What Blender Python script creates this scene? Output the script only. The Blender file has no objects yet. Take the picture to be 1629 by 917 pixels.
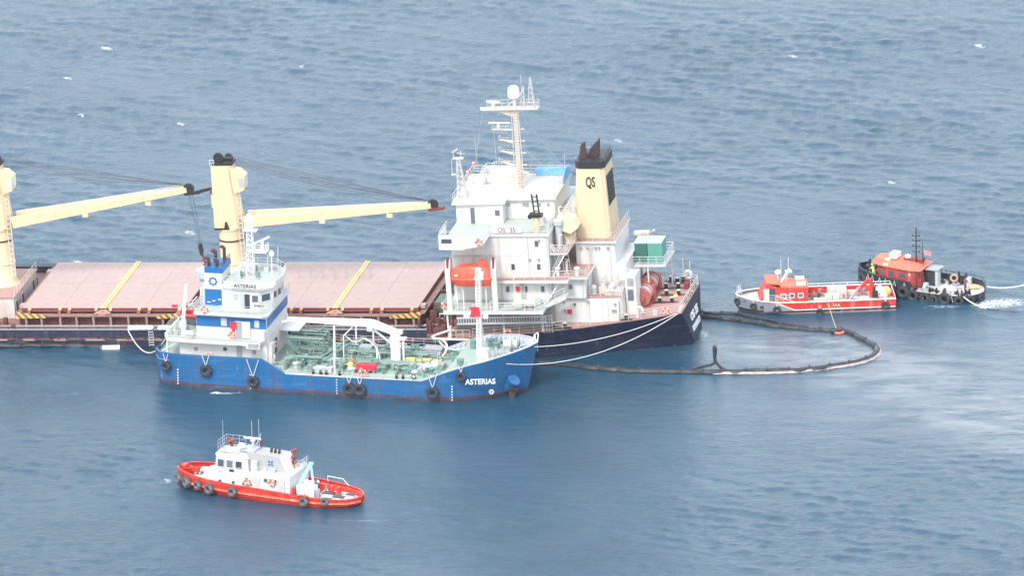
import bpy, math, random
import numpy as np
from mathutils import Matrix, Vector
rnd = random.Random(7)
R_ = math.radians
sc = bpy.context.scene
col = sc.collection

# ------------------------------------------------------------------ camera
D, DEL, ROLL = 1300.0, R_(18), R_(1.15)
fw = Vector((0, math.cos(DEL), -math.sin(DEL)))
cam_loc = -fw * D
r0 = Vector((1, 0, 0)); u0 = r0.cross(fw)
cr = math.cos(ROLL) * r0 - math.sin(ROLL) * u0
cu = math.sin(ROLL) * r0 + math.cos(ROLL) * u0
cd = bpy.data.cameras.new('camera'); cam = bpy.data.objects.new('camera', cd); col.objects.link(cam)
m = Matrix((cr, cu, -fw)).transposed().to_4x4(); m.translation = cam_loc
cam.matrix_world = m
cd.sensor_width = 36; cd.lens = 36 * (13 * D) / 1629; cd.clip_start = 5; cd.clip_end = 60000
sc.camera = cam

# ------------------------------------------------------------------ light
SUN_EL, SUN_AZ = R_(48), R_(205)          # soft hazy sun, from the left behind the camera (azimuth clockwise from +Y)
w = bpy.data.worlds.new('World'); sc.world = w; w.use_nodes = True
nt = w.node_tree; nt.nodes.clear()
sky = nt.nodes.new('ShaderNodeTexSky'); sky.sky_type = 'NISHITA'; sky.sun_disc = False
sky.sun_elevation = SUN_EL; sky.sun_rotation = SUN_AZ
sky.air_density = 1.6; sky.dust_density = 5.0; sky.ozone_density = 1.5; sky.altitude = 100
bg = nt.nodes.new('ShaderNodeBackground'); bg.inputs['Strength'].default_value = 0.15
wo = nt.nodes.new('ShaderNodeOutputWorld')
mxw = nt.nodes.new('ShaderNodeMix'); mxw.data_type = 'RGBA'; mxw.inputs[0].default_value = 0.8
# thin overcast veil over the whole sky, brighter towards the hazy horizon
tcw = nt.nodes.new('ShaderNodeTexCoord'); spw = nt.nodes.new('ShaderNodeSeparateXYZ'); nt.links.new(tcw.outputs['Generated'], spw.inputs[0])
rw = nt.nodes.new('ShaderNodeValToRGB'); rw.color_ramp.elements[0].color = (1, 1, 1, 1); rw.color_ramp.elements[1].position = .8; rw.color_ramp.elements[1].color = (.50, .55, .62, 1); rw.color_ramp.elements[0].position = .12
nt.links.new(spw.outputs[2], rw.inputs[0]); sw = nt.nodes.new('ShaderNodeMix'); sw.data_type = 'RGBA'; sw.blend_type = 'MULTIPLY'; sw.inputs[0].default_value = 1; sw.inputs[7].default_value = (9.5, 10.1, 10.7, 1)
nt.links.new(rw.outputs[0], sw.inputs[6]); nt.links.new(sw.outputs[2], mxw.inputs[7])
nt.links.new(sky.outputs[0], mxw.inputs[6]); nt.links.new(mxw.outputs[2], bg.inputs[0])
nt.links.new(bg.outputs[0], wo.inputs[0])
sd = bpy.data.lights.new('sun', 'SUN'); sd.energy = 1.8; sd.angle = R_(14); sd.color = (1, .96, .9)
sun = bpy.data.objects.new('sun', sd); col.objects.link(sun)
sdir = Vector((math.sin(SUN_AZ) * math.cos(SUN_EL), math.cos(SUN_AZ) * math.cos(SUN_EL), math.sin(SUN_EL)))
sun.rotation_euler = (-sdir).to_track_quat('-Z', 'Y').to_euler()
sc.view_settings.view_transform = 'Standard'; sc.view_settings.look = 'None'
sc.view_settings.gamma = 1; sc.view_settings.exposure = 0.82

# ------------------------------------------------------------------ materials
def srgb(h):
    h = h.lstrip('#'); return tuple(((int(h[i:i+2], 16) / 255 + .055) / 1.055) ** 2.4 if int(h[i:i+2], 16) > 10 else int(h[i:i+2], 16) / 3294 for i in (0, 2, 4)) + (1,)
_m = {}
def paint(name, c, rough=.5, dirt=.25, dcol=(.16, .085, .05, 1), streak=True, band=None, metal=0, stripes=None, scale=1.0, seams=False):
    """painted steel: worn colour, vertical rust streaks, fine bump. band=(z, colour): a second paint below object height z"""
    if name in _m: return _m[name]
    mt = bpy.data.materials.new(name); mt.use_nodes = True; n = mt.node_tree.nodes; L = mt.node_tree.links
    b = n['Principled BSDF']; tc = n.new('ShaderNodeTexCoord')
    if isinstance(c, str): c = srgb(c)
    if len(c) == 3: c = tuple(c) + (1,)
    base = n.new('ShaderNodeRGB'); base.outputs[0].default_value = c; cur = base.outputs[0]
    def noise(sx, sy, sz, detail=4, rough_=.6):
        mp = n.new('ShaderNodeMapping'); mp.inputs['Scale'].default_value = (sx * scale, sy * scale, sz * scale)
        L.new(tc.outputs['Object'], mp.inputs[0]); t = n.new('ShaderNodeTexNoise'); t.inputs['Scale'].default_value = 1
        t.inputs['Detail'].default_value = detail; t.inputs['Roughness'].default_value = rough_; L.new(mp.outputs[0], t.inputs[0]); return t.outputs[0]
    def ramp(v, a, bb):
        r = n.new('ShaderNodeMapRange'); r.inputs[1].default_value = a; r.inputs[2].default_value = bb; L.new(v, r.inputs[0]); return r.outputs[0]
    def mix(f, a, bcol, mode='MIX', k=None):
        x = n.new('ShaderNodeMix'); x.data_type = 'RGBA'; x.blend_type = mode; x.clamp_factor = True
        if k is not None:
            q = n.new('ShaderNodeMath'); q.operation = 'MULTIPLY'; q.inputs[1].default_value = k; L.new(f, q.inputs[0]); f = q.outputs[0]
        L.new(f, x.inputs[0]); L.new(a, x.inputs[6])
        if isinstance(bcol, tuple): x.inputs[7].default_value = bcol
        else: L.new(bcol, x.inputs[7])
        return x.outputs[2]
    if stripes:
        sp = n.new('ShaderNodeSeparateXYZ'); L.new(tc.outputs['Object'], sp.inputs[0])
        ad = n.new('ShaderNodeMath'); ad.operation = 'ADD'; L.new(sp.outputs[0], ad.inputs[0]); L.new(sp.outputs[2], ad.inputs[1])
        md = n.new('ShaderNodeMath'); md.operation = 'PINGPONG'; md.inputs[1].default_value = stripes[1]; L.new(ad.outputs[0], md.inputs[0])
        gt = n.new('ShaderNodeMath'); gt.operation = 'GREATER_THAN'; gt.inputs[1].default_value = stripes[1] / 2; L.new(md.outputs[0], gt.inputs[0])
        cur = mix(gt.outputs[0], cur, stripes[0])
    if band:
        sp = n.new('ShaderNodeSeparateXYZ'); L.new(tc.outputs['Object'], sp.inputs[0])
        ns = noise(.5, .5, 2.5, 3)
        a = n.new('ShaderNodeMath'); a.operation = 'MULTIPLY_ADD'; a.inputs[1].default_value = .35; L.new(ns, a.inputs[0]); L.new(sp.outputs[2], a.inputs[2])
        for (z, bc) in band:
            cur = mix(ramp(a.outputs[0], z + .2, z + .12), cur, srgb(bc) if isinstance(bc, str) else bc)
    if seams:
        sp2 = n.new('ShaderNodeSeparateXYZ'); L.new(tc.outputs['Object'], sp2.inputs[0])
        for ax, per, wd in ((0, 2.7, .035), (2, 1.25, .03)):
            q = n.new('ShaderNodeMath'); q.operation = 'PINGPONG'; q.inputs[1].default_value = per / 2; L.new(sp2.outputs[ax], q.inputs[0])
            q2 = n.new('ShaderNodeMath'); q2.operation = 'LESS_THAN'; q2.inputs[1].default_value = wd; L.new(q.outputs[0], q2.inputs[0])
            cur = mix(q2.outputs[0], cur, tuple(x * .55 + .02 for x in c[:3]) + (1,), k=.8)
        cur = mix(ramp(noise(.25, .25, 1.8, 6, .75), .55, .62), cur, tuple(min(1, x * 1.5 + .06) for x in c[:3]) + (1,), k=.5)
        cur = mix(ramp(noise(2.4, 2.4, .45, 5, .8), .62, .67), cur, (.45, .45, .45, 1), k=.6)
        cur = mix(ramp(noise(.9, .9, .07, 4, .7), .56, .66), cur, (.10, .06, .05, 1), k=.45)
    cur = mix(ramp(noise(.35, .35, .35), .3, .75), cur, tuple(x * .8 for x in c[:3]) + (1,), k=.45)
    cur = mix(ramp(noise(1.6, 1.6, 1.6, 5, .7), .55, .8), cur, tuple(min(1, x * 1.25 + .03) for x in c[:3]) + (1,), k=.35)
    if dirt > 0:
        cur = mix(ramp(noise(1.3, 1.3, .16 if streak else 1.1, 6, .65), .52, .70), cur, dcol, k=dirt)
        cur = mix(ramp(noise(3.3, 3.3, 2.6, 4, .7), .60, .68), cur, dcol, k=min(1, dirt * 1.3))
    L.new(cur, b.inputs['Base Color']); b.inputs['Roughness'].default_value = rough; b.inputs['Metallic'].default_value = metal
    bp = n.new('ShaderNodeBump'); bp.inputs['Strength'].default_value = .25; bp.inputs['Distance'].default_value = .07
    L.new(noise(.9, .9, .9, 5, .7), bp.inputs['Height']); L.new(bp.outputs[0], b.inputs['Normal'])
    _m[name] = mt; return mt
WHITE = paint('white_ship_paint', (.66, .655, .64), .45, .16, (.42, .26, .16, 1))
WHITED = paint('weathered_white_paint', (.60, .58, .55), .5, .5, (.40, .22, .13, 1))
NAVY = paint('navy_hull_paint', (.014, .022, .058), .42, .35, (.09, .08, .09, 1), seams=True)
NAVYB = paint('navy_bulwark_paint', (.020, .027, .058), .5, .45, (.16, .12, .11, 1))
PINK = paint('faded_hatch_paint', (.45, .325, .295), .65, .42, (.30, .17, .14, 1), streak=False)
ROOFW = paint('stained_white_roof', (.58, .55, .51), .7, .5, (.42, .27, .20, 1), streak=False)
PINKD = paint('faded_deck_paint', (.44, .25, .22), .7, .55, (.30, .24, .20, 1), streak=False)
REDOX = paint('red_oxide_paint', (.22, .045, .042), .55, .4, (.10, .05, .04, 1))
DARKRED = paint('dirty_coaming_paint', (.13, .045, .042), .7, .55, (.20, .14, .12, 1))
CREAM = paint('cream_crane_paint', (.70, .56, .36), .45, .12, (.36, .18, .09, 1))
YEL = paint('yellow_marking_paint', (.72, .56, .20), .5, .3, (.45, .35, .2, 1))
BLACK = paint('black_steel', (.022, .023, .028), .5, .3, (.10, .07, .05, 1))
SOOT = paint('sooty_exhaust_steel', (.05, .035, .035), .7, .6, (.16, .06, .04, 1))
GREY = paint('grey_steel', (.33, .35, .37), .5, .3)
LGREY = paint('light_grey_steel', (.50, .52, .54), .5, .25)
GREEN = paint('green_deck_paint', (.34, .43, .375), .6, .55, (.42, .42, .33, 1), streak=False)
GREENP = paint('green_pipe_paint', (.15, .255, .215), .5, .35, (.35, .36, .30, 1))
GREEND = paint('pale_bridge_deck_paint', (.42, .47, .43), .65, .5, (.5, .45, .36, 1), streak=False)
BLUE = paint('blue_tanker_paint', (.010, .120, .30), .42, .42, (.12, .10, .12, 1), band=[(-1.75, (.095, .040, .045, 1)), (-2.15, (.035, .035, .03, 1))], seams=True)
BLUEP = paint('blue_band_paint', (.015, .14, .38), .4, .1)
ORANGE = paint('orange_lifeboat_paint', (.58, .085, .05), .35, .1, (.9, .5, .4, 1))
REDT = paint('red_tug_paint', (.60, .038, .024), .4, .2, (.85, .35, .27, 1))
REDTH = paint('red_tug_hull_paint', (.58, .035, .022), .4, .18, (.8, .3, .24, 1), seams=True, band=[(-.12, (.05, .02, .03, 1))])
CORAL = paint('sun_faded_red_roof_paint', (.70, .16, .09), .6, .3, (.8, .45, .36, 1))
REDW = paint('red_workboat_paint', (.62, .038, .028), .45, .3, (.75, .42, .36, 1))
BLKT = paint('black_tug_paint', (.035, .042, .056), .5, .4, (.13, .13, .14, 1))
DECKB = paint('worn_grey_tug_deck', (.56, .52, .48), .7, .5, (.36, .27, .22, 1), streak=False)
RUB = paint('tyre_rubber', (.035, .037, .045), .75, .5, (.13, .13, .13, 1), streak=False)
RUBG = paint('worn_grey_rubber', (.10, .105, .12), .8, .6, (.34, .33, .32, 1), streak=False)
TEAL = paint('teal_container_paint', (.10, .33, .27), .5, .3, (.2, .2, .16, 1))
TEALD = paint('dark_teal_container_paint', (.035, .15, .135), .5, .35)
TARP = paint('blue_tarpaulin', (.16, .40, .70), .6, .2, (.7, .75, .8, 1), streak=False)
CYAN = paint('pale_blue_crane_paint', (.38, .66, .78), .5, .1)
HAZ = paint('yellow_black_hazard_paint', (.72, .48, .12), .6, .5, (.3, .22, .17, 1), stripes=((.09, .06, .055, 1), .42))
ROPE = paint('white_mooring_rope', (.66, .66, .64), .9, .2, (.4, .4, .38, 1), streak=False)
WIRE = paint('steel_wire', (.06, .06, .075), .6, .1)
HOSE = paint('pale_hose', (.66, .70, .66), .6, .25)
BOOMM = paint('oily_black_boom', (.028, .028, .034), .38, .5, (.13, .12, .12, 1), streak=False)
BOOMT = paint('boom_worn_skirt', (.42, .35, .32), .7, .9, (.18, .12, .10, 1), streak=False)
BUOY = paint('orange_lifebuoy', (.76, .16, .07), .5, .15, (.9, .8, .75, 1), streak=False)
HIVIS = paint('hi_vis_cloth', (.62, .72, .16), .8, .1)
NAVYC = paint('dark_workwear', (.03, .04, .08), .8, .1)
REDC = paint('red_cloth', (.72, .03, .06), .7, .05)
SKIN = paint('skin', (.45, .25, .17), .6, 0)
INK = paint('black_lettering', (.02, .02, .025), .6, 0)
INKR = paint('dark_red_lettering', (.25, .08, .08), .6, 0)
LETW = paint('white_lettering', (.82, .82, .80), .5, .1)
PYEL = paint('pale_yellow_paint', (.72, .64, .44), .5, .2)
def glassm(name, c, rough=.12):
    mt = bpy.data.materials.new(name); mt.use_nodes = True; b = mt.node_tree.nodes['Principled BSDF']
    n = mt.node_tree.nodes; L = mt.node_tree.links
    oi = n.new('ShaderNodeObjectInfo'); x = n.new('ShaderNodeMix'); x.data_type = 'RGBA'
    x.inputs[6].default_value = c; x.inputs[7].default_value = tuple(min(1, k * 3 + .03) for k in c[:3]) + (1,)
    L.new(oi.outputs['Random'], x.inputs[0]); L.new(x.outputs[2], b.inputs['Base Color'])
    b.inputs['Roughness'].default_value = rough; b.inputs['Specular IOR Level'].default_value = .6
    return mt
GLASS = glassm('window_glass', (.035, .045, .06, 1))
GLASSP = glassm('curtained_window_glass', (.34, .38, .40, 1), .3)

# ------------------------------------------------------------------ geometry collector
class G:
    def __init__(s): s.v = []; s.f = []
    def add(s, vs, fs):
        o = len(s.v); s.v += [tuple(map(float, p)) for p in vs]; s.f += [tuple(o + i for i in f) for f in fs]; return s
    def box(s, x0, x1, y0, y1, z0, z1):
        return s.hexa([(x0, y0, z0), (x1, y0, z0), (x1, y1, z0), (x0, y1, z0), (x0, y0, z1), (x1, y0, z1), (x1, y1, z1), (x0, y1, z1)])
    def hexa(s, p): return s.add(p, [(0, 3, 2, 1), (4, 5, 6, 7), (0, 1, 5, 4), (1, 2, 6, 5), (2, 3, 7, 6), (3, 0, 4, 7)])
    def prism(s, pts, ax, a, b):
        n = len(pts)
        def P(q, k): return {'x': (k, q[0], q[1]), 'y': (q[0], k, q[1]), 'z': (q[0], q[1], k)}[ax]
        return s.add([P(q, a) for q in pts] + [P(q, b) for q in pts], [tuple(range(n))[::-1], tuple(range(n, 2 * n))] + [(i, (i + 1) % n, n + (i + 1) % n, n + i) for i in range(n)])
    def cyl(s, p0, p1, r0, r1=None, n=10, cap=True):
        r1 = r0 if r1 is None else r1; p0 = Vector(p0); p1 = Vector(p1); d = (p1 - p0).normalized()
        u = d.cross(Vector((0, 0, 1))); u = u.normalized() if u.length > 1e-3 else Vector((1, 0, 0)); v = d.cross(u)
        if abs(d.z) > .99: u, v = Vector((1, 0, 0)), Vector((0, 1, 0)) * (1 if d.z > 0 else -1)
        vs = []
        for p, r in ((p0, r0), (p1, r1)):
            for i in range(n):
                a = 2 * math.pi * (i + .5) / n; vs.append(p + u * math.cos(a) * r + v * math.sin(a) * r)
        fs = [(i, (i + 1) % n, n + (i + 1) % n, n + i) for i in range(n)]
        if cap: fs += [tuple(range(n))[::-1], tuple(range(n, 2 * n))]
        return s.add(vs, fs)
    def tube(s, pts, r, n=5, closed=False):
        pts = [Vector(p) for p in pts]; N = len(pts); vs = []
        for i, p in enumerate(pts):
            a = pts[(i - 1) % N] if (closed or i > 0) else p; b = pts[(i + 1) % N] if (closed or i < N - 1) else p
            d = (b - a).normalized(); u = d.cross(Vector((0, 0, 1)))
            u = u.normalized() if u.length > .05 else Vector((1, 0, 0)); v = d.cross(u).normalized(); u = v.cross(d)
            for k in range(n):
                t = 2 * math.pi * k / n; vs.append(p + u * math.cos(t) * r + v * math.sin(t) * r)
        fs = []
        for i in range(N if closed else N - 1):
            j = (i + 1) % N
            for k in range(n): fs.append((i * n + k, i * n + (k + 1) % n, j * n + (k + 1) % n, j * n + k))
        if not closed: fs += [tuple(range(n))[::-1], tuple((N - 1) * n + k for k in range(n))]
        return s.add(vs, fs)
    def torus(s, c, ax, R, r, n=16, m=7):
        c = Vector(c); ax = Vector(ax).normalized(); u = ax.cross(Vector((0, 0, 1)))
        u = u.normalized() if u.length > .05 else Vector((1, 0, 0)); v = ax.cross(u)
        vs = []; fs = []
        for i in range(n):
            a = 2 * math.pi * i / n; d = u * math.cos(a) + v * math.sin(a)
            for k in range(m):
                b = 2 * math.pi * k / m; vs.append(c + d * (R + r * math.cos(b)) + ax * r * math.sin(b))
        for i in range(n):
            for k in range(m): fs.append((i * m + k, ((i + 1) % n) * m + k, ((i + 1) % n) * m + (k + 1) % m, i * m + (k + 1) % m))
        return s.add(vs, fs)
    def lathe(s, prof, c=(0, 0, 0), n=14):
        vs = []; fs = []
        for (r, z) in prof:
            for i in range(n):
                a = 2 * math.pi * i / n; vs.append((c[0] + r * math.cos(a), c[1] + r * math.sin(a), c[2] + z))
        for j in range(len(prof) - 1):
            for i in range(n): fs.append((j * n + i, j * n + (i + 1) % n, (j + 1) * n + (i + 1) % n, (j + 1) * n + i))
        fs += [tuple(range(n))[::-1], tuple((len(prof) - 1) * n + i for i in range(n))]
        return s.add(vs, fs)
    def beam(s, p0, p1, w0, h0, w1=None, h1=None):
        w1 = w0 if w1 is None else w1; h1 = h0 if h1 is None else h1
        p0 = Vector(p0); p1 = Vector(p1); d = (p1 - p0).normalized(); u = d.cross(Vector((0, 0, 1)))
        u = u.normalized() if u.length > .05 else Vector((0, 1, 0)); v = u.cross(d)
        q = []
        for p, w_, h_ in ((p0, w0, h0), (p1, w1, h1)):
            q += [p - u * w_ / 2 - v * h_ / 2, p + u * w_ / 2 - v * h_ / 2, p + u * w_ / 2 + v * h_ / 2, p - u * w_ / 2 + v * h_ / 2]
        return s.add(q, [(3, 2, 1, 0), (4, 5, 6, 7), (0, 1, 5, 4), (1, 2, 6, 5), (2, 3, 7, 6), (3, 0, 4, 7)])
    def rail(s, path, h=1.0, rows=3, step=1.5, r=.038, closed=False):
        path = [Vector(p) for p in path]
        if closed: path.append(path[0])
        up = Vector((0, 0, 1))
        for k in range(rows):
            z = up * h * (k + 1) / rows
            for a, b in zip(path, path[1:]): s.cyl(a + z, b + z, r if k == rows - 1 else r * .75, n=4, cap=False)
        for a, b in zip(path, path[1:]):
            n_ = max(1, round((b - a).length / step))
            for i in range(n_): p = a.lerp(b, i / n_); s.cyl(p, p + up * h, r, n=4, cap=False)
        s.cyl(path[-1], path[-1] + up * h, r, n=4, cap=False); return s
    def ladder(s, p0, p1, w=.7, r=.05, rungs=8, side=None):
        p0 = Vector(p0); p1 = Vector(p1); sd_ = Vector(side or (0, 1, 0)).normalized() * w / 2
        s.beam(p0 - sd_, p1 - sd_, r, r * 2.5).beam(p0 + sd_, p1 + sd_, r, r * 2.5)
        for i in range(rungs):
            q = p0.lerp(p1, (i + .5) / rungs); s.beam(q - sd_, q + sd_, .16, .05)
        return s
    def lattice(s, p0, p1, w0, w1, bays=8, r=.05, sides=4):
        p0 = Vector(p0); p1 = Vector(p1); pr = None
        for i in range(bays + 1):
            t = i / bays; c = p0.lerp(p1, t); w_ = (w0 + (w1 - w0) * t) / 2
            q = [c + Vector((math.cos(2 * math.pi * (k + .5) / sides), math.sin(2 * math.pi * (k + .5) / sides), 0)) * w_ * 1.3 for k in range(sides)]
            for k in range(sides): s.cyl(q[k], q[(k + 1) % sides], r * .7, n=4, cap=False)
            if pr:
                for k in range(sides): s.cyl(pr[k], q[k], r, n=4, cap=False); s.cyl(pr[k], q[(k + 1) % sides], r * .6, n=4, cap=False)
            pr = q
        return s
    def strip(s, path, z0, z1, th=.12, closed=False):
        """upright plate following path [(x, y, ztop_offset)] between heights, th thick to its left"""
        P = [Vector((p[0], p[1])) for p in path]; N = len(P); off = []
        for i in range(N):
            a = P[max(0, i - 1)]; b = P[min(N - 1, i + 1)]; d = (b - a).normalized(); off.append(Vector((-d.y, d.x)) * th)
        vs = []
        for i in range(N):
            zb = z0[i] if hasattr(z0, '__len__') else z0; zt = z1[i] if hasattr(z1, '__len__') else z1
            o = P[i] + off[i]
            vs += [(P[i].x, P[i].y, zb), (P[i].x, P[i].y, zt), (o.x, o.y, zt), (o.x, o.y, zb)]
        fs = []
        for i in range(N - 1):
            for k in range(4): fs.append((i * 4 + k, i * 4 + (k + 1) % 4, (i + 1) * 4 + (k + 1) % 4, (i + 1) * 4 + k))
        fs += [(0, 1, 2, 3), tuple((N - 1) * 4 + k for k in (3, 2, 1, 0))]
        return s.add(vs, fs)
    def mesh(s, name):
        me = bpy.data.meshes.new(name); me.from_pydata(s.v, [], s.f); me.validate()
        import bmesh
        bm = bmesh.new(); bm.from_mesh(me); bmesh.ops.recalc_face_normals(bm, faces=bm.faces); bm.to_mesh(me); bm.free()
        return me
    def obj(s, name, mat, parent=None, smooth=False, label=None, kind=None, mtx=None):
        me = s.mesh(name); me.materials.append(mat)
        if smooth:
            me.polygons.foreach_set('use_smooth', [True] * len(me.polygons)); me.set_sharp_from_angle(angle=R_(40))
        return link(name, me, parent, label, kind, mtx)
def link(name, me, parent=None, label=None, kind=None, mtx=None):
    o = bpy.data.objects.new(name, me); col.objects.link(o)
    if parent: o.parent = parent
    if mtx is not None: o.matrix_local = mtx
    if label: o['label'] = label
    if kind: o['kind'] = kind
    return o
class Frame:
    def __init__(s, O, psi, trim):
        a, t = R_(psi), R_(trim)
        X = Vector((math.cos(a) * math.cos(t), -math.sin(a) * math.cos(t), math.sin(t))); Y = Vector((math.sin(a), math.cos(a), 0)); Z = X.cross(Y)
        s.m = Matrix((X, Y, Z)).transposed().to_4x4(); s.m.translation = Vector(O)
    def w(s, p): return s.m @ Vector(p)
    def loc(s, p): return s.m.inverted() @ Vector(p)
C = Frame((-5.226, -15.104, 3.0), 12, 2.75)     # bulk carrier: x aft, y away, z up, z=0 main deck
T = Frame((-17.618, -34.71, 2.4), 14, 0)        # tanker: x to its bow
R = Frame((-27.1, -75.55, 0), 24, 0)         # red and white tug: x aft, z=0 water
W = Frame((36.785, -9.469, 0), -3, 0)           # red workboat: x aft
B = Frame((53.501, -6.017, 0), 24, 0)           # black tug: x aft
I4 = Matrix.Identity(4)
def thing(name, label, cat, F=None, loc=(0, 0, 0), group=None, rot=0):
    o = bpy.data.objects.new(name, None); col.objects.link(o); o.empty_display_size = .5
    o['label'] = label; o['category'] = cat
    if group: o['group'] = group
    o.matrix_world = (F.m if F else I4) @ Matrix.Translation(loc) @ Matrix.Rotation(rot, 4, 'Z')
    return o
def solo(name, g, mat, label, cat, F=None, loc=(0, 0, 0), group=None, smooth=False, rot=0, kind=None):
    o = g.obj(name, mat, None, smooth, label, kind); o['category'] = cat
    if group: o['group'] = group
    o.matrix_world = (F.m if F else I4) @ Matrix.Translation(loc) @ Matrix.Rotation(rot, 4, 'Z')
    return o
def basis(o, u, n):
    """matrix: local x = u (along the wall), local y = into the wall, local z up; n = outward normal"""
    u = Vector(u).normalized(); n = Vector(n).normalized(); v = n.cross(u)
    if v.z < 0: v = -v; u = -u
    mm = Matrix((u, -n, v)).transposed().to_4x4(); mm.translation = Vector(o); return mm
_c = {}
def window(parent, o, u, n, w_, h_, frame=WHITE, glass=GLASS, name='window', simple=False):
    k = ('w', w_, h_, frame.name, glass.name)
    if k not in _c:
        t = min(.09, w_ * .16); g = G()
        g.box(-w_/2 - t, -w_/2, -.07, .03, -h_/2 - t, h_/2 + t).box(w_/2, w_/2 + t, -.07, .03, -h_/2 - t, h_/2 + t)
        g.box(-w_/2, w_/2, -.068, .03, h_/2, h_/2 + t).box(-w_/2, w_/2, -.068, .03, -h_/2 - t, -h_/2)
        a = g.mesh('window_frame'); a.materials.append(frame)
        b = G().box(-w_/2, w_/2, -.03, .02, -h_/2, h_/2).mesh('pane'); b.materials.append(glass); _c[k] = (a, b)
    a, b = _c[k]; f = link(name, a, parent, mtx=basis(o, u, n)); link('pane', b, f); return f
def door(parent, o, u, n, w_=.85, h_=1.9, mat=WHITED, name='door', glass=None, opened=False):
    if ('d', w_, h_, mat.name, opened) not in _c:
        g = G().box(-w_/2, w_/2, -.07, .02, 0, h_); h = G().cyl((w_*.32, -.16, h_*.5), (w_*.32, -.07, h_*.5), .05, n=6)
        me = g.mesh('door'); me.materials.append(mat); mh = h.mesh('handle'); mh.materials.append(GREY)
        fr = G().box(-w_/2 - .09, -w_/2 - .01, -.09, .02, -.02, h_ + .09).box(w_/2 + .01, w_/2 + .09, -.09, .02, -.02, h_ + .09).box(-w_/2 - .01, w_/2 + .01, -.088, .02, h_ + .01, h_ + .09)
        mf = fr.mesh('frame'); mf.materials.append(WHITE); _c['d', w_, h_, mat.name, opened] = (me, mh, mf)
    me, mh, mf = _c['d', w_, h_, mat.name, opened]
    d = link(name, me, parent, mtx=basis(o, u, n)); link('handle', mh, d); link('door_frame', mf, d); return d
def text(body, size, mat, parent, o, u, n, name='lettering', depth=.02, label=None, sx=1.0, bold=.0):
    cu_ = bpy.data.curves.new('t', 'FONT'); cu_.body = body; cu_.size = size; cu_.extrude = depth; cu_.align_x = 'CENTER'; cu_.offset = bold; cu_.resolution_u = 3
    to = bpy.data.objects.new('t', cu_); me = bpy.data.meshes.new_from_object(to); bpy.data.objects.remove(to)
    me.materials.clear(); me.materials.append(mat); me.transform(Matrix(((sx, 0, 0, 0), (0, 0, -1, 0), (0, 1, 0, 0), (0, 0, 0, 1))))
    return link(name, me, parent, label, mtx=basis(o, u, n))
def bez(p0, p1, sag, n=14, side=(0, 0, 0)):
    p0 = Vector(p0); p1 = Vector(p1); return [p0.lerp(p1, t) + (Vector((0, 0, -sag)) + Vector(side)) * 4 * t * (1 - t) for t in [i / n for i in range(n + 1)]]
def hull(stations, name, mat, parent, label=None):
    """stations: [x, [(half breadth, z) keel->top]]; lofted, closed ends and open top"""
    vs = []; fs = []; n = len(stations[0][1])
    for x, sec in stations:
        for q in sec: vs.append((x if len(q) < 3 else q[2], -q[0], q[1]))
        for q in sec[::-1]: vs.append((x if len(q) < 3 else q[2], q[0], q[1]))
    for i in range(len(stations) - 1):
        for k in [q for q in range(2 * n - 1) if q != n - 1]: fs.append((i * 2 * n + k, i * 2 * n + k + 1, (i + 1) * 2 * n + k + 1, (i + 1) * 2 * n + k))
    fs.append(tuple(range(2 * n))); o = (len(stations) - 1) * 2 * n; fs.append(tuple(o + k for k in range(2 * n))[::-1])
    return G().add(vs, fs).obj(name, mat, parent, True, label)
def deckplate(pts, name, mat, parent, label=None, th=.06):
    """pts [(x, half, z)]: cambered sheet between both edges, with thickness"""
    vs = []; fs = []; N = len(pts)
    for x, h, z in pts: vs += [(x, -h, z), (x, 0, z + .02), (x, h, z), (x, -h, z - th), (x, h, z - th)]
    for i in range(N - 1):
        a, b = i * 5, i * 5 + 5
        fs += [(a, b, b + 1, a + 1), (a + 1, b + 1, b + 2, a + 2), (a + 3, a + 4, b + 4, b + 3), (a, a + 3, b + 3, b), (a + 2, b + 2, b + 4, a + 4)]
    fs += [(0, 1, 2, 4, 3), tuple((N - 1) * 5 + k for k in (3, 4, 2, 1, 0))]
    return G().add(vs, fs).obj(name, mat, parent, False, label)
def lifebuoy(F, loc, ax, label, group=None, R0=.36):
    t = thing('lifebuoy', label, 'lifebuoy', F, loc, group)
    G().torus((0, 0, 0), ax, R0, .12, 14, 6).obj('ring', BUOY, t, True)
    g = G(); axv = Vector(ax).normalized(); u = axv.cross(Vector((0, 0, 1)))
    u = u.normalized() if u.length > .05 else Vector((1, 0, 0)); v = axv.cross(u)
    for k in range(4):
        d = u * math.cos(k * math.pi / 2 + .7) + v * math.sin(k * math.pi / 2 + .7); e = axv.cross(d); g.cyl(d * R0 - e * .06, d * R0 + e * .06, .135, n=7)
    g.obj('reflective_band', LETW, t); return t
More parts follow.
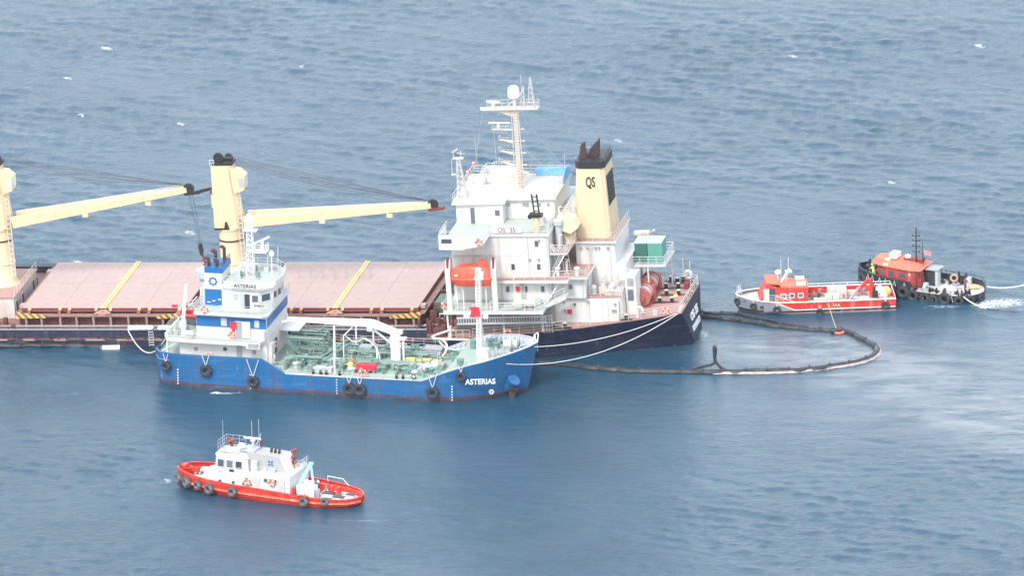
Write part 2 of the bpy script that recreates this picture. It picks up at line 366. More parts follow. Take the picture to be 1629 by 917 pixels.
def tyre(F, loc, n, Rr, label, group, mat=RUB, th=None, rope=0.0, ropemat=ROPE, rn=None):
    th = th or Rr * .34; t = thing('tyre_fender', label, 'fender', F, loc, group); n = Vector(n).normalized()
    g = G(); c = Vector((0, 0, 0)); u = n.cross(Vector((0, 0, 1))).normalized(); v = n.cross(u)
    prof = [(Rr * .42, -th * .55), (Rr * .62, -th * .95), (Rr * .92, -th * .85), (Rr, -th * .5), (Rr, th * .5), (Rr * .92, th * .85), (Rr * .62, th * .95), (Rr * .42, th * .55)]
    vs = []; fs = []; N = 18; M = len(prof)
    for i in range(N):
        a = 2 * math.pi * i / N; d = u * math.cos(a) + v * math.sin(a)
        for (rr, hh) in prof: vs.append(d * rr + n * hh)
    for i in range(N):
        for k in range(M): fs.append((i * M + k, ((i + 1) % N) * M + k, ((i + 1) % N) * M + (k + 1) % M, i * M + (k + 1) % M))
    g.add(vs, fs).obj('tyre', mat, t, True)
    tr = G()
    for i in range(N): a = 2 * math.pi * i / N; d = u * math.cos(a) + v * math.sin(a); tr.beam(d * Rr * 1.0 - n * th * .6, d * Rr * 1.0 + n * th * .6, .07, .09)
    tr.obj('tread', mat, t)
    if rope > 0:
        s_ = u * rope * .35
        gr = G().tube([Vector((0, 0, Rr * .8)) - n*0, Vector((0, 0, Rr + rope)) + s_], .045, 4).tube([Vector((0, 0, Rr * .8)), Vector((0, 0, Rr + rope)) - s_], .045, 4); gr.obj('rope', ropemat, t)
    return t

# ================================================================== BULK CARRIER
cv = thing('bulk_carrier', 'grounded navy blue bulk carrier with pink hatch covers and tall white superstructure', 'cargo ship', C)
def csec(h, zt, hw, zw=-3.6):
    return [(0, -10.5), (hw * .8, -10.3), (hw * .97, -8), (hw, zw), ((hw + h) / 2, (zw + zt) / 2 + .2), (h, zt)]
cdeck = [(-146, .3, 0), (-140, 5.5, 0), (-132, 10.5, 0), (-120, 13.4, 0), (-100, 14, 0), (-60, 14, 0), (-30, 14, 0), (-3, 14, 0), (0, 13.9, 0), (2.2, 13.5, 0), (4.4, 12.9, .02), (10, 11.7, .08), (15.5, 10.3, .25), (21.3, 8.3, .5), (24.2, 7.2, .6), (27.4, 5.9, .72)]
chw = {-146: .1, -140: 4, -132: 9, -120: 13, 4.4: 12.5, 10: 10.4, 15.5: 8.2, 21.3: 5.4, 24.2: 4.2, 27.4: 2.4, 2.2: 13.3, 0: 13.8}
st = [(x, csec(h, z, chw.get(x, h), -3.6 if x < 12 else -4.0)) for x, h, z in cdeck]
x_, s_ = st[-1]; st[-1] = (x_, [(q[0], q[1], 27.4 + (.72 - q[1]) * .13 if q[1] > -6 else 26.5 - (abs(q[1]) - 6) * .9) for q in s_])
hull(st, 'hull', NAVY, cv)
deckplate([(x, h - .03, z - .01) for x, h, z in cdeck if x <= 0], 'deck', paint('grimy_red_deck', (.27, .135, .12), .7, .6, (.2, .16, .14, 1), streak=False), cv, th=.08)
deckplate([(x, h - .03, z - .01) for x, h, z in cdeck if x >= 0], 'poop_deck', PINKD, cv, th=.08)
# bulwark with freeing ports along the holds, both sides
bxs = [-146, -140, -132, -120, -100, -60, -30, -2.2]
def hb(x):
    return np.interp(x, [d[0] for d in cdeck], [d[1] for d in cdeck])
for sg in (-1, 1):
    P = [(x, sg * hb(x)) for x in bxs]
    G().strip(P if sg < 0 else P[::-1], .30, 1.22 if sg < 0 else .42, .10).obj('bulwark', NAVYB, cv)
    g = G()
    for i in range(34): x = -100 + i * 2.9; g.box(x - .18, x + .18, sg * 14 - .10 + (.1 if sg > 0 else 0), sg * 14 + (.10 if sg < 0 else 0), 0, .29)
    g.obj('bulwark_footing', REDOX, cv)
    G().strip(P if sg < 0 else P[::-1], 1.225 if sg < 0 else .425, 1.30 if sg < 0 else .48, .22).obj('bulwark_capping', GREY, cv)
st_me = G().prism([(-13.9, .02), (-13.9, 1.15), (-13.7, 1.15), (-13.1, .02)], 'x', -.04, .04).mesh('bulwark_stay'); st_me.materials.append(DARKRED)
for i in range(45): link('bulwark_stay', st_me, cv, mtx=Matrix.Translation((-90 + i * 1.96, 0, 0)))
# hatches
wheel_me = G().cyl((0, -.16, 0), (0, .06, 0), .2, n=10).mesh('cover_wheel'); wheel_me.materials.append(YEL)
stay_me = G().prism([(-9.46, .02), (-10.35, .02), (-10.25, .5), (-10.3, 1.7), (-9.46, 1.7)], 'x', -.12, .12).mesh('coaming_stay'); stay_me.materials.append(paint('grimy_stay_paint', (.40, .30, .28), .7, .6, (.2, .12, .1, 1)))
brk = G().prism([(-9.32, 1.82), (-9.75, 1.82), (-9.32, 2.3)], 'x', -.2, .2).mesh('cover_bracket'); brk.materials.append(REDOX)
for hx0, hx1 in ((-111.5, -91), (-82.4, -62.0), (-53.4, -33.0), (-24.6, -4.2)):
    mid = (hx0 + hx1) / 2
    co = G()
    for sg in (-1, 1):
        co.box(hx0 - .3, hx1 + .3, sg * 9.4 - .08, sg * 9.4 + .08, -.02, 1.7)
    co.box(hx0 - .3, hx0 - .14, -9.31, 9.31, -.02, 1.69).box(hx1 + .14, hx1 + .3, -9.31, 9.31, -.02, 1.69)
    co.obj('hatch_coaming', DARKRED, cv)
    fl = G()
    for sg in (-1, 1): fl.box(hx0 - .5, hx1 + .5, min(sg * 9.3, sg * 10.35), max(sg * 9.3, sg * 10.35), 1.71, 1.83)
    fl.box(hx0 - .8, hx0, -9.29, 9.29, 1.71, 1.82).box(hx1, hx1 + .8, -9.29, 9.29, 1.71, 1.82)
    fl.obj('coaming_flange', paint('grimy_flange_paint', (.26, .15, .13), .7, .6, (.34, .27, .24, 1)), cv)
    for i in range(10):
        x = hx0 + .6 + i * (hx1 - hx0 - 1.0) / 9
        link('coaming_stay', stay_me, cv, mtx=Matrix.Translation((x + rnd.uniform(-.12, .12), 0, 0)))
    pw = (hx1 - hx0) / 4
    for k in range(4):
        a, b = hx0 + k * pw + .01, 0
        if ('cp', round(pw, 2)) not in _c:
            n_ = 9; g = G()
            g.hexa([(0, -9.1, .62), (pw - .022, -9.1, .62), (pw - .022, 9.1, .62), (0, 9.1, .62), (0, -9.1, 1.13), (pw - .022, -9.1, 1.13), (pw - .022, 9.1, 1.13), (0, 9.1, 1.13)])
            g.box(.03, pw - .05, .92, .98, 1.128, 1.138)
            g.box(.4, pw - .46, -9.15, -9.1, .66, .74)
            for q in range(3): g.box(1 + q * 1.4, 1.08 + q * 1.4, -9.16, -9.1, .64, 1.1)
            me = g.mesh('cover_panel'); me.materials.append(PINK); me.materials.append(REDOX)
            for p in me.polygons:
                if p.normal.z < .5: p.material_index = 1
            _c['cp', round(pw, 2)] = me
        link('cover_panel', _c['cp', round(pw, 2)], cv, mtx=Matrix.Translation((a, 0, 1.32)))
    G().box(mid - .31, mid - .03, -9.3, 9.25, 2.455, 2.56).box(mid + .03, mid + .31, -9.3, 9.25, 2.455, 2.54).obj('cover_joint', YEL, cv)
    sm = G().beam((mid - .9, -9.9, 1.95), (mid, -9.3, 2.25), .5, .1).beam((mid + .9, -9.9, 1.95), (mid + .1, -9.3, 2.25), .5, .1).box(mid - .5, mid + .5, -10.1, -9.4, 1.84, 2.1); sm.obj('folding_gear', PINKD, cv)
    for fx in (-9.2, -5.4, -4.2, -.9, .9, 4.5, 5.8, 9.5):
        link('cover_wheel', wheel_me, cv, mtx=Matrix.Translation((mid + fx, -9.2, 2.33)))
        if abs(fx) > 1: link('cover_bracket', brk, cv, mtx=Matrix.Translation((mid + fx - .05, 0, 0)))
    for sg in (-1, 1):
        x0 = mid + sg * 10.7; x1 = mid + sg * 6.9; a, b = sorted((x0, x1)); hi, lo = (2.35, 1.84)
        za = hi if sg < 0 else lo; zb = lo + .1 if sg < 0 else hi
        G().hexa([(a, -10.42, 1.5), (b, -10.42, 1.6), (b, -10.36, 1.6), (a, -10.36, 1.5), (a, -10.42, za), (b, -10.42, zb), (b, -10.36, zb), (a, -10.36, za)]).obj('hazard_board', HAZ, cv)
    # end trestles of the cover (steps seen at the panel ends)
    for xx in (hx0 - .62, hx1 + .02):
        for y_ in (-7.9, 5.6): G().box(xx, xx + .6, y_, y_ + 1, 2.0, 2.4).obj('cover_lug', PINK, cv)
g = G()
for z, y in ((.55, -10.9), (.85, -11.2), (.25, -12.4)): g.tube([(-112, y, z), (-3, y, z)], .09, 6)
g.obj('deck_pipe', paint('grimy_pipe_paint', (.38, .34, .33), .6, .6), cv)
# clutter strewn along the side deck
g = G()
for i in range(46):
    x = rnd.uniform(-60, -3); y = rnd.uniform(-13.4, -11.6); s_ = rnd.uniform(.1, .35); g.box(x - s_ * 1.6, x + s_ * 1.6, y - s_, y + s_, 0, s_ * rnd.uniform(.6, 2))
g.obj('deck_clutter', paint('rusty_clutter', (.30, .22, .19), .8, .6), cv, kind='stuff')

# mast houses and cross decks
for mx in (-86.7, -57.9, -28.9):
    G().box(mx - 2.6, mx + 2.6, -5.6, 5.6, 0, 2.6).obj('mast_house', WHITED, cv)
    G().box(mx - 2.75, mx + 2.75, -5.75, 5.75, 2.605, 2.72).obj('mast_house_roof', PINKD, cv)
    g = G().rail([(mx + 2.65, -5.6, 2.72), (mx + 2.65, 5.6, 2.72)], .9, 2).rail([(mx - 2.65, -5.6, 2.72), (mx - 2.65, 5.6, 2.72)], .9, 2)
    g.obj('railing', WHITED, cv)
    for yy in (-4.6, -1.6, 3.6): door(cv, (mx + 2.6, yy, .1), (0, 1, 0), (1, 0, 0), .8, 1.8, REDOX)
    g = G()
    for k in range(5):
        g.cyl((mx - 2 + k, 7.3 + .9 * (k % 2), .0), (mx - 2 + k, 7.3 + .9 * (k % 2), 1.1), .22, n=8).box(mx - 2.2 + k, mx - 1.7 + k, -8.5, -7.9, 0, .9)
    g.obj('cross_deck_fitting', DARKRED, cv)
    G().box(mx - 3.6, mx + 3.9, 12.6, 13.9, .0, .8).obj('far_bulwark_block', NAVYB, cv)
    if mx > -40: G().box(mx + 1, mx + 2.4, 8.6, 8.75, 1.4, 2.3).obj('hazard_board', HAZ, cv)
    # crane
    cr_ = bpy.data.objects.new('deck_crane', None); col.objects.link(cr_); cr_.parent = cv; cr_.location = (mx, 0, 0)
    G().lathe([(2.0, 2.7), (1.55, 3.4), (1.5, 10.0)], n=24).obj('tower', CREAM, cr_, True)
    G().lathe([(1.62, 8.35), (1.62, 8.5)], n=24).obj('tower_ring', BLACK, cr_, True)
    g = G()
    b_ = [(-1.7, -1.35), (1.2, -1.35), (1.75, -.7), (1.75, .7), (1.2, 1.35), (-1.7, 1.35)]
    t_ = [(-1.5, -1.2), (.6, -1.2), (1.05, -.6), (1.05, .6), (.6, 1.2), (-1.5, 1.2)]
    g.add([(x, y, 10.0) for x, y in b_] + [(x - .15, y, 17.9) for x, y in t_], [(5, 4, 3, 2, 1, 0), (6, 7, 8, 9, 10, 11)] + [(i, (i + 1) % 6, 6 + (i + 1) % 6, 6 + i) for i in range(6)])
    g.obj('crane_housing', CREAM, cr_)
    G().box(-1.75, -.2, -1.42, 1.42, 9.86, 10.1).prism([(-.5, 9.9), (.2, 9.9), (-.1, 10.9), (-.3, 10.9)], 'y', -1.5, -1.36).obj('slewing_skirt', BLACK, cr_)
    g = G().prism([(1.0, 14.4), (2.35, 14.9), (2.5, 16.6), (1.7, 17.3), (.7, 17.4)], 'y', -1.3, .4); cb = g.obj('operator_cab', CREAM, cr_)
    G().box(1.75, 2.3, -1.34, -1.28, 15.3, 16.4).obj('cab_window', GLASSP, cb)
    G().box(2.44, 2.5, -1.0, .2, 15.3, 16.4).obj('cab_window', GLASSP, cb)
    G().box(-1.9, -1.55, -1.1, -.1, 12.6, 14.2).obj('electrical_cabinet', CREAM, cr_)
    G().rail([(-1.75, -1.2, 17.9), (-1.2, -1.25, 17.9)], .8, 2).ladder((1.7, -1.4, 4), (1.55, -1.5, 14.3), .5, .04, 16, (1, 0, 0)).obj('ladder', WHITED, cr_)
    g = G(); g.torus((-.75, -.55, 18.75), (.15, 1, 0), .55, .16, 16, 6).cyl((-.75, -.8, 18.75), (-.75, -.3, 18.75), .45, n=12).torus((.3, .5, 18.5), (0, 1, 0), .42, .14, 14, 6).cyl((.3, .3, 18.5), (.3, .8, 18.5), .35, n=10)
    g.box(-1.5, 1.0, -1.0, 1.0, 17.95, 18.25).cyl((-1.2, .4, 18.4), (.8, .4, 18.4), .3, n=8); g.obj('top_sheave', BLACK, cr_)
    g = G()
    dz = {-57.9: 3.0, -28.9: 1.1, -86.7: 1.1}[mx]; root = Vector((2.0, 0, 10.85)); tip = Vector((25.1, 0, 11.45 + dz)) if mx > -50 else Vector((23.9, 0, 11.65 + dz))
    jb = bpy.data.objects.new
    for sg in (-1, 1):
        g.beam(root + Vector((0, sg * 1.25, 0)), tip + Vector((0, sg * .3, 0)), .5, 1.35, .34, .62)
    for k in range(9):
        t = (k + .5) / 9; c_ = root.lerp(tip, t); hw = 1.25 + (.3 - 1.25) * t; g.beam(c_ + Vector((0, -hw, 0)), c_ + Vector((0, hw, 0)), .3, .3)
    a0, a1 = root + Vector((1, 0, .35)), tip + Vector((-1.5, 0, .1)); g.beam(a0, a1, 2.1, .06, .5, .06)
    jib = g.obj('jib', CREAM, cr_)
    g = G(); q0, q1 = root + Vector((.5, 1.1, .75)), tip + Vector((-1, .2, .38)); g.tube([q0, q1], .05, 4)
    for k in range(12): c_ = q0.lerp(q1, k / 11); g.box(c_.x - .04, c_.x + .04, c_.y - .04, c_.y + .04, c_.z - .25, c_.z)
    g.obj('jib_hose_rail', LGREY, jib)
    g = G()
    for k in range(11): c_ = root.lerp(tip, (k + 1) / 12); hh = 1.35 + (.62 - 1.35) * (k + 1) / 12; yy = 1.25 + (.3 - 1.25) * (k + 1) / 12 + .26; g.box(c_.x - .05, c_.x + .05, -yy - .03, -yy + .02, c_.z - hh * .46, c_.z + hh * .46)
    g.obj('jib_stiffener', CREAM, jib)
    for zz in (5.4, 9.75): G().lathe([(1.56 + (10 - zz) * .006, zz), (1.62 + (10 - zz) * .006, zz + .02), (1.62, zz + .12), (1.55, zz + .14)], n=24).obj('tower_flange', CREAM, cr_)
    g = G()
    for k in (.42, .78): c_ = root.lerp(tip, k); G().box(c_.x - .35, c_.x + .35, -1.6 + k, -1.2 + k, c_.z - .95, c_.z - .5).obj('jib_lamp', CREAM, jib)
    g = G().cyl(tip + Vector((.2, -.28, .1)), tip + Vector((.2, .28, .1)), .6, n=18).torus(tip + Vector((.2, 0, .1)), (0, 1, 0), .56, .12, 18, 6); g.obj('jib_sheave', BLACK, jib, True)
    G().prism([(tip.x - .5, tip.z - .3), (tip.x - .3, tip.z - .75), (tip.x + (1.6), tip.z - .55 + .02), (tip.x + 1.6, tip.z - .2)], 'y', -.3, .3).obj('jib_head', REDOX if mx > -50 else BLACK, jib)
    g = G()
    top = Vector((.4, 0, 18.7))
    for k, yy in enumerate((-.7, -.35, 0, .3, .6)):
        q = tip + Vector((-.1 - .2 * k, yy * .35, .55 + .1 * (k % 2)))
        g.tube(bez(top + Vector((.1, yy, -.36 * k + .5)), q, .02 + .16 * k, 14), .03, 4)
    g.obj('luffing_rope', WIRE, cr_)
    if mx < -50:
        g = G()
        h0 = tip + Vector((.45, 0, -.2)); h1 = Vector((25.0, 0, 6.6 + .2))
        g.tube([h0 + Vector((-.35, 0, 0)), h1 + Vector((-.08, 0, .9))], .028, 4).tube([h0 + Vector((.1, .1, 0)), h1 + Vector((.12, 0, .9))], .028, 4)
        if mx > -60:
            g.obj('hoist_rope', WIRE, cr_)
            hk = G().prism([(24.8, 7.7), (25.15, 7.8), (25.35, 6.9), (25.2, 6.2), (24.95, 6.3), (24.8, 7.0)], 'y', -.2, .2).obj('hook_block', BLACK, cr_)
            G().tube([(25.2, 0, 6.3), (25.3, 0, 5.7), (25.6, 0, 5.4), (25.5, 0, 5.0), (25.2, 0, 5.05)], .13, 6).tube([(25.2, 0, 5.8), (25.7, 0, 4.6)], .09, 5).obj('hook', REDOX, hk)
            G().beam(tip + Vector((1.2, 0, -.35)), (27.4, 0, 14.85), .35, .35).obj('jib_rest_arm', BLACK, cr_)
            G().box(27.2, 28.2, -1, -.2, 13.7, 14.3).box(26.9, 27.6, -.8, .2, 14.3, 14.7).obj('jib_rest_bracket', REDOX, cr_)
G().rail([(-21.5, 2.2, 2.46), (-12.6, 2.2, 2.46)], 1.5, 2, 1.6, .035).rail([(-21.5, 2.9, 2.46), (-12.6, 2.9, 2.46)], 1.5, 2, 1.6, .03).obj('hatch_cage', GREY, cv)

# ------------------------------------------------ superstructure
def plates(x0, x1, y, z0, z1, w_=1.42, parent=cv, skip=()):
    """separate shell plates welded on a wall facing -y"""
    n = max(1, round((x1 - x0) / w_)); pw = (x1 - x0) / n; k = ('pl', round(pw, 3), round(z1 - z0, 2))
    if k not in _c:
        me = G().box(.012, pw - .012, -.035, 0, .012, z1 - z0 - .012).mesh('wall_plate'); me.materials.append(WHITE); _c[k] = me
    for i in range(n): link('wall_plate', _c[k], parent, mtx=Matrix.Translation((x0 + i * pw, y, z0)))
def slab(x0, x1, y0, y1, z, th=.32, name='deck_slab', top=PINKD):
    G().box(x0, x1, y0, y1, z - th, z - .03).obj(name, WHITE, cv); G().box(x0 + .12, x1 - .12, y0 + .12, y1 - .12, z - .028, z).obj('deck_covering', top, cv)
# main-deck house and A deck
G().box(.6, 12.4, -10.0, 10.0, 0, 3.18).obj('deckhouse', paint('shaded_house_paint', (.30, .27, .27), .6, .4), cv)  # shade of the recess under the boat deck is put into this wall colour
slab(0, 12.2, -13.95, 13.95, 3.52, .36, top=GREEND)
G().prism([(12.2, 3.2), (14.6, 4.3), (14.6, 4.6), (12.2, 3.5)], 'y', -11.6, -9.8).obj('deck_slab_ramp', WHITE, cv)
G().prism([(12.2, -9.9), (12.2, -8.0), (20.4, -7.6), (20.4, 7.6), (12.2, 9.9)][0:5], 'z', .1, 3.3).obj('engine_house', WHITE, cv)
G().prism([(12.15, -8.1), (20.45, -7.7), (20.45, 7.6), (12.15, 8)], 'z', 3.3, 3.42).obj('engine_house_deck', PINKD, cv)
plates(12.4, 20.2, -8.02, .25, 3.25, 1.9)
# accommodation block
G().box(.5, 12.4, -9.5, 9.5, 3.53, 11.56).obj('accommodation_block', WHITE, cv)
for z0, z1 in ((3.55, 6.2), (6.5, 9.1), (9.12, 11.5)): plates(.6, 12.3, -9.51, z0, z1)
slab(.4, 14.8, -10.9, -9.55, 6.42, .34, 'side_walkway')
# B-deck extension, aft
G().box(12.41, 16.4, -8.6, 8.6, 3.43, 6.1).obj('engine_house_upper', WHITE, cv)
plates(12.5, 16.3, -8.61, 3.5, 6.05, 1.3)
slab(12.41, 16.9, -9.5, 8.8, 6.42, .32, 'aft_walkway')
# funnel casing
G().box(14.6, 19.4, -4.3, 4.3, 3.43, 9.1).obj('funnel_casing', WHITE, cv)
G().box(19.4, 20.6, -4.3, 4.3, 3.43, 6.4).obj('casing_step', WHITE, cv)
plates(14.7, 19.3, -4.31, 3.5, 6.2, 1.15); plates(14.7, 19.3, -4.31, 6.25, 9.05, 1.15)
slab(13.6, 19.6, -4.7, 4.7, 9.38, .26, 'casing_deck')
G().rail([(14.2, -4.6, 9.38), (19.5, -4.6, 9.38), (19.5, 4.6, 9.38)], 1.05, 3, 1.3).obj('railing', WHITED, cv)
# funnel
def taper(x0, x1, y0, y1, z0, X0, X1, Y0, Y1, z1, nm, m_, par=cv, cut=.5):
    c_ = cut
    lo = [(x0 + c_, y0), (x1 - c_, y0), (x1, y0 + c_), (x1, y1 - c_), (x1 - c_, y1), (x0 + c_, y1), (x0, y1 - c_), (x0, y0 + c_)]
    hi = [(X0 + c_, Y0), (X1 - c_, Y0), (X1, Y0 + c_), (X1, Y1 - c_), (X1 - c_, Y1), (X0 + c_, Y1), (X0, Y1 - c_), (X0, Y0 + c_)]
    return G().add([(a, b, z0) for a, b in lo] + [(a, b, z1) for a, b in hi], [tuple(range(8))[::-1], tuple(range(8, 16))] + [(i, (i + 1) % 8, 8 + (i + 1) % 8, 8 + i) for i in range(8)]).obj(nm, m_, par, False)
fu = taper(14.2, 18.7, -3.3, 2.9, 9.39, 14.9, 18.35, -2.9, 2.5, 18.0, 'funnel', CREAM)
taper(14.83, 18.45, -3.0, 2.6, 18.0, 14.83, 18.45, -3.0, 2.6, 18.85, 'funnel_top', BLACK, fu)
g = G()
g.cyl((15.9, -1.2, 18.8), (15.6, -1.2, 19.9), .34, .3, 10).cyl((16.7, .4, 18.8), (17.0, .4, 20.0), .45, .4, 10).prism([(16.0, 18.8), (17.3, 18.8), (17.5, 20.9), (17.2, 20.7), (16.4, 19.8)], 'y', -.9, .3).prism([(15.1, 18.8), (16.0, 18.8), (15.95, 20.9), (15.6, 20.8), (15.3, 19.6)], 'y', -1.8, -1.2).cyl((15.2, .8, 18.8), (15.0, .8, 19.7), .25, n=8)
g.obj('exhaust_pipe', SOOT, fu)
G().rail([(16.9, -2.7, 18.85), (18.2, -2.7, 18.85), (18.2, 2.3, 18.85)], .25, 1, 1).obj('railing', BLACK, fu)
g = G()
for k in range(9): z = 13.1 + k * .42; q = 18.7 - .35 * (z - 9.4) / 8.6; g.box(q - .02, q + .09, -2.1, 1.6, z, z + .3)
g.obj('funnel_louvre', BLACK, fu)
text('QS', 1.75, INK, fu, (16.65, -3.07, 15.75), (1, 0, 0), (0, -1, .05), sx=.52, bold=.03)
# cream intake cowl beside funnel
cw = G().prism([(12.9, 11.9), (13.7, 11.2), (14.6, 10.9), (15.5, 11.6), (15.0, 12.7), (13.9, 13.1), (13.0, 13.0)], 'y', -6.5, -4.4).obj('intake_cowl', PYEL, cv)
G().hexa([(14.66, -6.3, 10.9), (15.5, -6.3, 11.56), (15.5, -4.6, 11.56), (14.66, -4.6, 10.9), (14.68, -6.3, 10.82), (15.56, -6.3, 11.5), (15.56, -4.6, 11.5), (14.68, -4.6, 10.82)]).obj('cowl_grille', REDOX, cw)
G().box(13.2, 14.8, -5.6, -4.3, 9.4, 11.6).obj('intake_trunk', CREAM, cv)
# aft lower house with dark doorway, next to the winches
G().box(20.61, 21.9, -5.6, -2.6, .4, 5.2).obj('stair_house', WHITE, cv)
G().box(18.5, 20.55, -7.4, -5.2, .35, 3.9).obj('aft_locker', WHITED, cv)
G().box(20.9, 21.6, -5.65, -5.6, 2.2, 3.6).obj('doorway', GLASS, cv)
g = G()
for k in range(6): g.box(20.9, 21.7, -5.66, -5.6, 4.05 + k * .17, 4.15 + k * .17)
g.obj('louvre', GREY, cv)
G().box(13.9, 14.45, -8.22, -8.04, 1.35, 1.9).obj('fire_cabinet', REDC, cv)

# bridge deck
G().box(.3, 12.6, -9.75, 9.75, 11.58, 11.87).obj('bridge_deck_slab', WHITE, cv)
G().box(.45, 12.45, -9.6, 9.6, 11.872, 11.9).obj('deck_covering', GREEND, cv)
for sg in (-1, 1):
    ya, yb = (-13.95, -9.76) if sg < 0 else (9.76, 13.95); yo = -13.95 if sg < 0 else 13.95
    G().prism([(.1, 11.5), (3.0, 11.35), (5.4, 11.7), (5.4, 11.87), (.1, 11.87)], 'y', ya, yb).obj('bridge_wing', WHITE, cv)
    G().box(.2, 5.2, ya + .1, yb, 11.873, 11.895).obj('deck_covering', GREEND, cv)
    P = [(.15, sg * 9.8), (.15, yo), (3.2, yo)]
    G().strip(P if sg > 0 else P[::-1], [11.3] * 3, [13.1] * 3, .1).obj('wing_parapet', WHITE, cv)
    G().hexa([(3.2, yo - .06, 11.4), (5.4, yo - .06, 11.7), (5.4, yo + .06, 11.7), (3.2, yo + .06, 11.4), (3.2, yo - .06, 13.1), (5.4, yo - .06, 12.3), (5.4, yo + .06, 12.3), (3.2, yo + .06, 13.1)]).obj('wing_parapet', WHITE, cv)
    G().rail([(3.2, yo, 13.1), (.2, yo, 13.1), (.2, sg * 9.6, 13.1)], .45, 1, 1.2).obj('railing', WHITED, cv)
G().box(.4, 1.9, -14.03, -13.96, 12.1, 12.65).obj('wing_slot', GLASS, cv)
G().add([(4.25, -13.99, 11.9), (5.3, -13.99, 12.0), (5.3, -13.99, 12.75)], [(0, 1, 2)]).obj('wing_opening', GREY, cv)
g = G().rail([(5.3, -13.7, 11.9), (5.3, -9.7, 11.9), (12.5, -9.7, 11.9), (12.5, -4, 11.9)], 1.1, 3, 1.2); g.obj('railing', WHITED, cv)
G().box(5.7, 9.3, -9.82, -9.76, 12.1, 12.85).obj('name_board', WHITE, cv); text('OS  35', .8, INKR, cv, (7.5, -9.84, 12.2), (1, 0, 0), (0, -1, 0), label='dark red letters on the bridge wing name board')
# wheelhouse
G().box(.5, 6.2, -5.5, 5.5, 11.91, 14.4).obj('wheelhouse', WHITE, cv)
G().box(6.21, 12.2, -3.6, 5.4, 11.91, 14.39).obj('chart_house', WHITE, cv)
plates(6.4, 12.1, -3.61, 11.95, 14.35, 1.14)
G().prism([(.1, -6.1), (6.6, -5.75), (6.6, -4.2), (12.5, -4.0), (12.5, 5.9), (.1, 5.9)], 'z', 14.4, 14.68).obj('wheelhouse_roof', ROOFW, cv)
for x, gl in ((1.25, GLASSP), (3.35, GLASSP), (4.45, GLASSP), (5.85 - .3, GLASS)): window(cv, (x, -5.5, 13.25), (1, 0, 0), (0, -1, 0), .72 if x < 5 else .6, .75, WHITE, gl)
G().box(2.25, 2.75, -5.56, -5.5, 11.95, 13.9).obj('doorway', GLASS, cv)
for x in np.arange(-4.2, 4.6, 1.3): window(cv, (.5, x, 13.25), (0, 1, 0), (-1, 0, 0), .9, .8)
# side windows of the accommodation
wy = -9.545
for x, z in ((3.9, 10.6), (11.0, 10.65), (4.6, 7.75), (7.95, 7.75), (11.1, 7.75), (2.0, 7.75), (7.1, 4.95), (9.3, 4.95), (11.4, 4.95)):
    window(cv, (x, wy, z), (1, 0, 0), (0, -1, 0), .42, .72, WHITED, GLASS, simple=True)
for x in (2.6, 5.7): door(cv, (x, wy, 3.6), (1, 0, 0), (0, -1, 0), .8, 1.85, WHITED)
window(cv, (14.6, -8.65, 4.95), (1, 0, 0), (0, -1, 0), .42, .6, WHITED, GLASS)
G().box(8.15, 8.55, -9.75, wy - .01, 4.7, 5.25).obj('fire_cabinet', REDC, cv)
# windows on after faces
for y in (-7, -3.5, 3, 6.5):
    for z in (7.75, 10.6): window(cv, (12.4, y, z), (0, 1, 0), (1, 0, 0), .42, .7, WHITED, GLASS)
G().box(12.41, 12.5, -8.9, -7.6, 6.45, 9.0).obj('recessed_doorway', GREY, cv)
# columns under the boat deck
for x, z0 in ((.4, 0), (6.9, 0), (11.4, .1)):
    yo = -(float(hb(x)) - .25); G().box(x - .1, x + .1, yo - .1, yo + .1, z0, 3.15).obj('column', WHITE, cv)
G().box(.4, .8, -13.9, -13.3, 0, 1.6).rail([(.5, -13.8, 0), (3, -13.6, 0)], 1.1, 2, 1).obj('side_gate', WHITED, cv)
g = G().rail([(x, -(float(hb(x)) - .15), 0 + z) for x, z in ((3.2, 0), (7, .05), (12, .1), (15.5, .25), (21.3, .5), (24.2, .6), (27.1, .7))], 1.05, 3, 1.5, .03)
g.rail([(x, (float(hb(x)) - .15), 0 + z) for x, z in ((3.2, 0), (7, .05), (12, .1), (15.5, .25), (21.3, .5), (24.2, .6), (27.1, .7))], 1.05, 3, 1.5, .03).rail([(27.2, -5.7, .7), (27.2, 5.7, .7)], 1.05, 3, 1.1)
g.obj('railing', WHITED, cv)
g = G().rail([(0.05, -9.8, 3.52), (.05, -13.85, 3.52)], 1.05, 3, 1.2).rail([(6.4, -13.85, 3.52), (11.2, -13.85, 3.52), (14.4, -11.4, 4.6)], 1.05, 3, 1.2).rail([(1.5, -13.85, 3.52), (5.8, -13.85, 3.52)], 1.0, 2, 1.1)
g.obj('railing', WHITE, cv)
g = G().rail([(7, -10.85, 6.42), (16.8, -10.0, 6.42), (16.8, -8.7, 6.42)], 1.0, 3, 1.2).rail([(12.3, -7.9, 3.42), (20.3, -7.6, 3.42), (20.3, -4.4, 3.42)], 1.0, 3, 1.2).rail([(20.7, -5.5, 5.2), (21.8, -5.5, 5.2), (21.8, -2.7, 5.2)], 1.0, 2, 1.0)
g.obj('railing', WHITED, cv)
# stowed accommodation ladder
g = G().beam((1.6, -13.9, 1.95), (12.1, -11.75, 1.45), .08, .2).beam((1.6, -13.9, 2.7), (12.1, -11.75, 2.2), .08, .2)
for i in range(34):
    t = (i + .5) / 34; g.box(1.6 + 10.5 * t - .05, 1.6 + 10.5 * t + .05, -13.9 + 2.15 * t - .05, -13.9 + 2.15 * t + .05, 1.98 - .5 * t, 2.68 - .5 * t)
g.obj('accommodation_ladder', LGREY, cv)
G().rail([(11.7, -11.8, .1), (12.7, -11.6, .1)], 2.2, 5, .3, .03).obj('ladder_platform', LGREY, cv)
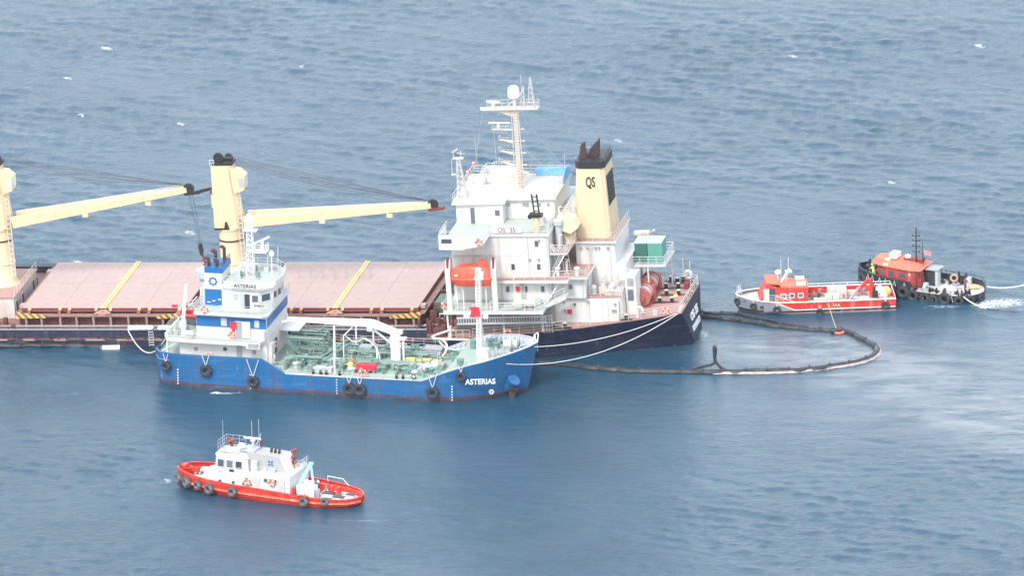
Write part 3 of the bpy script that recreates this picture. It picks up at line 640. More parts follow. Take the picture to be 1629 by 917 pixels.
# davits
for x in (.75, 6.35):
    G().prism([(-13.1, 3.52), (-13.4, 3.52), (-13.5, 8.2), (-12.9, 9.7), (-12.5, 9.7), (-13.1, 8.0)], 'x', x - .3, x + .3).obj('davit', WHITE, cv)
    G().box(x - .12, x + .12, -13.3, -12.7, 8.4, 10.0).obj('davit_fall', REDOX, cv)
for x in (1.6, 2.4, 5.2): G().box(x - .06, x + .06, -13.1, -12.98, 3.52, 6.3).obj('cradle_post', WHITE, cv)
# ladders and stairs
g = G().ladder((14.1, -7.4, 6.4), (13.5, -6.2, 9.3), .8, .06, 9, (1, 0, 0)).ladder((12.0, -10.3, 3.6), (13.8, -9.6, 6.3), .8, .06, 8).ladder((13.2, -8.6, 9.0), (11.6, -8.3, 11.8), .8, .06, 8).ladder((12.7, -6.5, 12), (14.4, -3, 14.6), .7, .05, 8)
g.obj('inclined_ladder', WHITE, cv)
slab(12.5, 14.6, -9.4, -4.8, 9.38, .2, 'ladder_landing'); G().rail([(12.6, -9.3, 9.38), (14.5, -9.3, 9.38), (14.5, -4.9, 9.38)], 1, 3, 1).obj('railing', WHITE, cv)
G().rail([(12.6, -3.4, 12.2), (14.6, -3.2, 12.2), (14.6, 4.4, 12.2)], 1.1, 3, 1.2).ladder((14.2, -3.0, 9.4), (14.2, -2.8, 13.2), .5, .05, 8, (1, 0, 0)).box(12.3, 14.8, -3.4, 4.5, 12.05, 12.18).obj('catwalk', WHITED, cv)
# vents
for (x, y, z0, z1, r, m_) in ((13.15, -6.6, 9.4, 12.3, .42, LGREY), (11.9, -7.2, 11.9, 13.0, .32, WHITE), (15.4, -7.0, 3.42, 4.6, .3, WHITE)):
    G().lathe([(r, z0), (r, z1 - .2), (r * 1.5, z1 - .15), (r * 1.5, z1 + .35), (r * .9, z1 + .5)], (x, y, 0), 14).obj('ventilator', m_, cv, True)
for k, (x, y) in enumerate(((17.6, -6.6), (18.7, -6.0), (16.4, -6.9))):
    G().box(x, x + .9, y, y + .7, 3.42, 4.2).cyl((x + .45, y + .35, 4.2), (x + .45, y + .35, 4.5), .3, n=10).obj('air_unit', WHITED, cv)
# black provision-crane on cream pedestal
t = G().lathe([(.42, 11.9), (.42, 13.8)], (11.0, -8.8, 0), 14).obj('provision_crane_pedestal', CREAM, cv, True)
g = G().box(10.3, 11.8, -9.3, -8.3, 13.81, 14.2)
for x in (10.75, 11.35): g.beam((x + .1, -8.9, 14.1), (x - .15, -8.7, 16.6), .13, .16)
for k in range(4): g.beam((10.7, -8.8, 14.5 + k * .6), (11.4, -8.8, 14.5 + k * .6), .09, .09)
g.cyl((10.4, -9.5, 14.0), (10.4, -8.4, 14.0), .3, n=8); g.obj('provision_crane', BLACK, cv)
# monkey island
g = G().rail([(.3, 5.7, 14.7), (.3, -5.9, 14.7)], 1.05, 2, 1.1).rail([(.3, 5.7, 14.7), (12.3, 5.7, 14.7), (12.3, -3.9, 14.7)], 1.05, 3, 1.2).rail([(3.2, 2.0, 15.4), (6.6, 2.0, 15.4), (6.6, 5.0, 15.4), (3.2, 5.0, 15.4)], 1.1, 2, .9, closed=True)
g.obj('railing', WHITED, cv)
G().box(3.1, 6.7, 1.9, 5.1, 14.69, 15.4).obj('roof_house', ROOFW, cv)
G().lathe([(.28, 14.68), (.28, 15.3), (.14, 15.6)], (1.9, -2.5, 0), 10).lathe([(.25, 14.68), (.3, 15.4), (.1, 15.8)], (.9, 1.5, 0), 10).box(2.3, 2.6, 1, 1.3, 14.7, 16.2).obj('compass_stand', WHITE, cv)
G().torus((2.9, 1.2, 15.3), (1, .3, 0), .3, .12, 10, 5).obj('searchlight', GREY, cv)
G().add([(8.3, 4.9, 14.7), (12.3, 4.9, 14.7), (12.3, 5.6, 14.7), (8.3, 5.6, 14.7), (8.2, 4.8, 15.5), (12.2, 4.9, 15.7), (12.5, 5.7, 15.65), (8.3, 5.6, 15.6)], [(3, 2, 1, 0), (4, 5, 6, 7), (0, 1, 5, 4), (1, 2, 6, 5), (2, 3, 7, 6), (3, 0, 4, 7)]).obj('tarpaulin', TARP, cv, label='pale blue tarpaulin tied over the roof rail')
G().add([(12.32, 1.2, 14.3), (12.36, 4.8, 14.6), (12.4, 4.8, 16.2), (12.4, 2.6, 16.1), (12.36, 1.6, 15.2), (12.2, 1.2, 14.3), (12.25, 4.8, 14.6), (12.3, 4.8, 16.2), (12.3, 2.6, 16.1), (12.24, 1.6, 15.2)], [(0, 1, 2, 3, 4), (9, 8, 7, 6, 5), (0, 5, 6, 1), (1, 6, 7, 2), (2, 7, 8, 3), (3, 8, 9, 4), (4, 9, 5, 0)]).obj('tarpaulin', TARP, cv, label='darker blue tarpaulin hanging at the corner')
# forward lattice signal mast
g = G().lattice((1.1, -4.0, 14.7), (.85, -4.0, 19.6), 1.15, .35, 7, .055).box(.2, 1.5, -4.25, -3.75, 19.6, 19.75).box(-.1, .4, -4.2, -3.8, 17.6, 17.7).cyl((.0, -4, 17.7), (.0, -4, 19.6), .04, n=4).cyl((.3, -4, 19.7), (.3, -4, 20.4), .05, n=5).beam((.1, -4, 20.4), (.9, -4, 20.9), .12, .1).cyl((1.2, -4, 19.7), (1.2, -4, 20.6), .05, n=5).beam((.8, -4, 20.3), (1.7, -4, 20.2), .06, .06)
g.obj('signal_mast', WHITED, cv)
# main radar mast
ms = G().prism([(-.45, -.35), (.45, -.35), (.45, .35), (-.45, .35)], 'z', 0, .01).add([(-.28, -.3, 0), (.28, -.3, 0), (.28, .35, 0), (-.28, .35, 0), (-.15, -.2, 10.1), (.15, -.2, 10.1), (.15, .2, 10.1), (-.15, .2, 10.1)], [(3, 2, 1, 0), (4, 5, 6, 7), (0, 1, 5, 4), (1, 2, 6, 5), (2, 3, 7, 6), (3, 0, 4, 7)])
ms.tube([(.62, -.3, 0), (.42, -.25, 10)], .06, 5).tube([(-.5, -.3, 0), (-.38, -.25, 10)], .05, 5).ladder((.1, -.36, .3), (.05, -.26, 9.8), .4, .04, 26, (1, 0, 0))
MAST = paint('rusty_beige_mast', (.62, .55, .48), .6, .6, (.42, .24, .14, 1))
mo = ms.obj('radar_mast', MAST, cv, mtx=Matrix.Translation((7.3, 0, 14.65)))
g = G()
g.prism([(-4.0, 9.95), (3.0, 10.05), (3.0, 10.2), (-4.0, 10.06)], 'y', -.6, .6).prism([(-2.6, 9.9), (-.2, 9.0), (-.2, 9.9)], 'y', -.2, .2)
g.rail([(-3.2, -.7, 10.1), (-.5, -.7, 10.15), (2.9, -.7, 10.2), (2.9, .7, 10.2), (-3.2, .7, 10.1)], .8, 2, .8, .03)
for zz, l, up in ((7.4, 2.9, 0), (5.9, 2.1, .2), (4.4, 2.1, .3), (2.9, 2.2, .5)):
    g.prism([(-l, zz + up), (-.3, zz - .12 - .12 * (zz < 7)), (-.3, zz + .06), (-l, zz + up + .1)], 'y', -.14, .14).rail([(-l, -.3, zz + up * .9), (-.6, -.3, zz + .1)], .45, 1, .6, .025).box(.3, 1.0, -.1, .1, zz, zz + .1)
g.obj('crosstree', MAST, mo)
G().cyl((-2.1, 0, 7.5), (-2.1, 0, 8.2), .22, n=8).beam((-3.3, -.1, 8.3), (-.7, .1, 8.2), .18, .16).obj('radar_scanner', WHITE, mo)
G().box(-4.2, -3.4, -.3, .3, 9.95, 10.15).obj('mast_light', WHITE, mo)
g = G().cyl((-2.6, 0, 10.2), (-2.6, 0, 10.7), .2, n=8).beam((-3.3, -.5, 11.1), (-1.9, .5, 10.7), .2, .2)
g.obj('radar_scanner', WHITE, mo)
G().lathe([(.5, 0), (.7, .15), (.73, .8), (.62, 1.3), (.36, 1.55), (.05, 1.65)], (0, 0, 11.35), 18).cyl((0, 0, 10.2), (0, 0, 11.4), .18, n=8).obj('satellite_dome', LETW, mo, True)
g = G().lattice((2.2, 0, 10.2), (2.15, 0, 13.9), .9, .1, 6, .04, 3).lattice((1.0, .2, 10.2), (1.2, .2, 12.8), .6, .1, 4, .035, 3).cyl((-1.2, 0, 10), (1.3, 0, 12.4), .07, n=5).cyl((-.7, .1, 9.6), (1.0, 0, 12), .06, n=5).cyl((1, 0, 12), (1, 0, 14.2), .025, n=4)
g.obj('antenna', WHITED, mo)
g = G()
for k in range(5): g.box(-2.4 + .1 * k, -2.15 + .1 * k, -.2, .1, 3.5 + k * 1.45, 3.8 + k * 1.45)
g.obj('signal_lamp', GREY, mo)
g = G().tube([(3, 0, 24.8), (11.8, 2, 15)], .012, 3)
g.tube([(7.5, 0, 24.6), (12.2, 5, 15)], .02, 3).tube([(7.6, 0, 20), (10.5, 4, 15)], .02, 3).tube([(3.4, -.2, 24.8), (1.8, -2, 15)], .02, 3).cyl((1.6, 3, 14.7), (1.4, 3, 20.2), .022, n=4).cyl((4, 3, 15.2), (3.8, 3, 21), .022, n=4).cyl((12.0, 4.5, 14.7), (12.0, 4.5, 17.5), .03, n=4)
g.obj('stay_wire', LGREY, cv)
# aft mooring deck
REDW_ = paint('faded_winch_red', (.40, .10, .09), .6, .4, (.6, .4, .36, 1))
for (x, y, nm) in ((22.0, -1.9, 0), (21.9, 2.4, 0)):
    wn = bpy.data.objects.new('mooring_winch', None); col.objects.link(wn); wn.parent = cv; wn.location = (x, y, .5)
    G().cyl((0, -1.1, 1.35), (0, 1.0, 1.35), 1.0, n=18).obj('winch_drum', paint('dirty_rope_wound', (.62, .50, .46), .8, .5), wn, True)
    g = G()
    for yy, r in ((-1.25, 1.15), (.3, 1.1), (1.15, 1.15)): g.cyl((0, yy - .07, 1.35), (0, yy + .07, 1.35), r, n=20)
    g.obj('drum_flange', REDW_, wn, True)
    G().cyl((0, -1.75, 1.35), (0, -1.3, 1.35), .45, .52, 12).cyl((0, -1.8, 1.35), (0, -1.74, 1.35), .24, n=10).box(-1.0, 1.0, 1.25, 2.6, .1, 1.9).box(-1.1, 1.1, -1.3, 1.5, 0, .14).obj('winch_gear', REDW_, wn)
def bollards(par, x, y, z, n=2, d=.75, r=.22, mat=BLACK, top=PYEL, ang=0, h=.62):
    o = bpy.data.objects.new('bollard_pair', None); col.objects.link(o); o.parent = par; o.location = (x, y, z); o.rotation_euler = (0, 0, ang)
    k = ('b', n, d, r, mat.name, top.name, h)
    if k not in _c:
        g = G(); g2 = G()
        for i in range(n): g.cyl(((i - (n - 1) / 2) * d * 2, 0, .05), ((i - (n - 1) / 2) * d * 2, 0, h), r, n=10); g2.cyl(((i - (n - 1) / 2) * d * 2, 0, h), ((i - (n - 1) / 2) * d * 2, 0, h + .07), r * 1.15, n=10)
        g.box(-d * n, d * n, -r * 1.5, r * 1.5, 0, .07); a = g.mesh('bollard'); a.materials.append(mat); b = g2.mesh('bollard_top'); b.materials.append(top); _c[k] = (a, b)
    link('bollard', _c[k][0], o); link('bollard_top', _c[k][1], o); return o
for (x, y) in ((24.3, 4.2), (25.3, 6.2), (24.9, 1.4), (24.6, -1.4), (20.2, -7.7), (13.2, -10.2), (24.4, 6.9)):
    bollards(cv, x, y, np.interp(x, [15, 27], [.25, .7]))
for y in (-5.2, -4.6, -3.9, -1.8, -.9, .6, 1.6, 3.6, 4.6): G().cyl((27.0, y - .25, .78), (27.0, y + .25, .78), .2, n=8).cyl((27.0, y, .98), (27.0, y, 1.06), .16, n=8).obj('roller_fairlead', BLACK if y > -2 else PYEL, cv)
for x, y, r in ((22.2, -7.0, .32), (25.4, 7.2, .34)):
    G().tube([(x, y, .5), (x, y, 1.5)] + [(x + r * (1 - math.cos(a)), y, 1.5 + r * math.sin(a)) for a in (.6, 1.2, 1.9, 2.5, 3.1)] + [(x + 2 * r, y, 1.2)], .2, 8).obj('goose_neck_vent', WHITE, cv, True)
G().box(25.9, 26.5, 3.4, 4.1, .7, 1.5).obj('deck_locker', REDOX, cv); G().lathe([(.3, .66), (.34, .75), (.2, .95)], (25.4, .7, 0), 10).obj('yellow_float', YEL, cv)
G().box(24.0, 24.5, -6.6, -6.2, .6, 1.2).box(25.1, 25.2, 7.2, 7.3, .6, 3.4).cyl((26.8, 3, .7), (26.9, 3, 4.4), .04, n=4).obj('ensign_staff', WHITED, cv)
G().cyl((26.2, 4.4, .7), (26.2, 4.4, 1.7), .32, n=10).obj('red_drum', REDOX, cv)
# container platform
slab(20.3, 24.6, -.4, 5.6, 5.0, .22, 'container_platform', LGREY)
for x, y in ((20.5, -.2), (22.4, -.2), (20.5, 5.3), (24.2, 5.0)): G().box(x - .08, x + .08, y - .08, y + .08, .5, 4.8).obj('platform_leg', WHITE, cv)
G().rail([(20.5, -.35, 5.0), (24.5, -.35, 5.0), (24.5, 5.5, 5.0), (20.5, 5.5, 5.0)], 1.05, 3, 1.1).obj('railing', WHITE, cv)
# stern lettering on the transom
nrm = Vector((1, 0, .13)).normalized()
def tp(y, z): return (27.4 + (.72 - z) * .13 + .02, y, z)
text('OS 35', 1.35, LETW, cv, tp(.2, -1.6), (0, 1, 0), nrm, sx=1.25, bold=.07); text('FUNAFUTI', .95, LETW, cv, tp(.2, -2.9), (0, 1, 0), nrm, sx=1.0, bold=.06)
g = G()
for i in range(16): x = -60 + i * 3.9; g.box(x, x + 2.4 * rnd.uniform(.6, 1), -14.09, -14.0, -.10, .10)
g.obj('fender_bar', PINKD, cv)
for y in (-9.0, 4.2, 7.8):
    lifebuoy(C, (.0, y, 15.2) if y > 0 else (5.0, -14.2, 12.3), (1, 0, 0) if y > 0 else (0, 1, 0), {-9.0: 'orange lifebuoy on the bridge wing of the bulk carrier', 4.2: 'orange lifebuoy on the near part of the front roof rail of the bulk carrier wheelhouse', 7.8: 'orange lifebuoy at the far end of the front roof rail of the bulk carrier'}[y], 'lifebuoys on the bulk carrier')
lifebuoy(C, (7.6, -13.2, .6), (0, 1, 0), 'orange lifebuoy on the bulk carrier deck rail behind the accommodation ladder', 'lifebuoys on the bulk carrier')
lifebuoy(C, (-.05, -13.2, 4.1), (1, -.5, 0), 'orange lifebuoy on the forward corner rail of the boat deck', 'lifebuoys on the bulk carrier')
lifebuoy(C, (25.6, -6.5, 1.2), (.3, 1, 0), 'orange lifebuoy on the near stern rail of the bulk carrier by the mooring ropes', 'lifebuoys on the bulk carrier')
# lifeboat
lb = thing('lifeboat', 'enclosed orange lifeboat hanging in white davits above the boat deck', 'lifeboat', C, (3.55, -12.7, 6.35))
sx_ = [(-2.72, .45, .55), (-2.45, .85, .3), (-1.6, 1.15, .08), (0, 1.25, 0), (1.6, 1.15, .05), (2.4, .95, .15), (2.72, .7, .3)]
hull([(x, [(0, zb), (h * .7, zb + .15), (h, 1.0), (h, 1.25)]) for x, h, zb in sx_], 'hull', ORANGE, lb)
hull([(x * .96, [(0, 1.2), (h * .98, 1.2), (h * .92, 1.95 - .2 * abs(x) / 2.75), (h * .62, 2.65 - .85 * (abs(x) / 2.75) ** 4), (0, 2.8 - .85 * (abs(x) / 2.75) ** 4)]) for x, h, zb in sx_], 'canopy', ORANGE, lb)
G().strip([(x, -h - .05) for x, h, z in sx_], 1.12, 1.28, .1).obj('fender_rail', CORAL, lb)
G().hexa([(.9, -.5, 2.2), (2.2, -.5, 1.9), (2.2, .5, 1.9), (.9, .5, 2.2), (1.05, -.4, 3.3), (1.75, -.4, 3.3), (1.75, .4, 3.3), (1.05, .4, 3.3)]).obj('steering_cabin', ORANGE, lb)
for x in (-1.7, -.6, 1.4): G().box(x - .18, x + .18, -1.07, -.95, 1.55, 1.75).obj('porthole', LETW, lb)
for k, x in enumerate((9.0, 10.4)):
    t = thing('liferaft_canister', ('white liferaft canister lying in a red cradle on the boat deck', 'pale rounded liferaft cover on the boat deck beside the canister')[1 - k], 'liferaft', C, (x, -12.9, 3.55), 'liferafts on the boat deck')
    if k: G().cyl((-.65, 0, .75), (.65, 0, .75), .34, n=14).obj('canister', LETW, t, True); G().box(-.45, -.35, -.35, .35, 0, .5).box(.35, .45, -.35, .35, 0, .5).obj('cradle', REDOX, t)
    else: G().lathe([(.35, 0), (.7, .3), (.72, .7), (.4, 1.1), (.08, 1.3)], n=14).obj('cover', paint('greenish_canvas', (.52, .58, .52), .8, .3), t, True); G().cyl((-.3, 0, 1.0), (-.35, 0, 4.0), .05, n=5).obj('post', WHITE, t)
for k, (x0, x1, m_, lab) in enumerate(((20.75, 22.25, TEALD, 'dark teal equipment box on the stern platform nearest the funnel casing'), (22.35, 24.1, TEAL, 'lighter teal equipment box on the stern platform nearest the stern'))):
    t = thing('equipment_container', lab, 'container', C, ((x0 + x1) / 2, 1.9, 5.0), 'teal boxes on the stern platform'); h = (x1 - x0) / 2
    G().box(-h, h, -1.4, 1.4, .1, 2.45).obj('body', m_, t); G().box(-h - .03, h + .03, -1.43, 1.43, 2.46, 2.58).obj('lid', paint('pale_teal_lid', (.42, .60, .52), .5, .3), t)
    g = G()
    for q in range(6): g.box(-h + .15 + q * (2 * h - .3) / 6, -h + .2 + q * (2 * h - .3) / 6, -1.44, -1.4, .2, 2.4)
    g.obj('rib', m_, t)
t = thing('exhaust_silencer', 'rust stained horizontal silencer lying behind the teal boxes', 'silencer', C, (20.9, 4.6, 7.1)); G().cyl((-.9, 0, .3), (1.0, 0, .35), .42, n=12).cyl((1, 0, .35), (1.6, 0, .8), .15, n=8).obj('drum', paint('stained_insulation', (.60, .52, .47), .8, .5), t, True); G().box(-.9, .9, -.5, .5, -.6, -.08).obj('saddle', GREY, t)

# small fittings on the white walls
pm = {}
def fit(nm, g, mat, pos):
    if nm not in pm: me = g.mesh(nm); me.materials.append(mat); pm[nm] = me
    link(nm, pm[nm], cv, mtx=Matrix.Translation(pos))
for i in range(26):
    x, z, y = rnd.choice([(rnd.uniform(.8, 12), rnd.choice([5.9, 8.7, 11.1, 9.6]), -9.55), (rnd.uniform(13, 20), rnd.choice([2.6, 1.8, 2.9]), -8.06), (rnd.uniform(15, 19), rnd.choice([8.5, 6.0, 4.6]), -4.36), (rnd.uniform(6.6, 12), 13.8, -3.66)])
    fit('wall_lamp', G().box(-.12, .12, -.22, 0, -.1, .1).cyl((0, -.15, -.1), (0, -.15, -.25), .08, n=6), GREY, (x, y, z))
for x, y, z0, l in ((3.1, -9.6, 3.6, 7.8), (6.4, -9.6, 3.6, 7.9), (9.9, -9.6, 6.5, 5.0), (12.2, -9.6, 3.6, 7.9), (16.1, -8.7, 3.5, 2.5), (15.1, -4.4, 3.5, 5.6), (18.8, -4.4, 3.5, 5.5), (16.6, -8.1, .4, 2.8), (18.9, -8.1, .4, 2.7)):
    G().cyl((x, y, z0), (x, y, z0 + l), .06, n=5).obj('downpipe', WHITED, cv)
for x, z in ((5.2, 3.6), (8.7, 3.6), (10.6, 3.6)):
    G().box(x, x + .9, -11.6, -11.0, z, z + rnd.uniform(.5, .9)).obj('deck_locker', rnd.choice([WHITED, REDOX, GREEND]), cv)
g = G().ladder((9.0, -9.7, 3.6), (9.0, -9.7, 6.4), .45, .04, 9, (1, 0, 0)); g.obj('vertical_ladder', WHITED, cv)
G().ladder((16.4, -4.45, 3.5), (16.4, -4.45, 9.3), .45, .04, 18, (1, 0, 0)).obj('vertical_ladder', WHITED, cv)
for x, y, z in ((17.0, -6.9, 3.43), (19.2, -6.6, 3.43), (13.2, -8.9, 6.42), (15.6, -9.0, 6.42)):
    G().lathe([(.22, 0), (.22, .8), (.38, .85), (.38, 1.05), (.2, 1.15)], (x, y, z), 12).obj('mushroom_vent', WHITE, cv, True)
for k, x in enumerate((-55.6, -26.6, -1.6)):
    G().box(x, x + 1.2, -12.9, -12.0, .02, 1.0).obj('deck_locker', DARKRED, cv); G().cyl((x + 1.9, -12.6, 0), (x + 1.9, -12.6, 1.5), .3, n=10).obj('hold_ventilator', DARKRED, cv)

g = G()
for i in range(60):
    x = rnd.uniform(-3.6, .2); y = rnd.uniform(-12.5, 2); q = rnd.uniform(.12, .35)
    if i % 3: g.box(x - q, x + q, y - q, y + q, 0, rnd.uniform(.3, 1.6))
    else: g.cyl((x, y, 0), (x, y, rnd.uniform(.8, 2.2)), q * .7, n=8)
g.obj('forward_deck_gear', DARKRED, cv, kind='stuff')
g = G()
for y in (-9.5, -7, -4): g.tube([(-3.5, y, .4), (-1.5, y, .4), (-1.5, y, 1.8), (.3, y, 1.8)], .1, 6)
g.obj('steam_pipe', LGREY, cv)
G().box(-2.8, -.6, -6.2, -2.8, 0, 2.2).obj('hatch_power_pack', paint('dark_green_machinery', (.10, .16, .14), .6, .4), cv)
# stair flights and railings between the accommodation and the funnel casing
for a_, b_ in (((12.7, -8.9, 6.45), (14.3, -8.9, 9.3)), ((14.3, -5.4, 9.4), (12.8, -5.4, 12.0)), ((12.9, -8.0, 3.5), (14.6, -8.9, 6.3)), ((16.6, -7.2, 3.45), (16.6, -6.2, 6.3))):
    G().ladder(a_, b_, .7, .06, 9).obj('inclined_ladder', WHITE, cv)
    va, vb = Vector(a_), Vector(b_); up = Vector((0, 0, .95)); s2 = Vector((0, -.36, 0))
    G().tube([va + s2, va + s2 + up, vb + s2 + up, vb + s2], .035, 4).tube([va + s2 + up * .5, vb + s2 + up * .5], .03, 4).obj('handrail', WHITE, cv)
for x, y, z in ((13.4, -7.6, 9.4), (14.2, -8.2, 6.45), (17.9, -5.4, 3.43), (19.6, -5.2, 3.43), (12.9, -4.6, 12.0)):
    G().cyl((x, y, z), (x, y, z + 1.6), .13, n=8).cyl((x, y, z + 1.6), (x + .35, y, z + 1.75), .13, n=8).obj('gas_pipe', WHITED, cv)
G().box(12.5, 13.0, -7.4, -6.7, 6.45, 8.9).obj('grey_trunk', LGREY, cv)
G().rail([(6.3, -3.9, 14.7), (12.3, -3.9, 14.7)], 1.0, 2, 1.2).rail([(.4, -5.9, 14.7), (6.4, -5.7, 14.7)], .5, 1, 1.2).obj('roof_railing', WHITED, cv)
G().rail([(.8, -9.7, 9.2), (5.4, -9.7, 9.2)], .1, 1, 1.5).box(.8, 5.4, -9.9, -9.56, 9.1, 9.17).obj('rain_gutter', WHITED, cv)
g = G()
for x in (2.0, 6.9, 10.2): g.cyl((x, -9.4, 11.9), (x, -9.4, 14.2), .035, n=4)
g.obj('awning_post', WHITED, cv)

# ================================================================== TANKER
tk = thing('bunker_tanker', 'small blue hulled tanker with white aft house moored alongside the bulk carrier', 'tanker', T)
tdeck = [(-24.8, 4.2, 1.6), (-24.0, 5.6, 1.6), (-22, 6.2, 1.62), (-18, 6.45, 1.68), (-11.1, 6.5, 1.75), (-8.2, 6.5, .05), (0, 6.5, .08), (8.6, 6.5, .2), (11.2, 6.4, 1.3), (13.6, 6.2, 2.15), (16, 5.3, 2.65), (18, 4.1, 3.1), (19.6, 2.7, 3.4), (20.7, 1.3, 3.6), (21.15, .25, 3.7)]
tw = {-24.8: 3.2, -24.0: 5.0, -22: 6.0, 11.2: 6.1, 13.6: 5.3, 16: 3.8, 18: 2.2, 19.6: 1.0, 20.7: .5, 21.15: .12}
def tsec(x, h, z):
    q = tw.get(x, h); rk = max(0, x - 13.6) / 7.55; f_ = lambda zz: x - rk * rk * (z - zz) * .22
    return [(0, -5.5, f_(-4)), (q * .85, -5.2, f_(-4)), (q, -3.5, f_(-3.5)), (q, -2.2, f_(-2.2)), (q + (h - q) * .35, -.8, f_(-.8)), (h, z, x)]
hull([(x, tsec(x, h, z)) for x, h, z in tdeck], 'hull', BLUE, tk)
# hull is open above; deck plates: poop, main, forecastle
deckplate([(x, h - .12, .78) for x, h, z in tdeck if x <= -11.1], 'poop_deck', GREEN, tk)
deckplate([(-11.1, 6.38, .02), (-8.2, 6.42, .03), (0, 6.45, .06), (8.6, 6.45, .18), (11.3, 6.2, .2)], 'main_deck', GREEN, tk)
deckplate([(11.2, 6.2, 1.2), (13.6, 6.0, 1.35), (16, 4.6, 1.6), (18, 3.2, 1.9), (19.6, 1.75, 2.1), (20.3, .7, 2.3)], 'forecastle_deck', GREEN, tk)
G().box(11.2, 11.3, -6.1, 6.1, .2, 1.15).obj('forecastle_front', GREENP, tk)
G().box(-11.15, -11.05, -6.3, 6.3, .02, .75).obj('poop_front', WHITE, tk)
LBW = paint('blue_white_bulwark_inside', (.42, .50, .60), .5, .3)
for sg in (-1, 1):
    P = [(x, sg * (h - .02)) for x, h, z in tdeck if x >= 8.6]; zt = [z for x, h, z in tdeck if x >= 8.6]
    if sg > 0:
        G().strip([(a, b - .14) for a, b in P][::-1], [0.15 if a < 11 else z - 1.2 for (a, b), z in zip(P, zt)][::-1], [z - .01 for z in zt][::-1], .06).obj('bulwark_lining', LBW, tk)
    G().strip(P if sg < 0 else P[::-1], [z for z in zt] if sg < 0 else zt[::-1], [z + .1 for z in zt] if sg < 0 else [z + .1 for z in zt][::-1], .22).obj('bulwark_capping', LGREY, tk)
rb = G().box(-.05, .05, -.45, 0, 0, 1.15).mesh('bulwark_rib'); rb.materials.append(LETW)
for i in range(17):
    x = 9.4 + i * .66; h = float(np.interp(x, [d[0] for d in tdeck], [d[1] for d in tdeck])); z = float(np.interp(x, [d[0] for d in tdeck], [d[2] for d in tdeck]))
    h2 = float(np.interp(x + .1, [d[0] for d in tdeck], [d[1] for d in tdeck])); a = math.atan2(h2 - h, .1)
    link('bulwark_rib', rb, tk, mtx=Matrix.Translation((x, h - .25, z - 1.2)) @ Matrix.Rotation(a, 4, 'Z')); link('bulwark_rib', rb, tk, mtx=Matrix.Translation((x, -h * .9 + .3, z - 1.2)) @ Matrix.Rotation(math.pi - a, 4, 'Z'))
G().tube([(20.6, 0, 3.7), (20.7, .35, 4.5), (21.1, .3, 4.8), (21.3, -.2, 4.7), (21.2, -.3, 3.8)], .08, 5).rail([(19.6, -2.5, 3.45), (21.0, -.3, 3.75), (20.6, 1.2, 3.65)], .5, 1, .7).obj('bow_roller', LETW, tk)
# anchor pocket and anchor, bulbous forefoot
G().cyl((17.6, -2.0, -1.8), (18.9, -2.75, -.2), .6, .8, 12).obj('anchor_pocket', BLUE, tk, True)
G().prism([(18.4, -2.6), (18.9, -2.6), (19.2, -1.2), (18.2, -1.2)], 'y', -3.1, -2.7).box(18.1, 19.3, -3.1, -2.8, -1.6, -1.35).obj('anchor', SOOT, tk)
text('ASTERIAS', 1.0, LETW, tk, (15.5, -5.72, .0), (1, .28, 0), (.28, -1, -.2), bold=.03, sx=.85)
for k in range(6): a = k * math.pi / 3; G().cyl((16.6 + .22 * math.cos(a), -4.95, -1.2 + .22 * math.sin(a)), (16.6 + .22 * math.cos(a), -4.7, -1.2 + .22 * math.sin(a)), .09, n=6).obj('emblem_petal', LETW, tk)
g = G()
for i, x in enumerate((-21.5, -12.5, -1.9, 12.2)):
    for k in range(6): g.box(x - .07, x + .07, -6.56 if abs(x) < 20 else -6.4, -6.4 if abs(x) < 20 else -6.1, -2.0 + k * .34, -1.9 + k * .34)
g.obj('draught_mark', LETW, tk)
# stern bulwark lining
P = [(x, -(h - .1)) for x, h, z in tdeck if x <= -11.1]
for sg in (-1, 1):
    G().strip([(x, sg * (h - .02)) for x, h, z in tdeck if x <= -8.2][::(1 if sg < 0 else -1)], [z for x, h, z in tdeck if x <= -8.2][::(1 if sg < 0 else -1)], [z + .08 for x, h, z in tdeck if x <= -8.2][::(1 if sg < 0 else -1)], .2).obj('bulwark_capping', BLUEP, tk)
# deckhouse, level 1
def hexw(pts, z0, z1, nm, m_, par=tk): return G().prism(pts, 'z', z0, z1).obj(nm, m_, par)
hexw([(-21.6, -4.8), (-10.8, -4.8), (-10.8, 4.8), (-21.6, 4.8)], .79, 3.2, 'deckhouse', WHITE)
g = G()
hexw([(-23.6, -4.2), (-22.9, -5.9), (-20, -6.2), (-11.6, -6.2), (-11.2, -4.85), (-10.75, -4.85), (-10.75, 4.85), (-11.2, 6.2), (-22.9, 5.9), (-23.6, 4.2)], 3.21, 3.55, 'boat_deck', WHITE)
hexw([(-23.4, -4.0), (-22.8, -5.7), (-20, -6.0), (-11.8, -6.0), (-11.8, 6.0), (-22.8, 5.7), (-23.4, 4.0)], 3.552, 3.58, 'deck_covering', GREEND)
# level 2 with blue band
hexw([(-19.5, -4.7), (-10.8, -4.7), (-10.8, 4.7), (-19.5, 4.7)], 3.59, 6.55, 'officers_house', WHITE)
G().box(-19.45, -10.85, -4.78, -4.705, 4.95, 6.2).obj('blue_band', BLUEP, tk)
G().box(-10.79, -10.72, -4.5, 4.7, 5.1, 6.25).obj('blue_band', BLUEP, tk)
hexw([(-19.6, -5.5), (-11.2, -5.5), (-10.5, -4.6), (-10.5, 5.2), (-19.6, 5.2)], 6.56, 6.85, 'bridge_deck', WHITE)
hexw([(-19.5, -5.4), (-11.3, -5.4), (-10.7, -4.5), (-10.7, 5.1), (-19.5, 5.1)], 6.852, 6.88, 'deck_covering', GREEND)
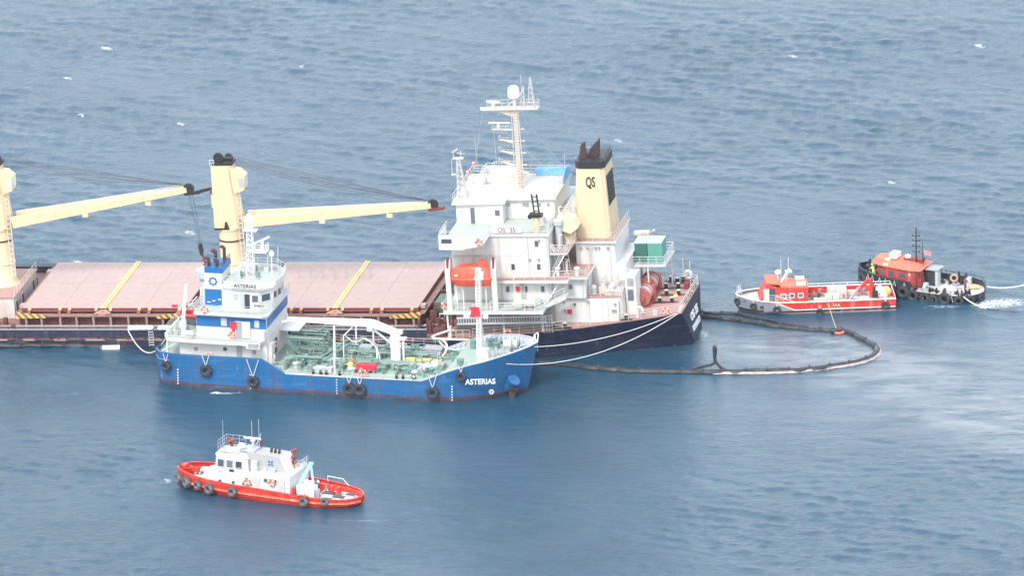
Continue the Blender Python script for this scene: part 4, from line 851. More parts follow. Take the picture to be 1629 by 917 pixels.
# wheelhouse
wp = [(-16.6, -3.4), (-15.0, -4.0), (-11.9, -4.0), (-10.6, -2.4), (-10.2, 0), (-10.6, 2.4), (-11.9, 4.0), (-16.6, 4.0)]
hexw(wp, 6.89, 9.5, 'wheelhouse', WHITE)
hexw([(x * 1.0 + (.0 if x < -16 else .25), y * 1.07) for x, y in wp], 9.51, 9.75, 'wheelhouse_roof', WHITE)
rf = [(-16.3, -3.6), (-12.0, -3.9), (-10.2, -2.3), (-9.8, 0), (-10.2, 2.3), (-11.8, 3.9), (-16.3, 3.9)]
g = G().strip(rf, 9.76, 10.35, .08); g.obj('roof_parapet', WHITE, tk)
hexw([(x, y * .97) for x, y in rf], 9.76, 9.8, 'roof_covering', GREEND)
def along(a, b, t, z): return (a[0] + (b[0] - a[0]) * t, a[1] + (b[1] - a[1]) * t, z)
def wn(a, b, t, w_, h_, z, gl=GLASS):
    u = Vector((b[0] - a[0], b[1] - a[1], 0)).normalized(); window(tk, along(a, b, t, z), u, (u.y, -u.x, 0), w_, h_, WHITE, gl)
a = wp
wn(a[0], a[1], .28, .45, .85, 8.5, GLASSP); wn(a[0], a[1], .75, .45, .85, 8.5, GLASSP)
wn(a[1], a[2], .1, .5, .85, 8.5, GLASSP)
G().box(-14.2, -13.0, -4.06, -4.0, 7.2, 8.95).obj('wheelhouse_doorway', GLASS, tk)
G().box(-14.2, -13.62, -4.12, -4.07, 7.2, 8.95).obj('wheelhouse_door', LGREY, tk)
wn(a[1], a[2], .86, .75, .85, 8.45); wn(a[2], a[3], .5, 1.25, .85, 8.45)
for i, (p, q) in enumerate(((a[3], a[4]), (a[4], a[5]), (a[5], a[6]))):
    for t in (.25, .75): wn(p, q, t, .85, .8, 8.45)
for t in (.12, .38, .62, .86): pass
G().box(-15.3, -11.5, -4.5, -4.42, 9.78, 10.5).obj('name_board', WHITE, tk); text('ASTERIAS', .66, INK, tk, (-13.4, -4.53, 9.92), (1, 0, 0), (0, -1, 0), sx=1.0)
text('ASTERIAS', .3, INK, tk, (-11.9, -4.06, 7.5), (1, 0, 0), (0, -1, 0))
G().rail([(-16.4, -5.3, 6.88), (-11.3, -5.3, 6.88), (-10.7, -4.4, 6.88), (-10.6, 5, 6.88)], .95, 3, 1.1, .03).rail([(-16.3, -3.6, 10.3), (-12.0, -3.9, 10.3), (-10.2, -2.3, 10.3), (-9.8, 0, 10.3), (-10.2, 2.3, 10.3), (-11.8, 3.9, 10.3), (-16.3, 3.9, 10.3)], .7, 2, 1.0, .03).obj('railing', WHITED, tk)
G().rail([(-19.4, -4.6, 3.58), (-20, -6.0, 3.58), (-22.8, -5.75, 3.58), (-23.4, -4, 3.58), (-23.4, 4, 3.58), (-22.8, 5.7, 3.58), (-20, 6, 3.58)], 1.0, 3, 1.0, .03).rail([(-11.8, -6.0, 3.58), (-20, -6.05, 3.58)], .35, 1, 1.4, .03).obj('railing', WHITED, tk)
# doors and windows of the house
door(tk, (-14.2, -4.79, 3.75), (1, 0, 0), (0, -1, 0), .75, 1.95, GREY); door(tk, (-13.3, -4.8, 3.75), (1, 0, 0), (0, -1, 0), .8, 1.95, WHITE)
door(tk, (-14.2, -4.8, .85), (1, 0, 0), (0, -1, 0), .7, 1.9, GREY)
G().box(-11.3, -10.0 - .9, -5.6, -4.75, 3.7, 4.9).obj('machinery_vent', WHITE, tk)
g = G()
for k in range(6): g.box(-12.6, -11.1, -6.22, -6.21 + .02, 3.62 + k * .13, 3.7 + k * .13)
G().box(-13.0, -11.3, -6.28, -6.2, 2.9, 3.7).obj('side_hatch_frame', WHITE, tk); G().box(-12.75, -11.45, -6.3, -6.27, 3.0, 3.55).obj('side_hatch_grille', GREY, tk)
G().box(-16.4, -15.7, -4.83, -4.78, 5.1, 6.1).obj('band_panel', LGREY, tk); G().box(-12.3, -11.7, -4.83, -4.78, 5.1, 6.0).obj('band_panel', LGREY, tk)
for x, z in ((-16.0, 2.2), (-19.6, 2.0), (-12.4, 2.0)): G().torus((x, -4.82, z), (0, 1, 0), .22, .05, 12, 5).cyl((x, -4.84, z), (x, -4.79, z), .2, n=12).obj('porthole', GLASS if x == -16.0 else GREY, tk)
G().box(-15.2, -14.5, -5.1, -4.8, 4.9, 5.7).box(-15.0, -14.8, -5.0, -4.8, 4.3, 4.9).obj('fire_cabinet', REDC, tk)
G().box(-10.75, -10.68, -1.5, -.6, .85, 2.7).obj('doorway', GLASS, tk)
G().box(-10.79, -10.3, -4.5, -3.2, .1, 3.0).obj('hose_rack', WHITED, tk)
G().box(-10.75, -8.4, 1.0, 4.7, 2.95, 3.1).box(-8.6, -8.45, 4.4, 4.55, .1, 2.95).obj('awning', WHITE, tk)
for i, y in enumerate((-3.6, -2.2)): lifebuoy(T, (-10.55, y, 2.3 if i else 1.5), (1, 0, 0), ('orange lifebuoy low on the front wall of the tanker house', 'orange lifebuoy high on the front wall of the tanker house')[i], 'lifebuoys on the tanker')
lifebuoy(T, (-15.1, -4.95, 4.05), (0, 1, 0), 'orange lifebuoy hung under the red box on the blue band', 'lifebuoys on the tanker')
lifebuoy(T, (-18.2, -5.55, 7.25), (0, 1, 0), 'orange lifebuoy beside the blue funnel of the tanker', 'lifebuoys on the tanker')
lifebuoy(T, (-17.5, -6.3, 2.05), (0, .3, 1), 'orange lifebuoy lying on the tanker bulwark below the house', 'lifebuoys on the tanker')
lifebuoy(T, (1.3, -6.35, .75), (0, 1, 0), 'orange lifebuoy on the tanker rail below the red hose box', 'lifebuoys on the tanker')
lifebuoy(T, (2.4, 6.2, .85), (0, 1, 0), 'orange lifebuoy on the far rail of the tanker under the crane boom', 'lifebuoys on the tanker')
# funnel
fn = G().prism([(-18.9, -2.6), (-16.8, -2.6), (-16.8, 1.4), (-18.9, 1.4)], 'z', 6.89, 8.9).obj('funnel', BLUEP, tk)
G().prism([(-18.92, -2.62), (-16.78, -2.62), (-16.78, 1.42), (-18.92, 1.42)], 'z', 8.9, 10.9).obj('funnel_white_band', WHITE, fn); G().prism([(-18.9, -2.6), (-16.7, -2.6), (-16.7, 1.4), (-18.9, 1.4)], 'z', 10.9, 11.6).obj('funnel_top', BLUEP, fn)
g = G()
for k in range(8): a_ = k * math.pi / 4; g.cyl((-17.85 + .42 * math.cos(a_), -2.7, 9.9 + .42 * math.sin(a_)), (-17.85 + .42 * math.cos(a_), -2.6, 9.9 + .42 * math.sin(a_)), .14, n=7)
g.obj('funnel_emblem', BLUEP, fn)
g = G()
for x, y, h in ((-18.5, -2, .9), (-18.0, -.6, 1.3), (-17.5, -1.8, .7), (-17.2, .4, 1.6), (-18.4, .8, 1.0)): g.cyl((x, y, 11.6), (x, y, 11.6 + h), .2, n=8).cyl((x, y, 11.6 + h), (x - .45, y, 11.75 + h), .2, n=8)
g.rail([(-18.8, -2.5, 11.6), (-16.8, -2.5, 11.6), (-16.8, 1.3, 11.6)], .6, 2, .7); g.obj('exhaust_pipe', SOOT, fn)
g = G()
for x in (-18.6, -18.0, -17.3): g.box(x, x + .35, -2.66, -2.6, 7.4 + .3 * (x + 18), 7.5 + .3 * (x + 18))
g.obj('funnel_mark', LETW, fn)
G().lathe([(.62, 3.6), (.62, 9.0), (1.05, 9.2), (1.05, 10.1), (.6, 10.2)], (-19.9, 1.0, 0), 20).obj('mushroom_ventilator', LGREY, tk, True)
G().box(-19.6, -18.95, -2.3, 1.2, 6.88, 8.8).rail([(-19.5, -5.2, 6.88), (-19.5, -2, 6.88)], 1, 3, .8).obj('funnel_platform', LGREY, tk)
# roof gear and mast
G().lattice((-14.1, .8, 9.8), (-14.1, .8, 17.4), .95, .55, 12, .05).box(-14.1, -12.0, .2, 1.4, 12.8, 12.92).rail([(-14, .2, 12.92), (-12.0, .2, 12.92), (-12.0, 1.4, 12.92)], .9, 3, .6).obj('mast', LETW, tk)
G().cyl((-12.6, .8, 12.92), (-12.6, .8, 14.2), .18, n=8).beam((-13.5, .4, 13.9), (-11.8, 1.2, 14.6), .22, .16).obj('radar_scanner', LETW, tk)
G().beam((-14.7, .6, 16.6), (-13.3, .9, 17.2), .12, .12).obj('radar_scanner', LETW, tk)
G().box(-14.9, -13.2, .3, 1.3, 15.4, 15.5).obj('crosstree', LETW, tk)
for i in range(9): x = rnd.uniform(-15.5, -11.4); y = rnd.uniform(-2.6, 2.6); G().box(x, x + rnd.uniform(.3, .8), y, y + .5, 9.81, 9.8 + rnd.uniform(.4, 1.1)).obj('roof_locker', LGREY if i % 3 else GREENP, tk)
g = G()
for x, y, h in ((-11.3, -1.6, 3.6), (-11.0, 1.9, 3.4), (-12.4, 3.0, 3.1), (-15.7, 3.0, 2.6)): G().cyl((x, y, 9.8), (x, y, 9.8 + h), .045, n=5).obj('antenna', LGREY, tk)
g.lathe([(.25, 0), (.35, .3), (.1, .7)], (-11.6, 1.2, 12.2), 10).cyl((-11.6, 1.2, 9.8), (-11.6, 1.2, 12.2), .06, n=5); g.obj('dome_antenna', LETW, tk)
# stern: white boom, boat in cradle, supports
G().cyl((-21.1, -4.6, 3.6), (-21.1, -4.6, 5.6), .3, n=10).cyl((-21.2, -4.7, 4.6), (-20.7, -4.3, 9.9), .25, .2, 8).box(-21.5, -20.8, -4.9, -4.3, 4.6, 5.3).obj('stern_davit', LETW, tk)
G().tube([(-23.3, -4.2, 3.6), (-19.6, -3.6, 8.2)], .05, 4).tube([(-23.0, -5.6, .8), (-22.9, -5.6, 3.2)], .08, 5).tube([(-23.7, -4.9, 1.6), (-21.3, -5.7, 3.2)], .09, 5).obj('stern_stay', LETW, tk)
t = thing('rescue_boat', 'small red open rescue boat in a cradle on the tanker stern', 'boat', T, (-20.7, -.6, 3.6))
hull([(x, [(0, .25 + .15 * abs(x)), (h * .7, .35 + .15 * abs(x)), (h, 1.1 + .05 * abs(x)), (h * 1.02, 1.3 + .05 * abs(x))]) for x, h in ((-1.9, .7), (-1, .85), (0, .9), (1, .75), (1.9, .12))], 'hull', paint('dark_grey_boat', (.12, .13, .15), .6, .3), t)
G().tube([(-1.9, -.75, 1.4), (-1, -.9, 1.4), (0, -.95, 1.4), (1, -.8, 1.45), (1.9, 0, 1.55), (1, .8, 1.45), (0, .95, 1.4), (-1, .9, 1.4), (-1.9, .75, 1.4)], .2, 7).obj('float_tube', REDT, t, True)
G().box(-.5, .2, -.3, .3, .9, 1.9).tube([(-1.3, -.7, 1.4), (-1.3, -.6, 2.6), (-1.3, .6, 2.6), (-1.3, .7, 1.4)], .08, 5).obj('console', REDT, t); G().box(-1.2, -1.0, -.7, .7, 0, .5).box(.9, 1.1, -.6, .6, 0, .5).obj('cradle', LETW, t)
t = solo('ensign', G().add([(0, 0, 0), (-.35, .1, -.15), (-.7, -.05, -.1), (-.75, -.05, -.4), (-.4, .1, -.5), (0, 0, -.35), (0, .03, 0), (-.35, .13, -.15), (-.7, -.02, -.1), (-.75, -.02, -.4), (-.4, .13, -.5), (0, .03, -.35)], [(0, 1, 4, 5), (1, 2, 3, 4), (11, 10, 7, 6), (10, 9, 8, 7), (0, 6, 7, 1), (1, 7, 8, 2), (2, 8, 9, 3), (3, 9, 10, 4), (4, 10, 11, 5), (5, 11, 6, 0)]), REDC, 'small red ensign flying at the tanker stern', 'flag', T, (-22.2, -3.0, 6.9))
t = thing('liferaft_canister', 'white liferaft canister on the tanker stern deck', 'liferaft', T, (-20.2, -5.5, 3.6)); G().cyl((-.5, 0, .6), (.5, 0, .6), .3, n=12).obj('canister', LETW, t, True); G().box(-.4, .4, -.25, .25, 0, .3).obj('cradle', WHITED, t)
g = G()
for i in range(14): x = rnd.uniform(-23, -21); y = rnd.uniform(-5.3, 4); g.box(x, x + rnd.uniform(.2, .6), y, y + .4, 3.58, 3.7 + rnd.uniform(.2, .8))
g.obj('stern_gear', paint('mixed_grey_gear', (.36, .40, .38), .6, .4), tk)
# cargo deck pipes
def zd(x): return .06 + max(0, x) * .012
g = G(); pl = G(); g3 = G()
for y in (-2.6, -2.1, -1.6, 1.2, 1.7, 2.2, 3.4):
    x0, x1 = rnd.uniform(-9.5, -8), rnd.uniform(6, 10); g.tube([(x0, y, .75), (x1, y, .85)], .12, 6)
    for x in np.arange(x0, x1, 1.3): g.cyl((x, y, .72), (x, y, .86), .2, n=8)
for x in np.arange(-8.6, 10, 1.7):
    g.tube([(x, -4.8, .5), (x, 4.9, .5)], .09, 5)
    for y in (-4.4, -3.3, .4, 4.2):
        yy = y + rnd.uniform(-.3, .3); g.cyl((x, yy, .1), (x, yy, .9), .16, n=7).cyl((x, yy, .9), (x, yy, .95), .28, n=8)
    if rnd.random() < .8: y = rnd.uniform(-4, 4); g.tube([(x, y, .4), (x, y, 1.5), (x + .8, y, 1.5), (x + .8, y, .4)], .11, 6)
g.obj('cargo_pipework', GREENP, tk)
for k in range(14):
    x = rnd.uniform(-8.5, 9); y = rnd.uniform(-4.8, 4.6); l = rnd.uniform(.8, 2.6); z = rnd.uniform(.5, 1.5); q = G()
    if k % 2: q.tube([(x, y, .1), (x, y, z), (x + l, y, z), (x + l, y, .1)], .07, 6)
    else: q.tube([(x, y, .1), (x, y, z), (x, y + l, z), (x, y + l, .1)], .08, 6)
    q.obj('riser_pipe', (LGREY, WHITED, GREENP)[k % 3], tk, True)
# raised pipe gantry near the house
g = G()
for x, y in ((-9.6, -.2), (-9.6, 4.6), (-5.6, -.2), (-5.6, 4.6)): g.beam((x, y, 0), (x, y, 2.3), .1, .1)
g.beam((-9.6, -.2, 2.3), (-9.6, 4.6, 2.3), .1, .1).beam((-5.6, -.2, 2.3), (-5.6, 4.6, 2.3), .1, .1).beam((-9.6, 4.6, 2.3), (-5.6, 4.6, 2.3), .1, .1).beam((-9.6, -.2, 2.3), (-5.6, -.2, 2.3), .1, .1)
for y in (.5, 1.0, 2.4, 3.4): g.tube([(-9.8, y, 2.3), (-5.4, y, 2.3), (-5.0, y, .6)], .13, 6)
for (a_, b_) in (((-5.3, -2.6, .8), (-2.6, 2.8, 1.8)), ((-4.5, -2.9, .8), (-1.9, 2.4, 1.8))): g.tube([a_, b_], .14, 6)
g.tube([(-7.8, -3.0, 1.2), (-4.6, -3.0, 1.2), (-4.4, -3.0, .2)], .14, 6).tube([(-8.8, 2.2, 2.7), (-6.4, 2.2, 2.7), (-6.0, 3.6, 2.7)], .12, 6)
g.ladder((-9.4, -.6, 2.3), (-7.2, -.8, .1), .6, .05, 7)
g.obj('pipe_gantry', GREENP, tk)
for i in range(22):      # tank hatches and valves
    x = (-7.5, -6, -4.2, -2.2, -.4, 1.2, 2.2, 5.6, 7.4, 8.8, 9.8)[i % 11] + rnd.uniform(-.2, .2); y = (-3.6, 3.2)[i // 11] + rnd.uniform(-1.0, 1.2)
    hs = G().lathe([(.42, 0), (.42, .5), (.55, .52), (.55, .62), (.2, .7)], n=12).obj('tank_hatch', GREENP if i % 4 else LGREY, tk, True); hs.location = (x, y, zd(x))
g = G()
for i in range(150):
    x = rnd.uniform(-9.6, 10.6); y = rnd.uniform(-5.4, 5.6); s_ = rnd.uniform(.08, .2); z = zd(x)
    if rnd.random() < .5: g.box(x - s_, x + s_, y - s_, y + s_, z, z + s_ * rnd.uniform(2, 6))
    else: g.cyl((x, y, z), (x, y, z + rnd.uniform(.3, 1.1)), s_ * .7, n=6).cyl((x - s_, y, z + .5), (x + s_, y, z + .5), s_ * .5, n=6)
g.obj('deck_valves', paint('mixed_green_grey', (.22, .36, .29), .6, .5, streak=False), tk, kind='stuff')
for (x, y, w_, d_, h, m_) in ((-3.9, -5.0, 2.2, .9, .65, LGREY), (-5.4, -4.6, 1.0, 1.0, .7, GREENP), (-6.8, -2.2, .8, .8, .7, BLUEP), (6.9, -2.2, 1.4, .8, .7, LGREY), (9.2, -1.4, 1.7, 1.6, .6, GREY), (7.6, 3.2, 2.2, 1.6, 1.0, GREY), (3.6, 3.8, 2.6, 1.2, .5, LGREY), (-.6, 2.6, 1.4, 1.2, 1.0, LGREY)):
    G().box(x - w_/2, x + w_/2, y - d_/2, y + d_/2, zd(x), zd(x) + h).box(x - w_/2 - .05, x + w_/2 + .05, y - d_/2 - .05, y + d_/2 + .05, zd(x) + h, zd(x) + h + .06).obj('deck_box', m_, tk)
G().rail([(-8, -6.3, .05), (0, -6.35, .08), (8.4, -6.35, .2)], .55, 1, 1.2, .022).rail([(-10.8, 6.3, .05), (0, 6.35, .08), (8.4, 6.3, .2)], 1.0, 3, 1.5, .025).box(-8.3, 8.7, -6.46, -6.36, .05, .22).rail([(-10.6, -5.0, .05), (-8.9, -5.2, .05), (-8.9, -3, .05)], 1.0, 2, 1).obj('railing', WHITED, tk)
g = G()
for x in (-4.9, -4.0, -3.3, -1.7, 5.3, 6.1): g.cyl((x, -5.9, zd(x)), (x, -5.9, zd(x) + .55), .17, n=8)
g.torus((7.4, -5.9, .5), (.2, 1, 0), .3, .07, 12, 5).obj('bollard', BLACK, tk)
for x, y in ((-2.4, -5.4), (-2.0, 3.4), (1.8, -1.4), (2.0, 4.8), (-.4, 5.4)): G().cyl((x, y, .1), (x, y, {-2.4: 4.4, -2.0: 3.2, 1.8: 2.4, 2.0: 2.2, -.4: 3.0}[x]), .1, n=7).obj('post', LETW, tk)
# cargo hose crane
kc = bpy.data.objects.new('hose_crane', None); col.objects.link(kc); kc.parent = tk; kc.location = (4.0, -1.0, .1)
G().lathe([(.75, 0), (.6, .3), (.6, 2.3), (.68, 2.35), (.68, 2.45), (.6, 2.5), (.6, 4.0)], n=20).obj('pedestal', LETW, kc, True)
g = G().beam((.1, 0, 4.15), (-2.9, 0, 5.15), .6, .7, .65, .85).beam((-2.9, 0, 5.15), (-13.2, 0, 5.05), .62, .82, .4, .42).beam((-12.0, .3, 4.9), (-14.0, .3, 4.6), .2, .2); g.obj('boom', LETW, kc)
G().cyl((-.4, 0, 2.6), (-2.9, 0, 4.5), .16, n=8).obj('hydraulic_ram', LGREY, kc); G().box(-3.4, -2.7, -.4, .4, 4.2, 4.8).box(-.1, .9, -.25, .25, 4.0, 4.5).obj('winch_box', WHITED, kc)
G().ladder((1.0, -.1, .1), (1.0, -.1, 3.6), .5, .05, 10).box(.5, 1.3, -.5, .5, 3.4, 3.5).obj('ladder', LETW, kc)
G().box(-7.6, -7.4, -.1, .1, .5, 4.6).beam((-6.4, 0, 3.3), (-5.2, 0, 4.6), .12, .12).beam((-6.4, 0, 3.3), (-6.4, 0, .1), .1, .1).obj('boom_rest', LETW, kc)
# lattice foremast
G().lattice((13.9, .6, 1.35), (13.9, .6, 12.3), .62, .55, 26, .045).ladder((13.9, .2, 1.4), (13.9, .2, 12.2), .45, .04, 30, (1, 0, 0)).box(13.4, 14.5, .3, .9, 11.0, 11.1).box(14.2, 14.6, .1, .5, 11.4, 12.0).obj('foremast', LETW, tk)
solo('signal_flag', G().add([(0, 0, 0), (-.6, -.15, .05), (-1.3, .05, -.1), (-1.0, .05, -.5), (-1.1, .0, -1.2), (-.5, -.15, -1.1), (.15, 0, -1.15), (0, .04, 0), (-.6, -.11, .05), (-1.3, .09, -.1), (-1.0, .09, -.5), (-1.1, .04, -1.2), (-.5, -.11, -1.1), (.15, .04, -1.15)], [(0, 1, 5, 6), (1, 2, 3, 4, 5), (13, 12, 8, 7), (12, 11, 10, 9, 8)] + [(i, i + 7, (i + 1) % 7 + 7, (i + 1) % 7) for i in range(7)]), REDC, 'plain red flag on the lattice foremast of the tanker', 'flag', T, (14.1, -.1, 7.7))
for i, (x, y) in enumerate(((12.8, 1.2), (15.0, 1.0))): G().box(x - .9 + i * .2, x - .2 + i * .1, y - .2, y + .2, 6.0, 6.35).obj('mast_lamp', LETW, tk)
# forecastle gear
G().hexa([(14.5, -3.2, 1.4), (16.1, -3.0, 1.4), (16.1, -1.5, 1.4), (14.5, -1.6, 1.4), (14.5, -2.9, 3.2), (15.6, -2.8, 3.2), (15.6, -1.6, 3.2), (14.5, -1.6, 3.2)]).obj('control_cabin', WHITE, tk)
G().hexa([(14.6, -3.23, 1.8), (15.7, -3.15, 1.8), (15.7, -3.1, 1.8), (14.6, -3.15, 1.8), (14.6, -2.98, 3.0), (15.5, -2.9, 3.0), (15.5, -2.85, 3.0), (14.6, -2.9, 3.0)]).obj('cabin_panel', LGREY, tk)
g = G().cyl((16.3, -1.1, 2.3), (17.8, -.6, 2.3), .62, n=14).cyl((16.2, -1.15, 2.3), (16.4, -1.08, 2.3), .85, n=14).cyl((17.0, -.9, 2.3), (17.15, -.85, 2.3), .85, n=14).box(16.0, 18.2, -1.4, -.2, 1.6, 1.9); g.obj('windlass', GREY, tk, True)
g = G().cyl((16.6, 1.6, 2.6), (18.2, 1.9, 2.6), .6, n=14).box(17.2, 18.0, 1.4, 2.1, 1.7, 3.1).cyl((17.3, 1.6, 2.7), (17.5, 1.65, 2.7), .95, n=14); g.obj('windlass', LGREY, tk, True)
for x, y in ((15.3, 3.2), (18.6, .6), (12.4, 3.5), (12.6, -3.8), (14.4, 4.3)): G().cyl((x, y, 1.3), (x, y, 2.2), .4, n=10).cyl((x, y, 2.2), (x, y, 2.3), .5, n=10).obj('deck_fitting', GREENP, tk)
G().cyl((18.4, -1.8, 1.9), (18.4, -1.8, 2.5), .2, n=8).cyl((19.2, -1.3, 1.9), (19.2, -1.3, 2.5), .2, n=8).obj('bollard', BLACK, tk)
G().tube([(15.2, -4.9, 1.6), (15.2, -4.9, 2.3)], .3, 8).obj('mooring_bitt', LETW, tk)
# loose things on the tanker
t = thing('yellow_trough', 'long yellow hose trough lying beside the tanker crane', 'trough', T, (7.3, -.6, .15)); G().box(-2.2, 2.2, -.28, .28, .45, .85).obj('trough', YEL, t); G().box(-1.9, -1.7, -.28, .28, 0, .45).box(1.7, 1.9, -.28, .28, 0, .45).obj('support', LETW, t)
for k, (x, y) in enumerate(((9.0, -1.9), (8.3, -3.0))):
    t = thing('white_buoy', ('large white float behind the smaller one near the yellow trough', 'small white float in front on the tanker deck')[k], 'float', T, (x, y, .2), 'white floats on the tanker deck'); G().lathe([(.2, 0), (.5, .25), (.55, .6), (.4, .95), (.1, 1.1)], n=14).obj('body', LETW, t, True); G().torus((0, 0, 1.12), (1, 0, 0), .09, .03, 8, 4).obj('eye', GREY, t)
t = thing('hose_box', 'red rectangular hose box by the tanker rail', 'box', T, (1.2, -4.2, .1)); G().box(-1.15, 1.15, -.4, .4, .35, .9).obj('body', REDC, t); G().box(-1.2, 1.2, -.43, .43, .91, 1.0).obj('lid', REDC, t); G().box(-1, -.8, -.3, .3, 0, .34).box(.8, 1, -.3, .3, 0, .34).obj('foot', GREY, t)
t = thing('yellow_drum', 'yellow drum beside the red hose box', 'drum', T, (-.75, -4.2, .1)); G().lathe([(.36, 0), (.36, .45), (.38, .47), (.36, .5), (.36, 1.05)], n=14).obj('body', YEL, t, True); G().cyl((0, 0, 1.05), (0, 0, 1.08), .34, n=14).obj('lid', YEL, t)
# tyre fenders on the tanker
TF = 'tyre fenders on the tanker side'
for x, z, rr, lab, rp in ((-23.0, .1, .62, 'black tyre fender at the stern corner of the tanker', .9), (-17.9, .0, .72, 'black tyre fender under the tanker deckhouse', 1.2), (-12.1, -1.0, .68, 'black tyre fender below the break of the tanker poop', 2.1), (-.3, -1.2, .75, 'left tyre of the pair hanging amidships on the tanker', .9), (1.0, -1.25, .75, 'right tyre of the pair hanging amidships on the tanker', .9), (9.9, -1.1, .74, 'black tyre fender where the tanker sheer starts to rise', 1.7), (13.3, 1.0, .58, 'small black tyre fender left of the tanker name', .8)):
    h = float(np.interp(x, [d[0] for d in tdeck], [d[1] for d in tdeck])); 
    if x > 12: h = 6.05
    tyre(T, (x, -h - .3, z), (-.25 if x < -22 else .02, -1, 0), rr, lab, TF, rope=rp)
# mooring ropes between the ships and hoses
def rope(F0, a, F1, b, sag, name, label, r=.048, mat=ROPE, side=(0, 0, 0)):
    p0 = F0.w(a) if F0 else Vector(a); p1 = F1.w(b) if F1 else Vector(b); g = G().tube([q - p0 for q in bez(p0, p1, sag, 22, side)], r, 6)
    return solo(name, g, mat, label, 'rope', None, tuple(p0))
rope(T, (20.9, -.6, 3.3), C, (26.7, -6.1, .7), .9, 'mooring_rope', 'upper white mooring rope from tanker bow to bulk carrier stern')
rope(T, (18.2, -3.6, 2.0), C, (26.9, -6.1, .68), 2.0, 'mooring_rope', 'lower slack white mooring rope from tanker bow to bulk carrier stern', .05)
hp = [C.w((1.0, -13.4, 1.0)), C.w((.2, -14.2, 1.1)), C.w((-1.2, -15.2, .6))] + [T.w(p) for p in ((11.9, 5.9, 1.4), (10.6, 4.2, .8), (9.2, 3.2, 1.2), (8.3, 2.6, 2.4), (8.9, 2.2, 2.6), (9.6, 1.8, 1.9), (9.2, 1.4, .9), (8.4, 1.0, .5), (9.0, .2, .6))]
def smooth(P, k=5):
    P = [Vector(p) for p in P]; o = []
    for i in range(len(P) - 1):
        a_, b_, c_, d_ = P[max(0, i - 1)], P[i], P[i + 1], P[min(len(P) - 1, i + 2)]
        for j in range(k):
            t = j / k; o.append(.5 * ((2 * b_) + (c_ - a_) * t + (2 * a_ - 5 * b_ + 4 * c_ - d_) * t * t + (3 * b_ - a_ - 3 * c_ + d_) * t ** 3))
    return o + [P[-1]]
solo('transfer_hose', G().tube([p - hp[0] for p in smooth(hp)], .13, 8), HOSE, 'pale transfer hose running from the bulk carrier side to the tanker deck', 'hose', None, tuple(hp[0]), smooth=True)
for pts, lab in (([(-2.2, -.8, 3.4), (-1.2, -.6, 2.6), (.2, -.8, 3.1), (1.6, -1.0, 2.2), (2.2, -1.6, 1.0)], 'pale hose looping over the tanker pipes left of the crane'), ([(8.2, -1.8, .9), (7.8, -3.0, 1.0), (6.9, -4.6, .4), (6.6, -5.6, .3)], 'thin pale hose from the yellow trough to the tanker rail'), ([(-1.9, 1.5, 1.9), (-.5, 1.0, 2.7), (1.2, 1.6, 1.6)], 'pale hose over the tanker pipes behind the white post')):
    P = [T.w(p) for p in pts]; solo('deck_hose', G().tube([p - P[0] for p in smooth(P)], .07, 6), HOSE, lab, 'hose', None, tuple(P[0]), smooth=True)

# ================================================================== RED AND WHITE TUG
rt = thing('harbour_tug', 'red and white harbour tug with white deckhouse in the foreground', 'tug', R)
rs = [(-13.1, .35, 2.0, .1), (-12.8, 1.2, 1.98, .5), (-12, 2.1, 1.95, 1.2), (-10.4, 3.05, 1.85, 2.1), (-8.5, 3.65, 1.72, 2.9), (-5.5, 4.05, 1.6, 3.6), (-1, 4.15, 1.45, 3.85), (4, 4.1, 1.2, 3.8), (7, 3.7, 1.05, 3.2), (9, 2.7, 1.0, 2.0), (9.9, 1.6, 1.0, .9), (10.3, .5, 1.0, .15)]
hull([(x, [(0, -2), (w_ * .6, -1.8, x + .5 * (x < -12) - .9 * (x > 9)), (w_, -.1, x + .4 * (x < -12) - .7 * (x > 9)), ((w_ + h) / 2, .35), (h, .62 + (z - 1) * .3), (h, z)]) for x, h, z, w_ in rs], 'hull', REDTH, rt)
def iz(tab, x, k): return float(np.interp(x, [d[0] for d in tab], [d[k] for d in tab]))
deckplate([(x, h - .1, .35 + .55 * max(0, (-x - 4) / 9)) for x, h, z, w_ in rs if x < 2] + [(x, h - .1, .35) for x, h, z, w_ in rs if x >= 2], 'deck', REDT, rt)
for sg in (-1, 1):
    k = 1 if sg < 0 else -1
    G().strip([(x, sg * (h + .12)) for x, h, z, w_ in rs][::k], [.5 + (z - 1) * .3 for x, h, z, w_ in rs][::k], [.72 + (z - 1) * .3 for x, h, z, w_ in rs][::k], .14).obj('rubbing_strake', paint('scuffed_red_strake', (.80, .16, .10), .5, .6, (.9, .75, .7, 1)), rt)
    G().strip([(x, sg * (h + .02)) for x, h, z, w_ in rs][::k], [z for x, h, z, w_ in rs][::k], [z + .08 for x, h, z, w_ in rs][::k], .24).obj('bulwark_capping', REDT, rt)
rt.scale = (1, .8, 1)
